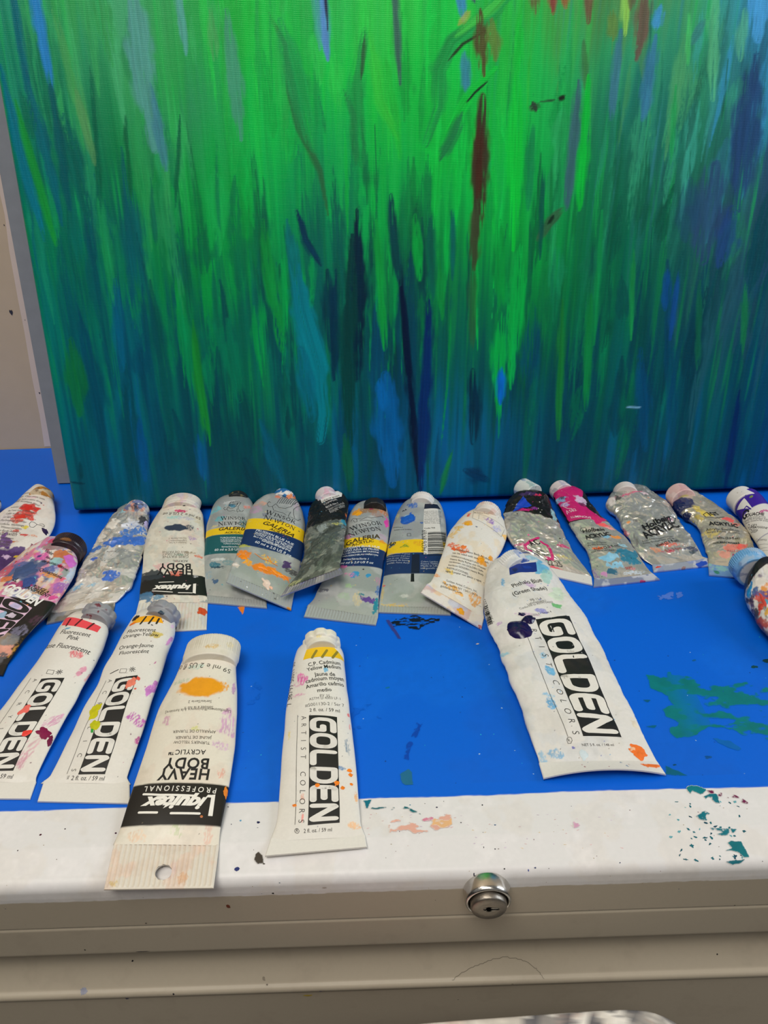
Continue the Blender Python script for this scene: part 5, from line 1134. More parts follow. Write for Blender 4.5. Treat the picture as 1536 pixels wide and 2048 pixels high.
t.crimp((222, 218, 206), 0, .42, ribs=.5, rib_n=13, paint=lambda S_: (S_.grime([(196, 200, 204), (226, 200, 190)], .5, 5), S_.dab(c2(592, 1196), .34, .42, (214, 84, 40), 20, 5, .03)))
t.cap([(0, 1.42, 0), (.05, 1.50, 0), (.35, 1.52, 0), (.38, 1.56, 1), (1.35, 1.55, 1), (1.5, 1.46, 1), (1.56, 1.3, 0)], (226, 220, 208), 'ribbed', 60, .012, paint=lambda S_: (S_.grime([(214, 170, 190), (190, 190, 196), (220, 200, 170)], .6, 7, 1.4, .5), S_.band(-.1, .25, (140, 140, 142), .5, .3), S_.dab(c2(428, 270), .2, .1, (30, 30, 34), 20, 3, .02), S_.blob(c2(548, 305), .15, .12, (206, 40, 80), 0, 4)), flat=.64, top=(363, 984), label='wide off-white cap smeared pink')

# ---- foil tube with blue paint, second in the back row
t = Tube('crumpled foil paint tube smeared bright blue, beside the slate swatch tube in the back row',
   [(92, 1231, 229, 1207), (107, 1214, 234, 1203), (130, 1192, 248, 1188), (153, 1166, 262, 1170), (165, 1134, 273, 1136), (180, 1105, 287, 1104), (200, 1075, 294, 1072), (222, 1040, 298, 1041), (238, 1022, 299, 1024), (250, 1014, 296, 1018)], 2, .72, (93, 1249, 228, 1222), pw=.7, cseed=21, dent=.12, crumple=.11, cscale=.6)
s = t.S; s.fill((220, 216, 208), .62, .22); s.grime([(206, 200, 190), (226, 222, 216)], .6, 73, .8, .56)
for p, a, b_, cc, dr, i in [((900, 520), 1.6, .62, (34, 104, 200), .22, 141), ((980, 440), .9, .7, (60, 120, 200), .34, 142), ((700, 580), .7, .3, (44, 110, 196), .2, 143), ((800, 770), .55, .45, (40, 106, 206), .25, 144), ((690, 650), .22, .2, (40, 90, 190), .1, 145), ((960, 400), .8, .6, (206, 210, 220), .35, 146), ((820, 390), .5, .55, (232, 226, 216), .1, 147), ((1050, 380), .4, .6, (40, 42, 50), .25, 148), ((970, 285), .42, .25, (238, 120, 50), .1, 149), ((900, 300), .3, .3, (150, 196, 206), .25, 150), ((560, 860), .4, .3, (110, 170, 206), .4, 151), ((680, 840), .3, .2, (150, 200, 226), .4, 152), ((1070, 400), .2, .5, (190, 180, 226), .3, 153), ((620, 1000), .8, .3, (214, 210, 206), .4, 154), ((740, 500), .3, .4, (226, 220, 210), .2, 155)]:
    s.blob(c1(*p), a, b_, cc, 10, i, 1.1, .95, dr)
s.flecks(60, [(60, 60, 60), (240, 240, 236), (60, 130, 200), (120, 120, 110)], 39, .01, .04)
s.text('ACRYLIC', c1(780, 600), c1(850, 596), (60, 60, 70)); s.text('60ml', c1(850, 690), c1(885, 688), (90, 90, 90)); t.body()
t.crimp((170, 166, 158), .75, .3, paint=lambda S_: S_.grime([(206, 196, 186), (120, 130, 150)], .6, 5))
plaincap(t, (224, 220, 216), lambda S_: (S_.grime([(60, 90, 160), (110, 130, 180), (40, 44, 60), (226, 160, 140)], .8, 5, 1.6, .54)), r=.98, L=1.0, top=(273, 997.5), label='white cap smeared blue and orange')

# ---- silver tube with teal band (in the back row, under its navy neighbour)
def griffin(S_, o, k, col=(34, 34, 36), w=.03, slant=0.0):
    """winged beast emblem: wing feathers, arched neck and a curling tail"""
    f = lambda x, y: (o[0] + k * (x * math.cos(slant) - y * math.sin(slant)), o[1] + k * (x * math.sin(slant) + y * math.cos(slant)))
    L = []
    for i in range(9):
        L.append([f(-14 + i * 3.6, -8 - i * 1.0), f(-12 + i * 3.8, -18 - 2 * math.sin(i * .4) - i * .6), f(-6 + i * 3.4, -24 - i * .2)])
    L.append([f(-16, -6), f(-8, -2), f(2, -4), f(10, -10), f(14, -18), f(18, -22), f(22, -20), f(26, -21), f(24, -16), f(20, -14), f(17, -8), f(19, 0), f(24, 6)])
    L.append([f(-16, -6), f(-20, 0), f(-16, 6), f(-8, 6), f(0, 4), f(8, 6)]); L.append([f(-20, 0), f(-26, 3), f(-30, -1), f(-28, -6), f(-24, -5)])
    L.append([f(14, -2), f(12, 6), f(16, 10)]); L.append([f(16, 6), f(30, 8), f(34, 4)]); L.append([f(20, -18), f(21, -17.5)])
    S_.strokes(L, w, col)
def galeria(t, bands, smear, seed, words, griff=None):
    s = t.S; s.fill(SILV, .42, .33); s.grime([(170, 180, 176), (200, 200, 196)], .4, seed, .6, .55)
    y1, y0, n0, ncol = bands
    s.band(s.at(*y0)[1], s.at(*y1)[1], (238, 200, 24), 0, .4); s.band(s.at(*n0)[1], s.at(*y0)[1], ncol, 0, .4)
    for p, a, b_, cc, dr, i, o_ in smear: s.blob(p, a, b_, cc, 0, i, 1.1, o_, dr, met=.05)
    for w in words:
        kind, tx, a, b_ = w[:4]
        if kind == 'serif': s.text('', a, b_, (36, 36, 40), geo=serif_geo(tx))
        elif kind == 'ital': s.text(tx, a, b_, (70, 56, 10) if len(w) < 5 else w[4], bold=.02, shear=.3)
        elif kind == 'white': s.text(tx, a, b_, (226, 232, 236), bold=.01)
        else: s.text(tx, a, b_, (36, 36, 40))
    if griff: griffin(s, *griff)
    s.flecks(60, [(90, 170, 190), (190, 90, 150), (60, 60, 70), (230, 200, 120)], seed, .01, .035)
    return s
t = Tube('silver paint tube with yellow and dark teal bands and a black cap',
   [(390, 1190, 533, 1203), (402, 1172, 530, 1180), (407, 1110, 527, 1112), (412, 1057, 521, 1058), (418, 1036, 516, 1036), (429, 1010, 507, 1009), (443, 998, 497, 997), (450, 995, 490, 995)], 3, .80, (388.5, 1204, 534, 1217), pw=.75, lift=((0, 0), (.2, .2)), cseed=25, dent=.05)
TE = (24, 92, 96)
s = galeria(t, (c2(790, 458), c2(790, 520), c2(770, 688), TE), [(c2(720, 300), .6, .5, (120, 196, 206), .32, 161, .85), (c2(740, 380), .5, .35, (90, 176, 186), .35, 162, .8), (c2(860, 270), .3, .25, (60, 130, 160), .2, 163, .9), (c2(990, 280), .3, .3, (230, 130, 110), .4, 164, .8), (c2(850, 240), .6, .2, (200, 206, 206), .3, 165, .8), (c2(960, 420), .5, .6, (30, 110, 110), .35, 166, .7), (c2(690, 790), .4, .3, (40, 120, 140), .3, 167, .9), (c2(740, 740), .6, .14, (226, 230, 226), .3, 168, .9), (c2(720, 810), .5, .12, (20, 60, 80), .2, 169, .9), (c2(700, 930), .25, .22, (40, 90, 140), .2, 170, .9), (c2(820, 770), .6, .25, (110, 160, 170), .45, 171, .7), (c2(640, 880), .3, .4, (130, 170, 190), .5, 172, .6), (c2(820, 660), .3, .14, (60, 90, 90), .2, 173, .9), (c2(700, 450), .3, .12, (246, 220, 120), .4, 174, .6)], 81,
   [('serif', 'WINSOR', c2(752, 398), c2(972, 396)), ('serif', '&', c2(880, 430), c2(905, 429)), ('serif', 'NEWTON', c2(728, 446), c2(985, 444)), ('ital', 'GALERIA', c2(735, 490), c2(985, 492)), ('ital', 'ACRYLIC', c2(785, 512), c2(935, 514)), ('white', 'TURQUOISE DEEP', c2(745, 560), c2(950, 562)), ('white', 'TURQUOISE FONCÉ', c2(745, 577), c2(950, 579)), ('white', 'TURQUESA OSCURO', c2(750, 594), c2(955, 596)), ('white', 'TÜRKIS DUNKEL', c2(775, 610), c2(930, 612)), ('white', 'Series/Série/Serie 1', c2(760, 636), c2(940, 638)), ('white', '60 ml e 2.0 US fl oz', c2(700, 668), c2(990, 672))], (c2(860, 300), .62))
t.body(); t.crimp(SILV, .25, .35, ribs=.2, rib_n=15)
plaincap(t, (30, 34, 36), lambda S_: S_.grime([(150, 140, 90), (60, 70, 70)], .7, 3, 2, .6), r=.94, L=.8, top=(473, 979), label='black screw cap')

# ---- silver tube with navy band and orange paint
t = Tube('silver paint tube with navy band and thick orange paint, resting slanted on the teal-banded tube',
   [(457, 1148, 585, 1203), (464, 1132, 590, 1181), (475, 1105, 599, 1140), (488, 1066, 607, 1092), (496, 1035, 611, 1057), (506, 1011, 607, 1029), (521, 999, 600, 1012), (536, 992, 595, 1003), (546, 989, 590, 999)], 3, .76, (452, 1165, 582, 1221), pw=.75, lift=((1.15, .05), (.55, 0)), cseed=27, dent=.05)
NV = (22, 48, 96)
OR = (246, 140, 24)
s = galeria(t, (c2(1240, 398), c2(1225, 498), c2(1190, 662), NV), [(c2(1060, 300), .5, .5, (200, 150, 190), .45, 181, .7), (c2(1110, 250), .5, .3, (230, 160, 130), .45, 182, .7), (c2(1260, 195), .35, .2, (230, 110, 60), .3, 183, .9), (c2(1420, 280), .3, .5, (210, 170, 200), .45, 184, .6), (c2(960, 700), .55, .5, OR, .30, 185, .95), (c2(1000, 770), .55, .35, (250, 170, 30), .34, 186, .95), (c2(1150, 830), 1.0, .42, OR, .22, 187, .98), (c2(1290, 890), .7, .22, OR, .28, 188, .95), (c2(1180, 740), .6, .4, (240, 190, 60), .50, 189, .9), (c2(1330, 790), .28, .42, (70, 40, 100), .15, 190, .95), (c2(1370, 850), .5, .28, (60, 56, 60), .3, 191, .85), (c2(940, 620), .5, .22, (190, 190, 60), .35, 192, .85), (c2(880, 790), .35, .25, (230, 216, 200), .2, 193, .9), (c2(1000, 400), .3, .4, (230, 210, 120), .5, 194, .6), (c2(1150, 350), .3, .2, (60, 70, 110), .35, 195, .7)], 83,
   [('serif', 'WINSOR', c2(1142, 340), c2(1405, 432)), ('serif', '&', c2(1262, 410), c2(1290, 420)), ('serif', 'NEWTON', c2(1122, 385), c2(1398, 488)), ('ital', 'GALERIA', c2(1118, 432), c2(1390, 550)), ('ital', 'ACRYLIC', c2(1175, 478), c2(1360, 562))] +
   [('white', tx, c2(1062 + i * -8, 490 + 17 * i), c2(1385 - i * 8, 622 + 18 * i)) for i, tx in enumerate(['PRUSSIAN BLUE HUE', 'NUANCE DE BLEU DE PRUSSE', 'TONO AZUL DE PRUSIA', 'BLU DI PRUSSIA IMITAZIONE'])] + [('white', 'Series/Série/Serie 1', c2(1110, 578), c2(1320, 662)), ('white', '60 ml e 2.0 US fl oz', c2(1050, 595), c2(1365, 722))], (c2(1300, 310), 1.15, (34, 34, 36), .035, .36))
s.dab(c2(1150, 955), .5, .25, (236, 214, 196), -40, 5, .08, .6); s.dab(c2(1190, 990), .2, .14, (240, 190, 160), 0, 6, .06); s.dab(c2(1120, 815), .6, .2, OR, -10, 7, .05, .6); s.dab(c2(1250, 860), .6, .16, (248, 150, 30), -12, 8, .05, .6); s.dab(c2(950, 720), .3, .3, OR, 0, 9, .04, .6); s.dab(c2(870, 785), .28, .16, (236, 226, 216), 10, 10, .04)
s.strokes([[c2(1280, 870), c2(1330, 900), c2(1350, 945)], [c2(1050, 690), c2(1120, 740), c2(1180, 760)], [c2(1160, 710), c2(1200, 770), c2(1250, 800)]], .05, OR, .03)
t.body(); t.crimp(SILV, .25, .35, ribs=.2, rib_n=15, paint=lambda S_: (S_.blob(c2(1355, 1180), .25, .2, (226, 150, 50), 0, 3), S_.flecks(10, [(240, 240, 240), (90, 90, 90)], 3, .02, .05)))
ribbed(t, (226, 224, 220), lambda S_: (S_.mix(sstep(.48, .6, fbm(S_.l * 2.2, S_.v * 2, 4)), (40, 110, 170)), S_.mix((S_.l > .6) * sstep(.45, .6, fbm(S_.l * 2.2, S_.v * 2, 9)), (236, 140, 80))), r=1.0, L=.95, top=(568.5, 976), label='white ribbed cap with blue and orange paint')

# ---- silver tube with navy band, centre
t = Tube('silver paint tube with navy band, orange-stained shoulder and black cap, left of the barcode tube',
   [(613, 1213, 756, 1236), (627, 1198, 757, 1222), (634, 1182, 757.5, 1194), (653, 1149, 763, 1149), (674, 1118, 769, 1118), (684, 1084, 776, 1091), (690.6, 1052, 780, 1056), (698, 1032, 778, 1032), (706, 1018.6, 772.5, 1014), (717, 1010, 763, 1008), (722, 1008, 757, 1006)], 3, .74, (607.6, 1234.4, 751.5, 1251), pw=.75, cseed=29, dent=.05)
s = galeria(t, (c3(770, 566), c3(765, 650), c3(735, 822), NV), [(c3(690, 340), .5, .4, (240, 160, 20), .15, 201, .95), (c3(790, 310), .8, .4, (150, 110, 70), .3, 202, .85), (c3(930, 330), .4, .5, (200, 120, 60), .3, 203, .85), (c3(820, 300), .2, .2, (150, 50, 80), .1, 204, .9), (c3(965, 430), .22, .55, (230, 60, 170), .1, 205, .95), (c3(930, 560), .3, .3, (200, 160, 190), .45, 206, .7), (c3(600, 560), .6, .3, (226, 130, 200), .42, 207, .7), (c3(880, 350), .4, .4, (170, 130, 110), .3, 208, .7), (c3(920, 600), .25, .25, (230, 150, 40), .2, 209, .8), (c3(680, 900), .35, .32, (40, 150, 200), .2, 210, .95), (c3(795, 910), .18, .18, (40, 150, 200), .1, 211, .95), (c3(640, 900), .5, .2, (226, 130, 180), .45, 212, .8), (c3(570, 828), .25, .15, (220, 110, 170), .3, 213, .9), (c3(730, 1080), .32, .10, (60, 140, 160), .2, 214, .95), (c3(800, 1125), .55, .22, (96, 60, 150), .1, 215, .95), (c3(868, 1190), .16, .7, (20, 140, 160), .15, 216, .95), (c3(880, 1040), .16, .4, (60, 110, 180), .4, 217, .9), (c3(890, 960), .25, .4, (190, 120, 160), .5, 218, .7), (c3(620, 1000), .3, .2, (160, 206, 130), .4, 219, .6), (c3(700, 1130), .3, .6, (226, 206, 150), .45, 220, .6), (c3(380, 1040), .5, .2, (60, 60, 80), .4, 221, .8), (c3(600, 640), .5, .2, (40, 90, 80), .4, 222, .6), (c3(580, 1090), .5, .3, (170, 200, 160), .4, 223, .5)], 85,
   [('serif', 'WINSOR', c3(640, 508), c3(925, 452)), ('serif', '&', c3(760, 510), c3(790, 505)), ('serif', 'NEWTON', c3(628, 566), c3(915, 502)), ('ital', 'GALERIA', c3(600, 642), c3(905, 572)), ('ital', 'ACRYLIC', c3(645, 652), c3(855, 606))] +
   [('white', tx, c3(560, 692 + 18 * i), c3(900 - 5 * i, 664 + 23 * i)) for i, tx in enumerate(['PRUSSIAN BLUE HUE', 'TONO AZUL DE PRUSIA', 'BLU DI PRUSSIA IMITAZIONE', 'PREUSSISCHBLAU FARBTON'])] + [('white', 'Series/Série/Serie 1', c3(565, 772), c3(795, 766)), ('white', '60 ml e 2.0 US fl oz', c3(545, 808), c3(842, 806))])
s.strokes([[c3(690, 496), c3(745, 490)], [c3(805, 485), c3(850, 478)]], .03)
s.strokes([[c3(640, 420), c3(660, 395), c3(690, 395), c3(700, 420), c3(675, 428), c3(665, 410)], [c3(690, 395), c3(740, 400), c3(790, 380), c3(830, 390), c3(880, 378), c3(925, 372), c3(930, 385)], [c3(720, 415), c3(780, 410), c3(830, 415)]], .035, (40, 36, 36))
s.dab(c3(700, 352), .3, .25, (246, 170, 20), 0, 5, .03); s.dab(c3(755, 852), .07, .07, (20, 20, 24), 0, 6, .02)
t.body(); t.crimp(SILV, .25, .35, ribs=.2, rib_n=15)
t.cap([(0, .90, 0), (.05, .98, 1), (.75, .98, 1), (.85, .9, .5)], (28, 28, 30), 'hex', 12, .03, paint=lambda S_: S_.grime([(60, 58, 56)], .5, 3), top=(748, 994), label='black faceted cap')

# ---- tube seen from its barcode side
t = Tube('silver paint tube turned to its barcode side with a blue paint blob',
   [(758, 1214, 903, 1217), (758, 1204, 905, 1207), (766, 1160, 901, 1160), (773, 1112, 898, 1112), (779, 1074, 894, 1073), (789, 1040, 890, 1038), (800, 1017, 883, 1014), (812, 1005, 875, 1003), (818, 1002, 870, 1002)], 3, .82, (757, 1225.6, 901.6, 1230.7), pw=.75, cseed=31, dent=.04)
s = galeria(t, (c3(1150, 585), c3(1150, 702), c3(1150, 890), NV), [(c3(1150, 390), .75, .62, (24, 90, 186), .1, 231, .98), (c3(1200, 280), .5, .4, (30, 100, 190), .42, 232, .9), (c3(1150, 370), .3, .25, (150, 200, 230), .25, 233, .9), (c3(1280, 430), .12, .12, (30, 90, 170), 0, 234, .9), (c3(1120, 420), .2, .2, (20, 50, 120), .1, 235, .9), (c3(1130, 640), .35, .2, (120, 150, 40), .35, 236, .9), (c3(1010, 640), .3, .2, (40, 90, 120), .3, 237, .9), (c3(1250, 620), .3, .3, (226, 160, 40), .4, 238, .7), (c3(1000, 1185), 1.2, .2, (226, 190, 80), .42, 239, .8), (c3(930, 1050), .1, 1.0, (220, 190, 100), .4, 240, .6), (c3(940, 1000), .1, .1, (220, 70, 90), .1, 241, .9), (c3(1120, 1090), .35, .2, (210, 214, 206), .2, 242, .9), (c3(1060, 370), .2, .4, (220, 206, 130), .4, 243, .7)], 87, [])
s.quad([c3(1298, 720), c3(1490, 716), c3(1420, 262), c3(1302, 262)], (216, 214, 206), .006)
s.quad([c3(1304, 308), c3(1450, 312), c3(1420, 266), c3(1306, 264)], (20, 28, 50), .010)
lines_of(s, c3(1306, 334), c3(1455, 338), (0, 2.9), ['Wash brushes with soap', 'Apply to a grease free', 'surface, clean tools in', 'water. Permanent when', 'dry. Do not freeze. Non', 'toxic under normal use', 'Acrylique de qualité', 'pour artistes. Code', 'Sécher à plat, laver'], (70, 72, 80), bold=.0); s.text('Code 709', c3(1306, 488), c3(1404, 486), (30, 30, 34), bold=.01)
barcode(s, c3(1334, 515), c3(1496, 520), c3(1334, 742), 30, 8, None); s.text('0 94376 89769', c3(1326, 720), c3(1326, 500), INK)
lines_of(s, c3(965, 730), c3(1170, 722), (0, 4.4), ['Acrylic colour of good', 'covering power, bright and', 'easy to use. Couleur', 'acrylique de bonne', 'qualité. Feine Acryl'], (170, 180, 196)); lines_of(s, c3(1275, 790), c3(1430, 790), (0, 4.6), ['Colart, London', 'France 72000', 'Made in UK', 'Hergestellt in'], (170, 180, 196))
s.quad([c3(1180, 965), c3(1214, 965), c3(1214, 890), c3(1182, 890)], (18, 18, 20), .008); s.quad([c3(1182, 885), c3(1262, 885), c3(1262, 715), c3(1192, 715)], (14, 24, 50), .008)
s.strokes([[c3(1150, 528), c3(1182, 528), c3(1182, 550), c3(1150, 550), c3(1150, 528)]], .025); s.text('Solidité à la lumière', c3(1030, 505), c3(1185, 498), (60, 60, 66)); s.text('AA', c3(1105, 335), c3(1148, 318), (30, 34, 50), bold=.02); s.text('permanence A', c3(1020, 480), c3(1110, 478), (60, 60, 66)); s.text('AP', c3(975, 648), c3(1030, 640), (30, 34, 40), bold=.02)
s.dab(c3(1150, 400), .6, .5, (26, 96, 196), 10, 3, .05, .5)
t.body(); t.crimp((186, 190, 184), .25, .35, ribs=.2, rib_n=15)
ribbed(t, (228, 225, 220), lambda S_: S_.grime([(200, 206, 214), (60, 60, 66)], .5, 3, 1.2, .62), r=1.06, L=1.0, top=(845.5, 982), label='white ribbed cap')

# ---- white tube turned to its small print, orange smears
t = Tube('white paint tube with rows of small print and orange smears, beside the barcode tube',
   [(851, 1170, 969, 1238), (862, 1162, 967, 1221), (877, 1126, 972, 1172), (887, 1095, 985, 1132), (896, 1070, 1004, 1103), (912, 1048, 1013, 1072), (928, 1033, 1011, 1050), (941, 1024, 1005, 1037), (952, 1018, 1001, 1030)], 3, .82, (841, 1186, 963, 1259), pw=.8, lift=((.95, 0), (.1, 0)), cseed=33, dent=.12)
s = t.S; s.fill(WHT, 0, .36); s.grime([(220, 212, 196), (232, 206, 160)], .4, 93, .8, .56)
for p, a, b_, cc, dr, i in [((620, 328), .5, .2, (240, 160, 50), .2, 251), ((465, 430), .32, .42, (240, 170, 40), .15, 252), ((400, 470), .4, .35, (236, 190, 80), .35, 253), ((345, 520), .35, .5, (240, 200, 120), .4, 254), ((390, 630), .8, .4, (240, 110, 50), .38, 255), ((470, 365), .15, .25, (226, 90, 50), .2, 256), ((640, 405), .5, .3, (150, 110, 190), .45, 257), ((580, 730), .4, .4, (240, 160, 30), .2, 258), ((648, 715), .2, .25, (240, 160, 30), .2, 259), ((320, 820), .35, .2, (236, 200, 90), .35, 260), ((350, 960), .8, .3, (240, 176, 70), .42, 261), ((520, 1040), .5, .6, (240, 170, 80), .48, 262), ((770, 540), .2, .3, (246, 190, 90), .3, 263), ((210, 850), .3, .2, (240, 160, 90), .4, 264), ((535, 460), .08, .08, (40, 60, 110), 0, 265), ((700, 470), .3, .4, (190, 190, 226), .45, 266)]:
    s.blob(c4(*p), a, b_, cc, -15, i, 1.0, .9, dr)
s.flecks(50, [(90, 90, 100), (190, 120, 150), (240, 170, 60)], 48, .01, .03)
lines_of(s, c4(352, 650), c4(640, 735), (-2.2, 6.1), ['GOLDEN Heavy Body Acrylics', 'can be used with water, wash', ('GEBRAUCHSANLEITUNG:', 0, .78), 'Heavy Body Farbe mit Wasser', ('verdünnen, mit GOLDEN Seife', 0, .95), 'Acrílicos GOLDEN Heavy Body', ('INSTRUCCIONES:', 0, .6), 'agua. Limpiar con jabón y agua'], (60, 58, 56), bold=.006)
lines_of(s, c4(262, 890), c4(590, 1010), (-2.6, 6.0), [('Golden Artist Colors, Inc.', .1, .85), ('New Berlin, NY 13411-3616', .05, .9), ('goldenpaints.com', .02, .55)], (70, 66, 62))
s.strokes([[c4(515, 330), c4(505, 390), c4(735, 540), c4(765, 480)], [c4(515, 345), c4(762, 470)], [c4(560, 360), c4(555, 400)]], .018, (80, 78, 76)); lines_of(s, c4(520, 348), c4(640, 360), (2, 5), ['# Tinte / Color'], (80, 78, 76)); s.text('Made in USA', c4(535, 1090), c4(575, 1110), (70, 66, 62))
for x, y, r, cc in [(620, 330, .2, (240, 150, 40)), (462, 435, .22, (246, 176, 30)), (575, 728, .26, (240, 160, 20)), (648, 716, .14, (240, 160, 20)), (350, 640, .2, (238, 96, 40)), (430, 625, .22, (240, 130, 60))]: s.dab(c4(x, y), r, r * .8, cc, x, x, .03, .6)
t.body()
t.crimp((232, 224, 216), 0, .38, paint=lambda S_: (S_.grime([(236, 190, 130), (206, 160, 160), (190, 196, 220)], .6, 5, .8, .54), S_.dab(c4(410, 1142), .3, .25, (240, 166, 40), 0, 5, .04), S_.blob(c4(568, 1265), .14, .14, (190, 110, 110), 0, 4, .4)))
ribbed(t, (228, 220, 212), lambda S_: S_.grime([(226, 170, 150), (214, 206, 200)], .5, 3, 1.4, .55), r=1.08, L=1.05, top=(978, 1002), label='off-white ribbed cap')

# ---- black label foil tube lying across its neighbours
t = Tube('crumpled foil paint tube with black label top, lying across the tails of two silver tubes',
   [(571, 1178, 680, 1138), (598, 1145, 681, 1126), (607, 1114, 687, 1081), (615, 1047, 693, 1043), (619, 1019, 697, 1012), (625, 1007, 693, 998), (634, 999, 680, 988), (637, 997, 674, 988)], 2, .62, (561, 1194, 686, 1147), pw=.6, b0=.09, lift=((.75, 1.55), (.3, .6)), cseed=35, dent=.10, crumple=.06, cscale=1.2)
s = t.S; s.fill((150, 152, 144), .80, .33); s.grime([(110, 114, 104), (190, 190, 180), (70, 76, 70)], .6, 101, 1.1, .5, met=.6)
vb = s.at(*c3(440, 420))[1]
s.mix(sstep(vb - .1, vb + .1, s.v + .9 * (fbm(s.l * 2.2, s.v * 1.2, 5) - .5) - .35 * s.l), (24, 22, 22), .0, .3)
for p, a, b_, cc, dr, i in [((370, 480), .4, .5, (150, 160, 158), .35, 271), ((580, 430), .3, .5, (30, 140, 170), .2, 272), ((520, 440), .4, .2, (190, 190, 110), .4, 273), ((600, 370), .12, .2, (220, 110, 60), .2, 274), ((300, 780), .9, .4, (60, 66, 60), .5, 275), ((450, 300), .3, .3, (60, 60, 62), .4, 276), ((560, 450), .2, .8, (110, 160, 180), .5, 277), ((120, 980), .6, .2, (190, 190, 130), .45, 278)]:
    s.blob(c3(*p), a, b_, cc, 10, i, 1.1, .9, dr)
s.quad([c3(378, 256), c3(555, 196), c3(538, 164), c3(362, 212)], (226, 226, 220), .02); s.text('HEAVY BODY', c3(392, 245), c3(545, 192), INK, .03, bold=.01)
s.text('COMPOSE', c3(408, 275), c3(520, 228), (226, 226, 224), .025); s.text('BLUE No.1', c3(425, 302), c3(530, 258), (226, 226, 224), .025); lines_of(s, c3(445, 318), c3(585, 262), (1.2, 3.2), ['Bleu composé', 'Azul compuesto', 'Acrylic color'], (170, 170, 168), .025)
s.flecks(70, [(220, 220, 214), (40, 40, 40), (90, 150, 180)], 58, .01, .04)
t.body(); t.crimp((168, 164, 176), .55, .32, ribs=.15, rib_n=14, paint=lambda S_: S_.grime([(120, 126, 190), (190, 186, 176)], .5, 5))
plaincap(t, (226, 216, 220), lambda S_: S_.grime([(226, 150, 180), (170, 180, 210)], .5, 6, 1.6, .58), r=.90, L=1.3, top=(648.5, 971), label='white cap smeared pink')

# ---- foil tube with blue triangle and pink loop
t = Tube('crumpled foil paint tube with blue triangle label and pink loop, behind the large white tube',
   [(1066, 1128, 1184, 1156), (1060, 1114, 1180, 1148), (1038, 1100, 1154, 1113), (1022, 1084, 1138, 1088), (1013, 1064, 1126, 1067), (1008, 1040, 1116, 1046), (1009, 1018, 1104, 1015), (1017, 1001, 1096, 996), (1028, 990, 1080, 986), (1030, 987, 1064, 984)], 3, .74, (1064, 1144, 1185, 1171), pw=.75, lift=((0, 0), (.45, .45)), cseed=37, dent=.10, crumple=.11, cscale=.6)
s = t.S; s.fill((220, 216, 208), .62, .22); s.grime([(206, 200, 190), (160, 156, 146)], .5, 111, .9, .56, met=.6)
vb = s.at(*c4(950, 345))[1]; s.mix(sstep(vb - .05, vb + .05, s.v + .5 * (fbm(s.l * 2, s.v * 2, 5) - .5) + .22 * s.l), (26, 24, 24), 0, .3)
for p, a, b_, cc, dr, i in [((930, 320), .5, .16, (196, 30, 120), .25, 281), ((1000, 310), .3, .2, (130, 50, 140), .3, 282), ((1030, 200), .4, .14, (220, 50, 90), .3, 283), ((870, 290), .14, .3, (196, 200, 210), .3, 284), ((1160, 360), .2, .6, (150, 190, 200), .35, 285), ((960, 190), .7, .2, (60, 40, 90), .3, 286), ((1240, 610), .5, .14, (196, 40, 110), .3, 287), ((1160, 820), .5, .16, (240, 90, 110), .1, 288), ((1230, 700), .9, .16, (206, 190, 110), .45, 289), ((900, 600), .5, .14, (196, 40, 120), .4, 290), ((1100, 740), .4, .2, (150, 200, 190), .45, 291)]:
    s.blob(c4(*p), a, b_, cc, 0, i, 1.1, .95, dr)
s.g.add(s.pos(*(lambda VT: (VT[0], .03))(split_long(np.array([s.at(*c4(828, 340)), s.at(*c4(985, 290)), s.at(*c4(915, 210))]), np.array([[0, 1, 2]]), .1))), split_long(np.array([s.at(*c4(828, 340)), s.at(*c4(985, 290)), s.at(*c4(915, 210))]), np.array([[0, 1, 2]]), .1)[1], rgb(26, 70, 190), 0.0, .35)
s.strokes([[c4(1040, 550), c4(970, 575), c4(930, 610), c4(935, 640), c4(980, 655)], [c4(1060, 580), c4(1110, 610), c4(1130, 640), c4(1150, 680), c4(1155, 715), c4(1110, 725)]], .20, (206, 36, 116), .02); s.dab(c4(1130, 715), .32, .16, (214, 40, 120), -20, 4, .03)
s.text('AC', c4(982, 612), c4(1055, 596), INK, .03, bold=.02); s.text('60ml', c4(1030, 668), c4(1085, 662), INK, .03); s.text('(2.0 fl.oz)', c4(1000, 692), c4(1125, 690), INK, .03); s.text('22.25', c4(1108, 768), c4(1240, 786), (60, 58, 56), .03)
s.flecks(60, [(220, 60, 140), (40, 40, 40), (240, 240, 236)], 59, .01, .04)
t.body(); t.crimp((232, 228, 222), .1, .35, paint=lambda S_: S_.flecks(12, [(120, 110, 110)], 4, .01, .02))
plaincap(t, (214, 222, 218), lambda S_: S_.grime([(110, 160, 160), (90, 120, 170)], .6, 6, 1.5, .6), r=.88, L=1.6, top=(1043, 956), label='white cap smeared pale green')

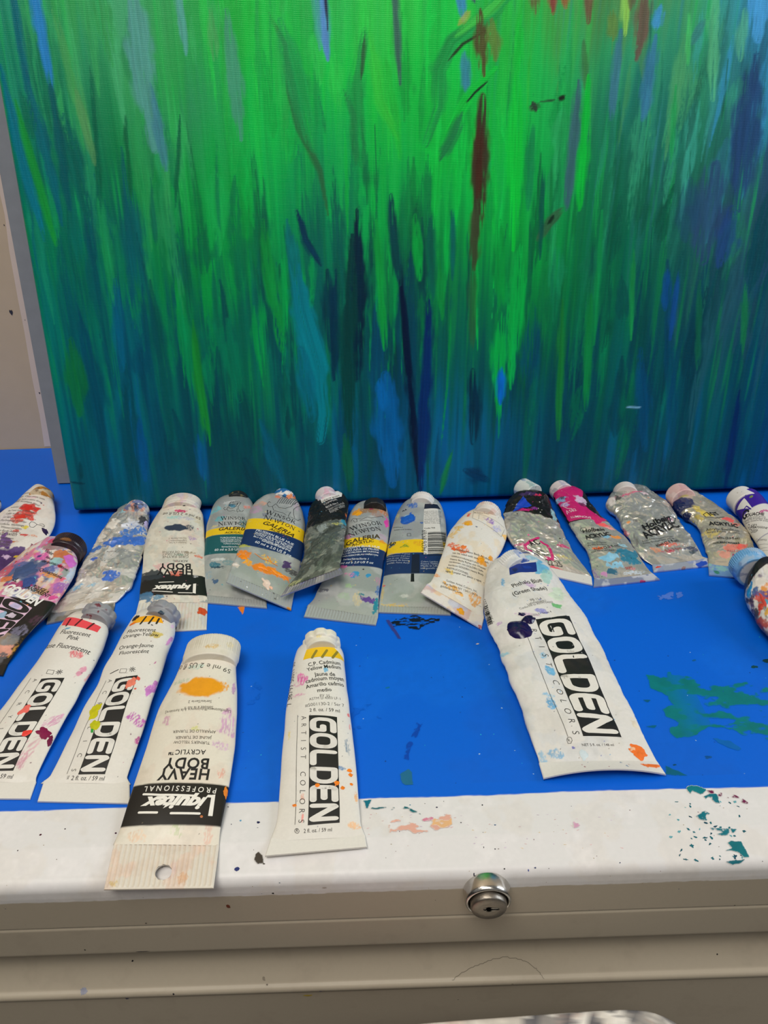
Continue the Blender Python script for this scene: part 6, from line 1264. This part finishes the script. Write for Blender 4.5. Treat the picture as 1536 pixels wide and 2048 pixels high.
# ---- pink labelled foil tube
t = Tube('foil paint tube with magenta label and light blue and teal paint on its lower half',
   [(1190, 1162, 1308, 1149), (1184, 1142, 1299, 1142), (1175, 1106, 1273, 1106), (1158, 1083, 1254, 1080), (1142, 1057, 1228, 1059), (1127, 1030, 1205, 1036), (1112, 1004, 1185, 1012), (1106, 992, 1175, 994), (1110, 982, 1158, 980), (1106, 978, 1141, 976)], 3, .70, (1187, 1175, 1320, 1160), pw=.75, lift=((0, 0), (.35, .35)), cseed=39, dent=.10, crumple=.07, cscale=.5)
s = t.S; s.fill((216, 213, 204), .60, .23); s.grime([(206, 200, 190), (150, 156, 146)], .5, 121, .9, .56, met=.6)
va = s.at(*c5(240, 345))[1]; vt = s.at(*c5(210, 120))[1]
s.band(va, 99, (30, 26, 28), 0, .3, .1, 3)
s.mix(sstep(va - .03, va + .03, s.v + .1 * s.l) * (1 - sstep(vt - .1, vt + .1, s.v)) * (s.l < .75 + .35 * np.sin(s.v * 1.3)) * (s.l > -1.6), (200, 30, 112), 0, .35)
s.mix(sstep(va - .9, va - .7, s.v - .75 * s.l + .3 * (fbm(s.l * 2, s.v * 2, 6) - .5)) * (1 - sstep(va + .3, va + .6, s.v)) * (s.l > .2), (210, 40, 110), 0, .35)
for p, a, b_, cc, dr, i in [((270, 200), .42, .55, (214, 190, 220), .25, 301), ((290, 230), .3, .3, (110, 30, 80), .3, 302), ((140, 200), .5, .3, (130, 180, 220), .3, 303), ((170, 230), .3, .25, (180, 160, 210), .3, 304), ((430, 370), .5, .22, (240, 90, 90), .2, 305), ((480, 395), .4, .2, (240, 150, 150), .3, 306), ((505, 450), .5, .22, (240, 150, 60), .2, 307), ((450, 450), .3, .2, (120, 180, 210), .3, 308), ((395, 525), .42, .14, (244, 110, 40), .05, 309), ((580, 560), .9, .5, (26, 120, 150), .12, 310), ((620, 610), .7, .4, (30, 126, 156), .2, 311), ((460, 590), .6, .4, (130, 196, 226), .12, 312), ((520, 640), .7, .3, (140, 200, 228), .2, 313), ((500, 580), .35, .28, (150, 206, 232), .05, 314), ((490, 685), .42, .24, (20, 100, 130), .1, 315), ((560, 510), .4, .2, (150, 200, 220), .35, 316), ((430, 700), .2, .2, (206, 140, 190), .2, 317), ((370, 690), .2, .4, (120, 90, 150), .4, 318), ((620, 665), .3, .12, (220, 120, 130), .4, 319), ((640, 690), .9, .2, (200, 214, 226), .4, 320), ((150, 190), .3, .2, (40, 40, 60), .5, 321)]:
    s.blob(c5(*p), a, b_, cc, 0, i, 1.0, .96, dr)
s.text('1582', c5(195, 290), c5(250, 275), (236, 220, 226), .025); s.text('LUMINOUS', c5(210, 325), c5(345, 330), (236, 220, 226), .025, bold=.01); s.strokes([[c5(200, 215), c5(165, 225), c5(155, 245), c5(185, 260), c5(215, 262)], [c5(180, 275), c5(186, 300)]], .05, (236, 214, 224), .025)
s.text('Holbein', c5(290, 425), c5(440, 410), INK, .025, bold=.02, shear=.35); s.strokes([[c5(310, 388), c5(275, 392), c5(272, 410), c5(300, 420)]], .03); s.text('ACRYLIC', c5(312, 470), c5(480, 440), INK, .025, bold=.03); lines_of(s, c5(320, 500), c5(450, 492), (1, 4), ['Acrylic Polymer', 'Acrylic Emulsion'], (70, 70, 70), .02); s.text('60ml (2.0 fl.oz)', c5(370, 540), c5(540, 515), INK, .02); s.text('HOLBEIN WORKS', c5(350, 560), c5(500, 545), INK, .02); s.text('SEPT', c5(580, 672), c5(632, 666), (190, 60, 60), .02)
s.flecks(60, [(220, 60, 140), (40, 40, 40), (240, 240, 236), (60, 130, 170)], 61, .01, .04)
t.body(); t.crimp((170, 176, 206), .45, .35, paint=lambda S_: (S_.grime([(226, 226, 230)], .6, 4), S_.blob(c5(690, 745), .2, .1, (190, 60, 110), 0, 3)))
plaincap(t, (222, 212, 214), lambda S_: S_.grime([(150, 150, 190), (110, 110, 130)], .5, 6, 1.6, .62), r=.88, L=1.0, top=(1117, 959), turn=-.42, label='white cap tilted to the left')

# ---- plain silver crumpled tube
t = Tube('heavily crumpled plain silver paint tube with torn shoulder, beside the magenta-labelled tube',
   [(1309, 1133, 1418, 1118), (1286, 1118, 1405, 1111), (1264, 1089, 1386, 1083), (1246, 1056, 1362, 1050), (1234, 1031, 1338, 1016), (1216, 1018, 1322, 996), (1216, 1000, 1302, 983), (1224, 984, 1284, 973), (1232, 977, 1272, 970)], 3, .70, (1307, 1145, 1416, 1133), pw=.7, cseed=41, dent=.15, crumple=.15, cscale=.5)
s = t.S; s.fill((226, 223, 214), .64, .21); s.grime([(206, 200, 190), (150, 150, 142), (226, 222, 214)], .5, 131, .8, .56, met=.7)
for p, a, b_, cc, dr, i in [((620, 150), .9, .14, (210, 70, 120), .3, 331), ((700, 160), .4, .2, (226, 200, 206), .2, 332), ((530, 190), .3, .4, (40, 36, 36), .25, 333), ((480, 200), .4, .3, (206, 170, 180), .4, 334), ((735, 190), .14, .12, (240, 130, 60), .1, 335), ((600, 350), .14, .12, (240, 150, 70), .1, 336), ((880, 500), .8, .2, (226, 100, 80), .35, 337), ((860, 545), .7, .16, (200, 60, 90), .42, 338), ((790, 540), .4, .3, (226, 150, 110), .35, 339), ((1020, 530), .5, .25, (30, 50, 90), .25, 340), ((1030, 560), .3, .2, (30, 60, 80), .3, 341), ((560, 430), .2, .6, (170, 70, 100), .4, 342), ((880, 330), .3, .2, (180, 80, 120), .4, 343), ((480, 220), .3, .5, (226, 220, 216), .2, 344)]:
    s.blob(c5(*p), a, b_, cc, 0, i, 1.1, .9, dr)
s.text('Holbein', c5(705, 405), c5(890, 345), INK, .035, bold=.03, shear=.35)
s.strokes([[c5(700, 375), c5(690, 390), c5(720, 408), c5(790, 400), c5(860, 375), c5(905, 350), c5(912, 325), c5(880, 315), c5(830, 325)]], .04, INK, .03)
s.text('ACRYLIC', c5(718, 465), c5(945, 385), INK, .035, bold=.03); lines_of(s, c5(690, 485), c5(900, 452), (2, 4.4), ['Artists Acrylic Polymer Emulsion', 'Acrylic Emulsion pour artistes'], (60, 60, 60), .03); s.text('60ml (2.0 fl.oz)', c5(790, 520), c5(935, 480), INK, .035, bold=.01); s.text('S.L. 2 No.', c5(850, 555), c5(960, 530), (170, 50, 60), .03)
s.flecks(50, [(90, 90, 90), (40, 40, 40), (240, 240, 236)], 63, .01, .04)
t.body(); t.crimp((186, 192, 208), .35, .35, paint=lambda S_: (S_.grime([(110, 130, 200), (226, 226, 226)], .5, 4), S_.blob(c5(1090, 632), .4, .3, (40, 80, 190), 10, 3, .8), S_.blob(c5(795, 655), .2, .1, (220, 60, 40), 0, 5), S_.blob(c5(970, 665), .2, .2, (150, 120, 120), 0, 6)))
plaincap(t, (224, 216, 212), r=.95, L=1.0, top=(1251, 961), label='off-white cap mostly hidden by torn foil')

# ---- silver tube with pink cap and navy blob
t = Tube('foil paint tube with pinkish cap and thick navy paint on its left shoulder',
   [(1416, 1130, 1518, 1140), (1416, 1118, 1514, 1124), (1410, 1092, 1506, 1094), (1398, 1060, 1493, 1063), (1384, 1042, 1472, 1043), (1366, 1030, 1450, 1027), (1346, 1016, 1424, 1007), (1336, 1001, 1404, 993), (1340, 992, 1390, 986), (1342, 989, 1380, 984)], 3, .75, (1418, 1151, 1516, 1160), pw=.75, cseed=43, dent=.10, crumple=.10, cscale=.55)
s = t.S; s.fill((224, 215, 196), .60, .23); s.grime([(220, 206, 150), (170, 166, 150), (200, 196, 180)], .5, 141, .9, .55, met=.5)
for p, a, b_, cc, dr, i in [((930, 250), .9, .9, (20, 36, 90), .12, 351), ((900, 190), .5, .35, (20, 60, 90), .2, 352), ((990, 320), .5, .4, (30, 40, 80), .25, 353), ((1080, 270), .4, .5, (220, 196, 90), .3, 354), ((1130, 300), .4, .3, (230, 206, 80), .35, 355), ((950, 150), .8, .14, (230, 206, 140), .3, 356), ((1275, 335), .4, .3, (240, 90, 90), .15, 357), ((1320, 365), .3, .2, (220, 120, 110), .3, 358), ((1160, 420), .6, .5, (206, 186, 110), .4, 359), ((1310, 520), .9, .45, (226, 130, 110), .2, 360), ((1250, 560), .5, .4, (220, 150, 130), .3, 361), ((1360, 510), .4, .3, (226, 90, 80), .3, 362), ((1330, 580), .4, .2, (150, 40, 90), .2, 363), ((1070, 320), .2, .4, (200, 180, 90), .3, 364)]:
    s.blob(c5(*p), a, b_, cc, 0, i, 1.1, .95, dr)
s.dab(c5(930, 240), .55, .6, (18, 32, 84), 10, 3, .06, .5, rgh=.2); s.dab(c5(975, 320), .4, .3, (24, 34, 76), 0, 4, .05, .5, rgh=.2)
s.text('IGT', c5(1150, 312), c5(1215, 302), INK, .035, bold=.02); s.strokes([[c5(1125, 285), c5(1100, 300), c5(1115, 318), c5(1180, 325), c5(1240, 318)]], .04, INK, .03); s.text('ACRYLIC', c5(1140, 372), c5(1335, 390), INK, .035, bold=.03); lines_of(s, c5(1120, 415), c5(1340, 418), (2, 4.6), ['Acrylic Emulsion', 'Acrylic Polymer Emulsion'], (60, 60, 60), .03); s.text('60ml (2.0 fl.oz)', c5(1195, 465), c5(1345, 465), INK, .035, bold=.01); s.text('HOLBEIN WORKS', c5(1165, 498), c5(1345, 500), INK, .035, bold=.02); s.text('PALE GREY', c5(1265, 552), c5(1390, 558), (200, 70, 80), .03)
s.flecks(50, [(90, 90, 90), (220, 90, 90), (240, 240, 236), (220, 200, 90)], 65, .01, .04)
t.body(); t.crimp((120, 160, 206), .2, .35, paint=lambda S_: (S_.grime([(150, 160, 206), (150, 200, 170)], .6, 4), S_.blob(c5(1190, 690), .2, .2, (60, 130, 110), 0, 3)))
plaincap(t, (226, 190, 186), lambda S_: (S_.grime([(206, 150, 156), (236, 220, 216)], .5, 6, 1.4), S_.band(-.1, .2, (206, 190, 120))), r=1.0, L=1.3, top=(1356, 964.5), label='pinkish cap')

# ---- gouache tube with purple band
t = Tube('white gouache tube with purple band and large white cap, right end of back row',
   [(1562, 1178, 1660, 1150), (1545, 1150, 1640, 1128), (1526, 1118, 1612, 1098), (1490, 1060, 1565, 1042), (1470, 1026, 1536, 1006), (1464, 1012, 1520, 995), (1466, 1008, 1514, 995)], 1, 1.15, (1572, 1196, 1672, 1166), pw=.6, cseed=45, dent=.03)
s = t.S; s.fill((226, 222, 214), 0, .36)
va = s.at(*c5(1400, 275))[1]; s.band(va, 99, (62, 30, 150), 0, .35); s.band(s.at(*c5(1470, 470))[1] - .05, s.at(*c5(1470, 470))[1], (50, 40, 130), 0, .35); vq = s.at(*c5(1490, 392))[1]; s.band(vq - .1, vq + .16, (52, 40, 140), 0, .35, l0=.25)
A_ = [c5(1325, 272), c5(1432, 262), c5(1378, 190)]
V_, T_ = split_long(np.array([s.at(*q) for q in A_]), np.array([[0, 1, 2]]), .12); s.g.add(s.pos(V_, .010), T_, rgb(232, 230, 226), 0.0, .4)
s.strokes([[c5(1372, 268), c5(1392, 244), c5(1420, 262)]], .10, (62, 30, 150), .016)
s.text('G', c5(1342, 338), c5(1385, 332), INK, bold=.03); s.text('OUACHE', c5(1388, 322), c5(1508, 308), INK, bold=.03); s.text('artists acrylic gouache', c5(1400, 332), c5(1520, 320), (80, 80, 84)); lines_of(s, c5(1375, 358), c5(1532, 340), (2.2, 3.4), ['Gouache acrylique fine', 'Acrylic Gouache for artists'], (90, 90, 94)); s.text('D 692', c5(1392, 398), c5(1455, 390), INK); s.text('ULTRAMARINE', c5(1400, 412), c5(1530, 400), INK); s.text('DEEP', c5(1410, 432), c5(1462, 424), INK)
s.text('Contents', c5(1450, 488), c5(1525, 478), (110, 110, 110)); s.strokes([[c5(1460, 510), c5(1500, 585)], [c5(1468, 508), c5(1535, 500)], [c5(1490, 530), c5(1530, 524)], [c5(1496, 545), c5(1535, 540)]], .02, (120, 120, 124)); s.blob(c5(1528, 615), .3, .3, (246, 180, 30), 0, 3, .6); s.blob(c5(1500, 275), .5, .14, (190, 60, 130), 0, 4, .9, .9, .3); s.blob(c5(1422, 180), .2, .1, (130, 150, 70), 0, 5, .6)
s.flecks(20, [(120, 120, 120), (90, 60, 130)], 67, .01, .03)
t.body(); t.crimp((226, 222, 214), 0, .36)
plaincap(t, (232, 229, 224), lambda S_: S_.flecks(10, [(120, 140, 170), (190, 180, 170)], 3, .02, .06, (-1, 1.4)), r=1.10, L=1.35, top=(1481, 970.5), label='large plain white cap')

# ---- blotched tube at the right edge, cap towards the back
t = Tube('paint-blotched white tube with blue ribbed cap, cut off by the right edge',
   [(1590, 1362, 1700, 1300), (1576, 1338, 1690, 1278), (1535, 1274, 1655, 1210), (1500, 1230, 1614, 1164), (1478, 1200, 1574, 1144), (1480, 1176, 1550, 1134), (1485, 1164, 1536, 1131), (1490, 1158, 1528, 1134)], 3, 1.55, (1602, 1385, 1712, 1318), pw=.7, cseed=47, dent=.2, crumple=.05)
s = t.S; s.fill((222, 216, 206), 0, .38); s.grime([(206, 190, 176), (180, 80, 70), (90, 70, 120), (230, 228, 222), (60, 60, 70)], .75, 151, .8, .57)
for p, a, b_, cc, dr, i in [((1000, 1000), .55, .2, (30, 130, 190), .05, 371), ((1120, 1000), .3, .2, (40, 90, 150), .1, 372), ((1250, 1050), .3, .6, (100, 70, 130), .2, 373), ((1290, 1150), .2, .8, (200, 70, 60), .15, 374), ((1230, 1300), .5, .2, (206, 66, 50), .1, 375), ((1200, 1650), .3, .6, (180, 70, 60), .2, 376), ((1060, 1330), .9, .2, (70, 50, 90), .25, 377), ((1340, 1380), .3, .15, (226, 170, 50), .2, 378), ((1100, 1450), .3, .3, (60, 56, 70), .3, 379), ((900, 1220), .2, .4, (50, 40, 60), .3, 380), ((1330, 1200), .2, .3, (80, 160, 190), .2, 381), ((1300, 950), .4, .2, (230, 150, 60), .3, 382)]:
    s.blob(cq(*p), a, b_, cc, 35, i, 1.0, .95, dr)
vk = s.at(*cq(1010, 840))[1]; s.band(vk, 99, (40, 38, 42), .3, .35, .2, 5)
s.dab(cq(1000, 1005), .42, .16, (30, 140, 200), 10, 3, .03); s.dab(cq(1270, 1150), .12, .5, (206, 70, 60), -20, 4, .03); s.dab(cq(1240, 1295), .3, .14, (206, 66, 50), 0, 5, .03)
s.text('717', cq(940, 1310), cq(1050, 1250), (110, 106, 104)); s.flecks(60, [(60, 50, 70), (190, 70, 60), (90, 150, 180)], 69, .015, .05)
t.body(); t.crimp((222, 216, 206), 0, .4)
ribbed(t, (226, 226, 224), lambda S_: (S_.band(.62, 9, (120, 178, 226), 0, .4), S_.grime([(206, 212, 222), (60, 90, 150)], .45, 5, 1.0, .6)), r=1.30, L=1.35, n=52, amp=.05, label='white cap with a light blue ribbed rim')

# ---- large black and white tube at the left edge
t = Tube('large paint tube with black printed lower half and dark plum cap, at left edge',
   [(-190, 1318, 12, 1334), (-186, 1310, 20, 1322), (-136, 1262, 58, 1272), (-84, 1212, 108, 1214), (-56, 1186, 128, 1188), (-16, 1156, 149, 1157), (22, 1128, 160, 1128), (55, 1104, 162, 1112), (76, 1094, 158, 1106), (88, 1088, 152, 1101)], 2, 1.2, (-194, 1336, 6, 1352), pw=.8, cseed=49, dent=.16)
s = t.S; s.fill((226, 218, 210), 0, .32)
s.grime([(226, 160, 190), (150, 130, 190), (170, 190, 210), (230, 190, 150), (206, 90, 150)], .75, 161, .9, .56)
for p, a, b_, cc, dr, i in [((420, 1480), 1.3, 1.1, (60, 84, 130), .15, 391), ((300, 1400), .8, .5, (80, 96, 150), .2, 392), ((480, 1640), .5, .6, (50, 80, 140), .2, 393), ((820, 1050), .5, .6, (196, 60, 100), .2, 394), ((1080, 1230), .8, .7, (196, 110, 50), .15, 395), ((950, 1080), .9, .4, (150, 130, 130), .2, 396), ((910, 1310), .4, .5, (150, 196, 196), .1, 397), ((1180, 1320), .7, .55, (214, 110, 210), .15, 398), ((650, 1220), .7, .4, (220, 90, 170), .25, 399), ((1050, 1500), .3, .4, (150, 166, 160), .2, 400), ((780, 1480), .4, .5, (60, 90, 160), .25, 401), ((830, 1540), .7, .2, (226, 150, 70), .3, 402), ((1030, 1610), .2, .3, (240, 100, 130), .1, 403), ((960, 1740), .4, .6, (160, 100, 180), .3, 404), ((300, 1700), 1.2, .3, (160, 20, 100), .2, 405), ((130, 1580), .6, .3, (220, 120, 60), .25, 406), ((650, 1800), .5, .4, (196, 150, 100), .35, 407), ((1200, 1500), .4, .9, (190, 206, 226), .25, 408), ((870, 1900), .3, .25, (214, 60, 140), .1, 409), ((40, 1480), .8, .8, (196, 90, 110), .25, 410), ((200, 1300), .9, .4, (206, 190, 150), .3, 411)]:
    s.blob(ca(*p), a, b_, cc, 0, i, 1.1, .92, dr)
vb = s.at(*cb(500, 790))[1]; s.band(-1, vb, (26, 24, 25), 0, .30, .05, 3)
for p, a, b_, cc, dr, i in [((330, 1290), .5, .5, (120, 116, 140), .42, 421), ((60, 1500), .7, .8, (150, 130, 110), .2, 422), ((50, 1640), .5, .6, (230, 160, 140), .15, 423), ((150, 1480), .5, .4, (130, 130, 130), .3, 424), ((230, 1600), .1, .7, (190, 140, 60), .4, 425), ((230, 1400), .3, .2, (110, 110, 116), .35, 426), ((620, 1150), .6, .4, (70, 40, 60), .4, 427), ((10, 1760), .3, .5, (90, 90, 96), .3, 428)]:
    s.blob(cb(*p), a, b_, cc, 0, i, 1.1, .9, dr)
s.text('GOLDEN', cb(40, 640), cb(575, 905), (240, 238, 234), .012, bold=.045, space=1.0); s.text('ACRYLICS', cb(-60, 560), cb(40, 770), (236, 234, 230)) if False else None
s.text('S', cb(20, 700), cb(70, 745), (226, 224, 220), .012)
s.quad([cb(90, 735), cb(-330, 1500), cb(60, 1390), cb(520, 940)], (226, 190, 214), .010)
for i, ch in enumerate('OPEN'):
    V, T_ = stroke_geo(ROUND[ch], .26, .12); V = np.stack([(i + .04 + V[:, 0] * .92) / 4, .03 + V[:, 1] * .94], 1); s.inquad(V, T_, .016, (26, 24, 25))
s.dab(cb(250, 905), .42, .3, (190, 180, 214), -20, 3, .006); s.dab(cb(60, 1040), .3, .3, (150, 180, 206), 0, 4, .006); s.dab(cb(170, 1060), .4, .3, (206, 190, 206), 0, 5, .006)
for tx, a, b_ in [('Violet', (705, 1150), (830, 1215)), ('foncé', (735, 1255), (830, 1295)), ('de quinacridone', (668, 1320), (1080, 1480)), ('Quinacridona', (630, 1465), (985, 1605))]: s.text(tx, ca(*a), ca(*b_), INK, .014, bold=.01)
s.text('ROUGE A', ca(525, 1735), ca(770, 1835), INK, .014, bold=.02); s.text('TRANSPARENT', ca(330, 1720), ca(780, 1905), INK, .014, bold=.02); s.text('EL', ca(200, 1620), ca(260, 1650), INK, .014, bold=.02)
s.dab(ca(400, 1470), .9, .8, (58, 82, 128), 10, 7, .03, .5, rgh=.25); s.dab(ca(470, 1650), .4, .5, (44, 74, 140), 0, 8, .03, .5, rgh=.25)
s.flecks(140, MULTI, 71, .02, .07); t.body(); t.crimp((30, 28, 28), 0, .35)
t.cap([(0, 1.15, 0), (.05, 1.22, 0), (.4, 1.24, 0), (.45, 1.30, 1), (1.2, 1.30, 1), (1.32, 1.24, 1), (1.38, 1.1, 0)], (40, 26, 34), 'ribbed', 60, .012, rgh=.3, paint=lambda S_: (S_.grime([(66, 44, 56), (24, 20, 22)], .5, 4), S_.blob(ca(1060, 960), .4, .16, (130, 80, 30), 0, 3, .8, .9, .2)), top=(134, 1063), label='dark plum screw cap')

# ---- white tube with red smear, upper left
t = Tube('white paint tube with small print, red smear and purple lower half, near the grey board',
   [(-150, 1150, -2, 1232), (-142, 1140, 8, 1220), (-96, 1106, 44, 1160), (-54, 1072, 78, 1100), (-22, 1044, 103, 1072), (5, 1022, 116, 1040), (28, 1004, 116, 1016), (46, 988, 112, 999), (62, 981, 106, 990), (72, 979, 102, 986)], 2, .85, (-160, 1162, -14, 1246), pw=.75, cseed=51, dent=.14)
s = t.S; s.fill((231, 226, 218), 0, .36); s.grime([(222, 206, 190), (206, 200, 190)], .4, 171, .8, .55)
vb = s.at(*ca(300, 1180))[1]; s.mix(1 - sstep(vb - .25, vb + .25, s.v + .9 * (fbm(s.l * 1.4, s.v * 1.4, 7) - .5)), (74, 44, 104), 0, .32, .4)
for p, a, b_, cc, dr, i in [((450, 440), .8, .5, (212, 44, 34), .12, 431), ((380, 560), 1.0, .6, (216, 54, 40), .2, 432), ((260, 640), .6, .4, (224, 90, 70), .35, 433), ((560, 470), .5, .25, (212, 46, 36), .15, 434), ((410, 770), .3, .18, (226, 206, 60), .15, 435), ((250, 825), .3, .18, (220, 70, 50), .3, 436), ((400, 890), .35, .15, (206, 40, 40), .1, 437), ((550, 900), .3, .15, (232, 150, 110), .4, 438), ((170, 1000), .6, .1, (200, 110, 40), .3, 439), ((60, 1000), .6, .9, (96, 50, 130), .15, 440), ((50, 900), .3, .4, (110, 60, 140), .2, 441), ((300, 1130), 1.2, .35, (80, 46, 120), .2, 442), ((520, 1060), .14, .14, (110, 20, 70), .05, 443), ((310, 1240), .4, .25, (226, 190, 50), .15, 444), ((100, 1240), .3, .2, (220, 190, 226), .1, 445), ((300, 310), .6, .3, (226, 206, 150), .42, 446), ((500, 280), .5, .2, (230, 190, 200), .45, 447), ((120, 600), 1, .8, (214, 206, 206), .45, 448)]:
    s.blob(ca(*p), a, b_, cc, 15, i, 1.1, .93, dr)
TXT = ['Professional artist acrylic', 'color. Clean tools with', 'water before paint dries', 'Couleur acrylique pour', 'artistes. Nettoyer avec', 'de l’eau avant séchage', 'Color acrílico. Limpiar', 'con agua antes del secado', 'Hochwertige Künstler', 'Acrylfarbe. Werkzeuge', 'mit Wasser reinigen', 'Heavy Body Acrylic', 'blends with', 'dish soap. To extend or thin', 'wash with warm soap', 'Heavy Body']
lines_of(s, ca(340, 245), ca(760, 280), (-5.2, 6.5), TXT, (96, 88, 86), .012)
s.strokes([[ca(600, 725), ca(540, 765), ca(490, 760), ca(475, 710), ca(510, 670), ca(560, 690), ca(600, 725), ca(660, 735), ca(710, 760), ca(720, 740), ca(690, 712), ca(640, 710)]], .035, (30, 30, 40), .012)
s.dab(ca(730, 825), .42, .2, (40, 24, 70), -30, 4, .02); s.dab(ca(440, 440), .5, .3, (214, 40, 30), 20, 5, .02, .6); s.dab(ca(340, 590), .5, .3, (216, 50, 36), 30, 6, .02, .6)
s.flecks(60, [(90, 60, 110), (206, 60, 50), (60, 60, 60)], 73, .015, .05); t.body(); t.crimp((120, 90, 120), 0, .4)
plaincap(t, (232, 214, 180), lambda S_: (S_.mix(sstep(.50, .62, fbm(S_.l * 1.6, S_.v * 2.4, 4)), (206, 140, 50)), S_.grime([(110, 80, 50)], .7, 6, 1.6, .62)), r=.98, L=.75, top=(82, 971), label='cream and gold paint-caked cap')

# ---- only its white cap corner shows at the left edge
t = Tube('paint tube at the left edge, only its black-spotted white cap showing',
   [(-150, 1090, -60, 1110), (-140, 1080, -50, 1098), (-100, 1050, -12, 1066), (-70, 1028, -2, 1044), (-52, 1018, -10, 1028), (-46, 1016, -14, 1023)], 2, 1.0, (-156, 1098, -64, 1120), cseed=53)
t.S.fill((220, 216, 212), 0, .4); t.S.grime([(150, 150, 150)], .5, 4); t.body(); t.crimp((220, 216, 212))
plaincap(t, (228, 226, 224), lambda S_: S_.dab((2, 1001), .18, .14, (24, 26, 34), 0, 3, .02), r=.85, L=1.2, turn=-.35, label='white cap with a black spot')
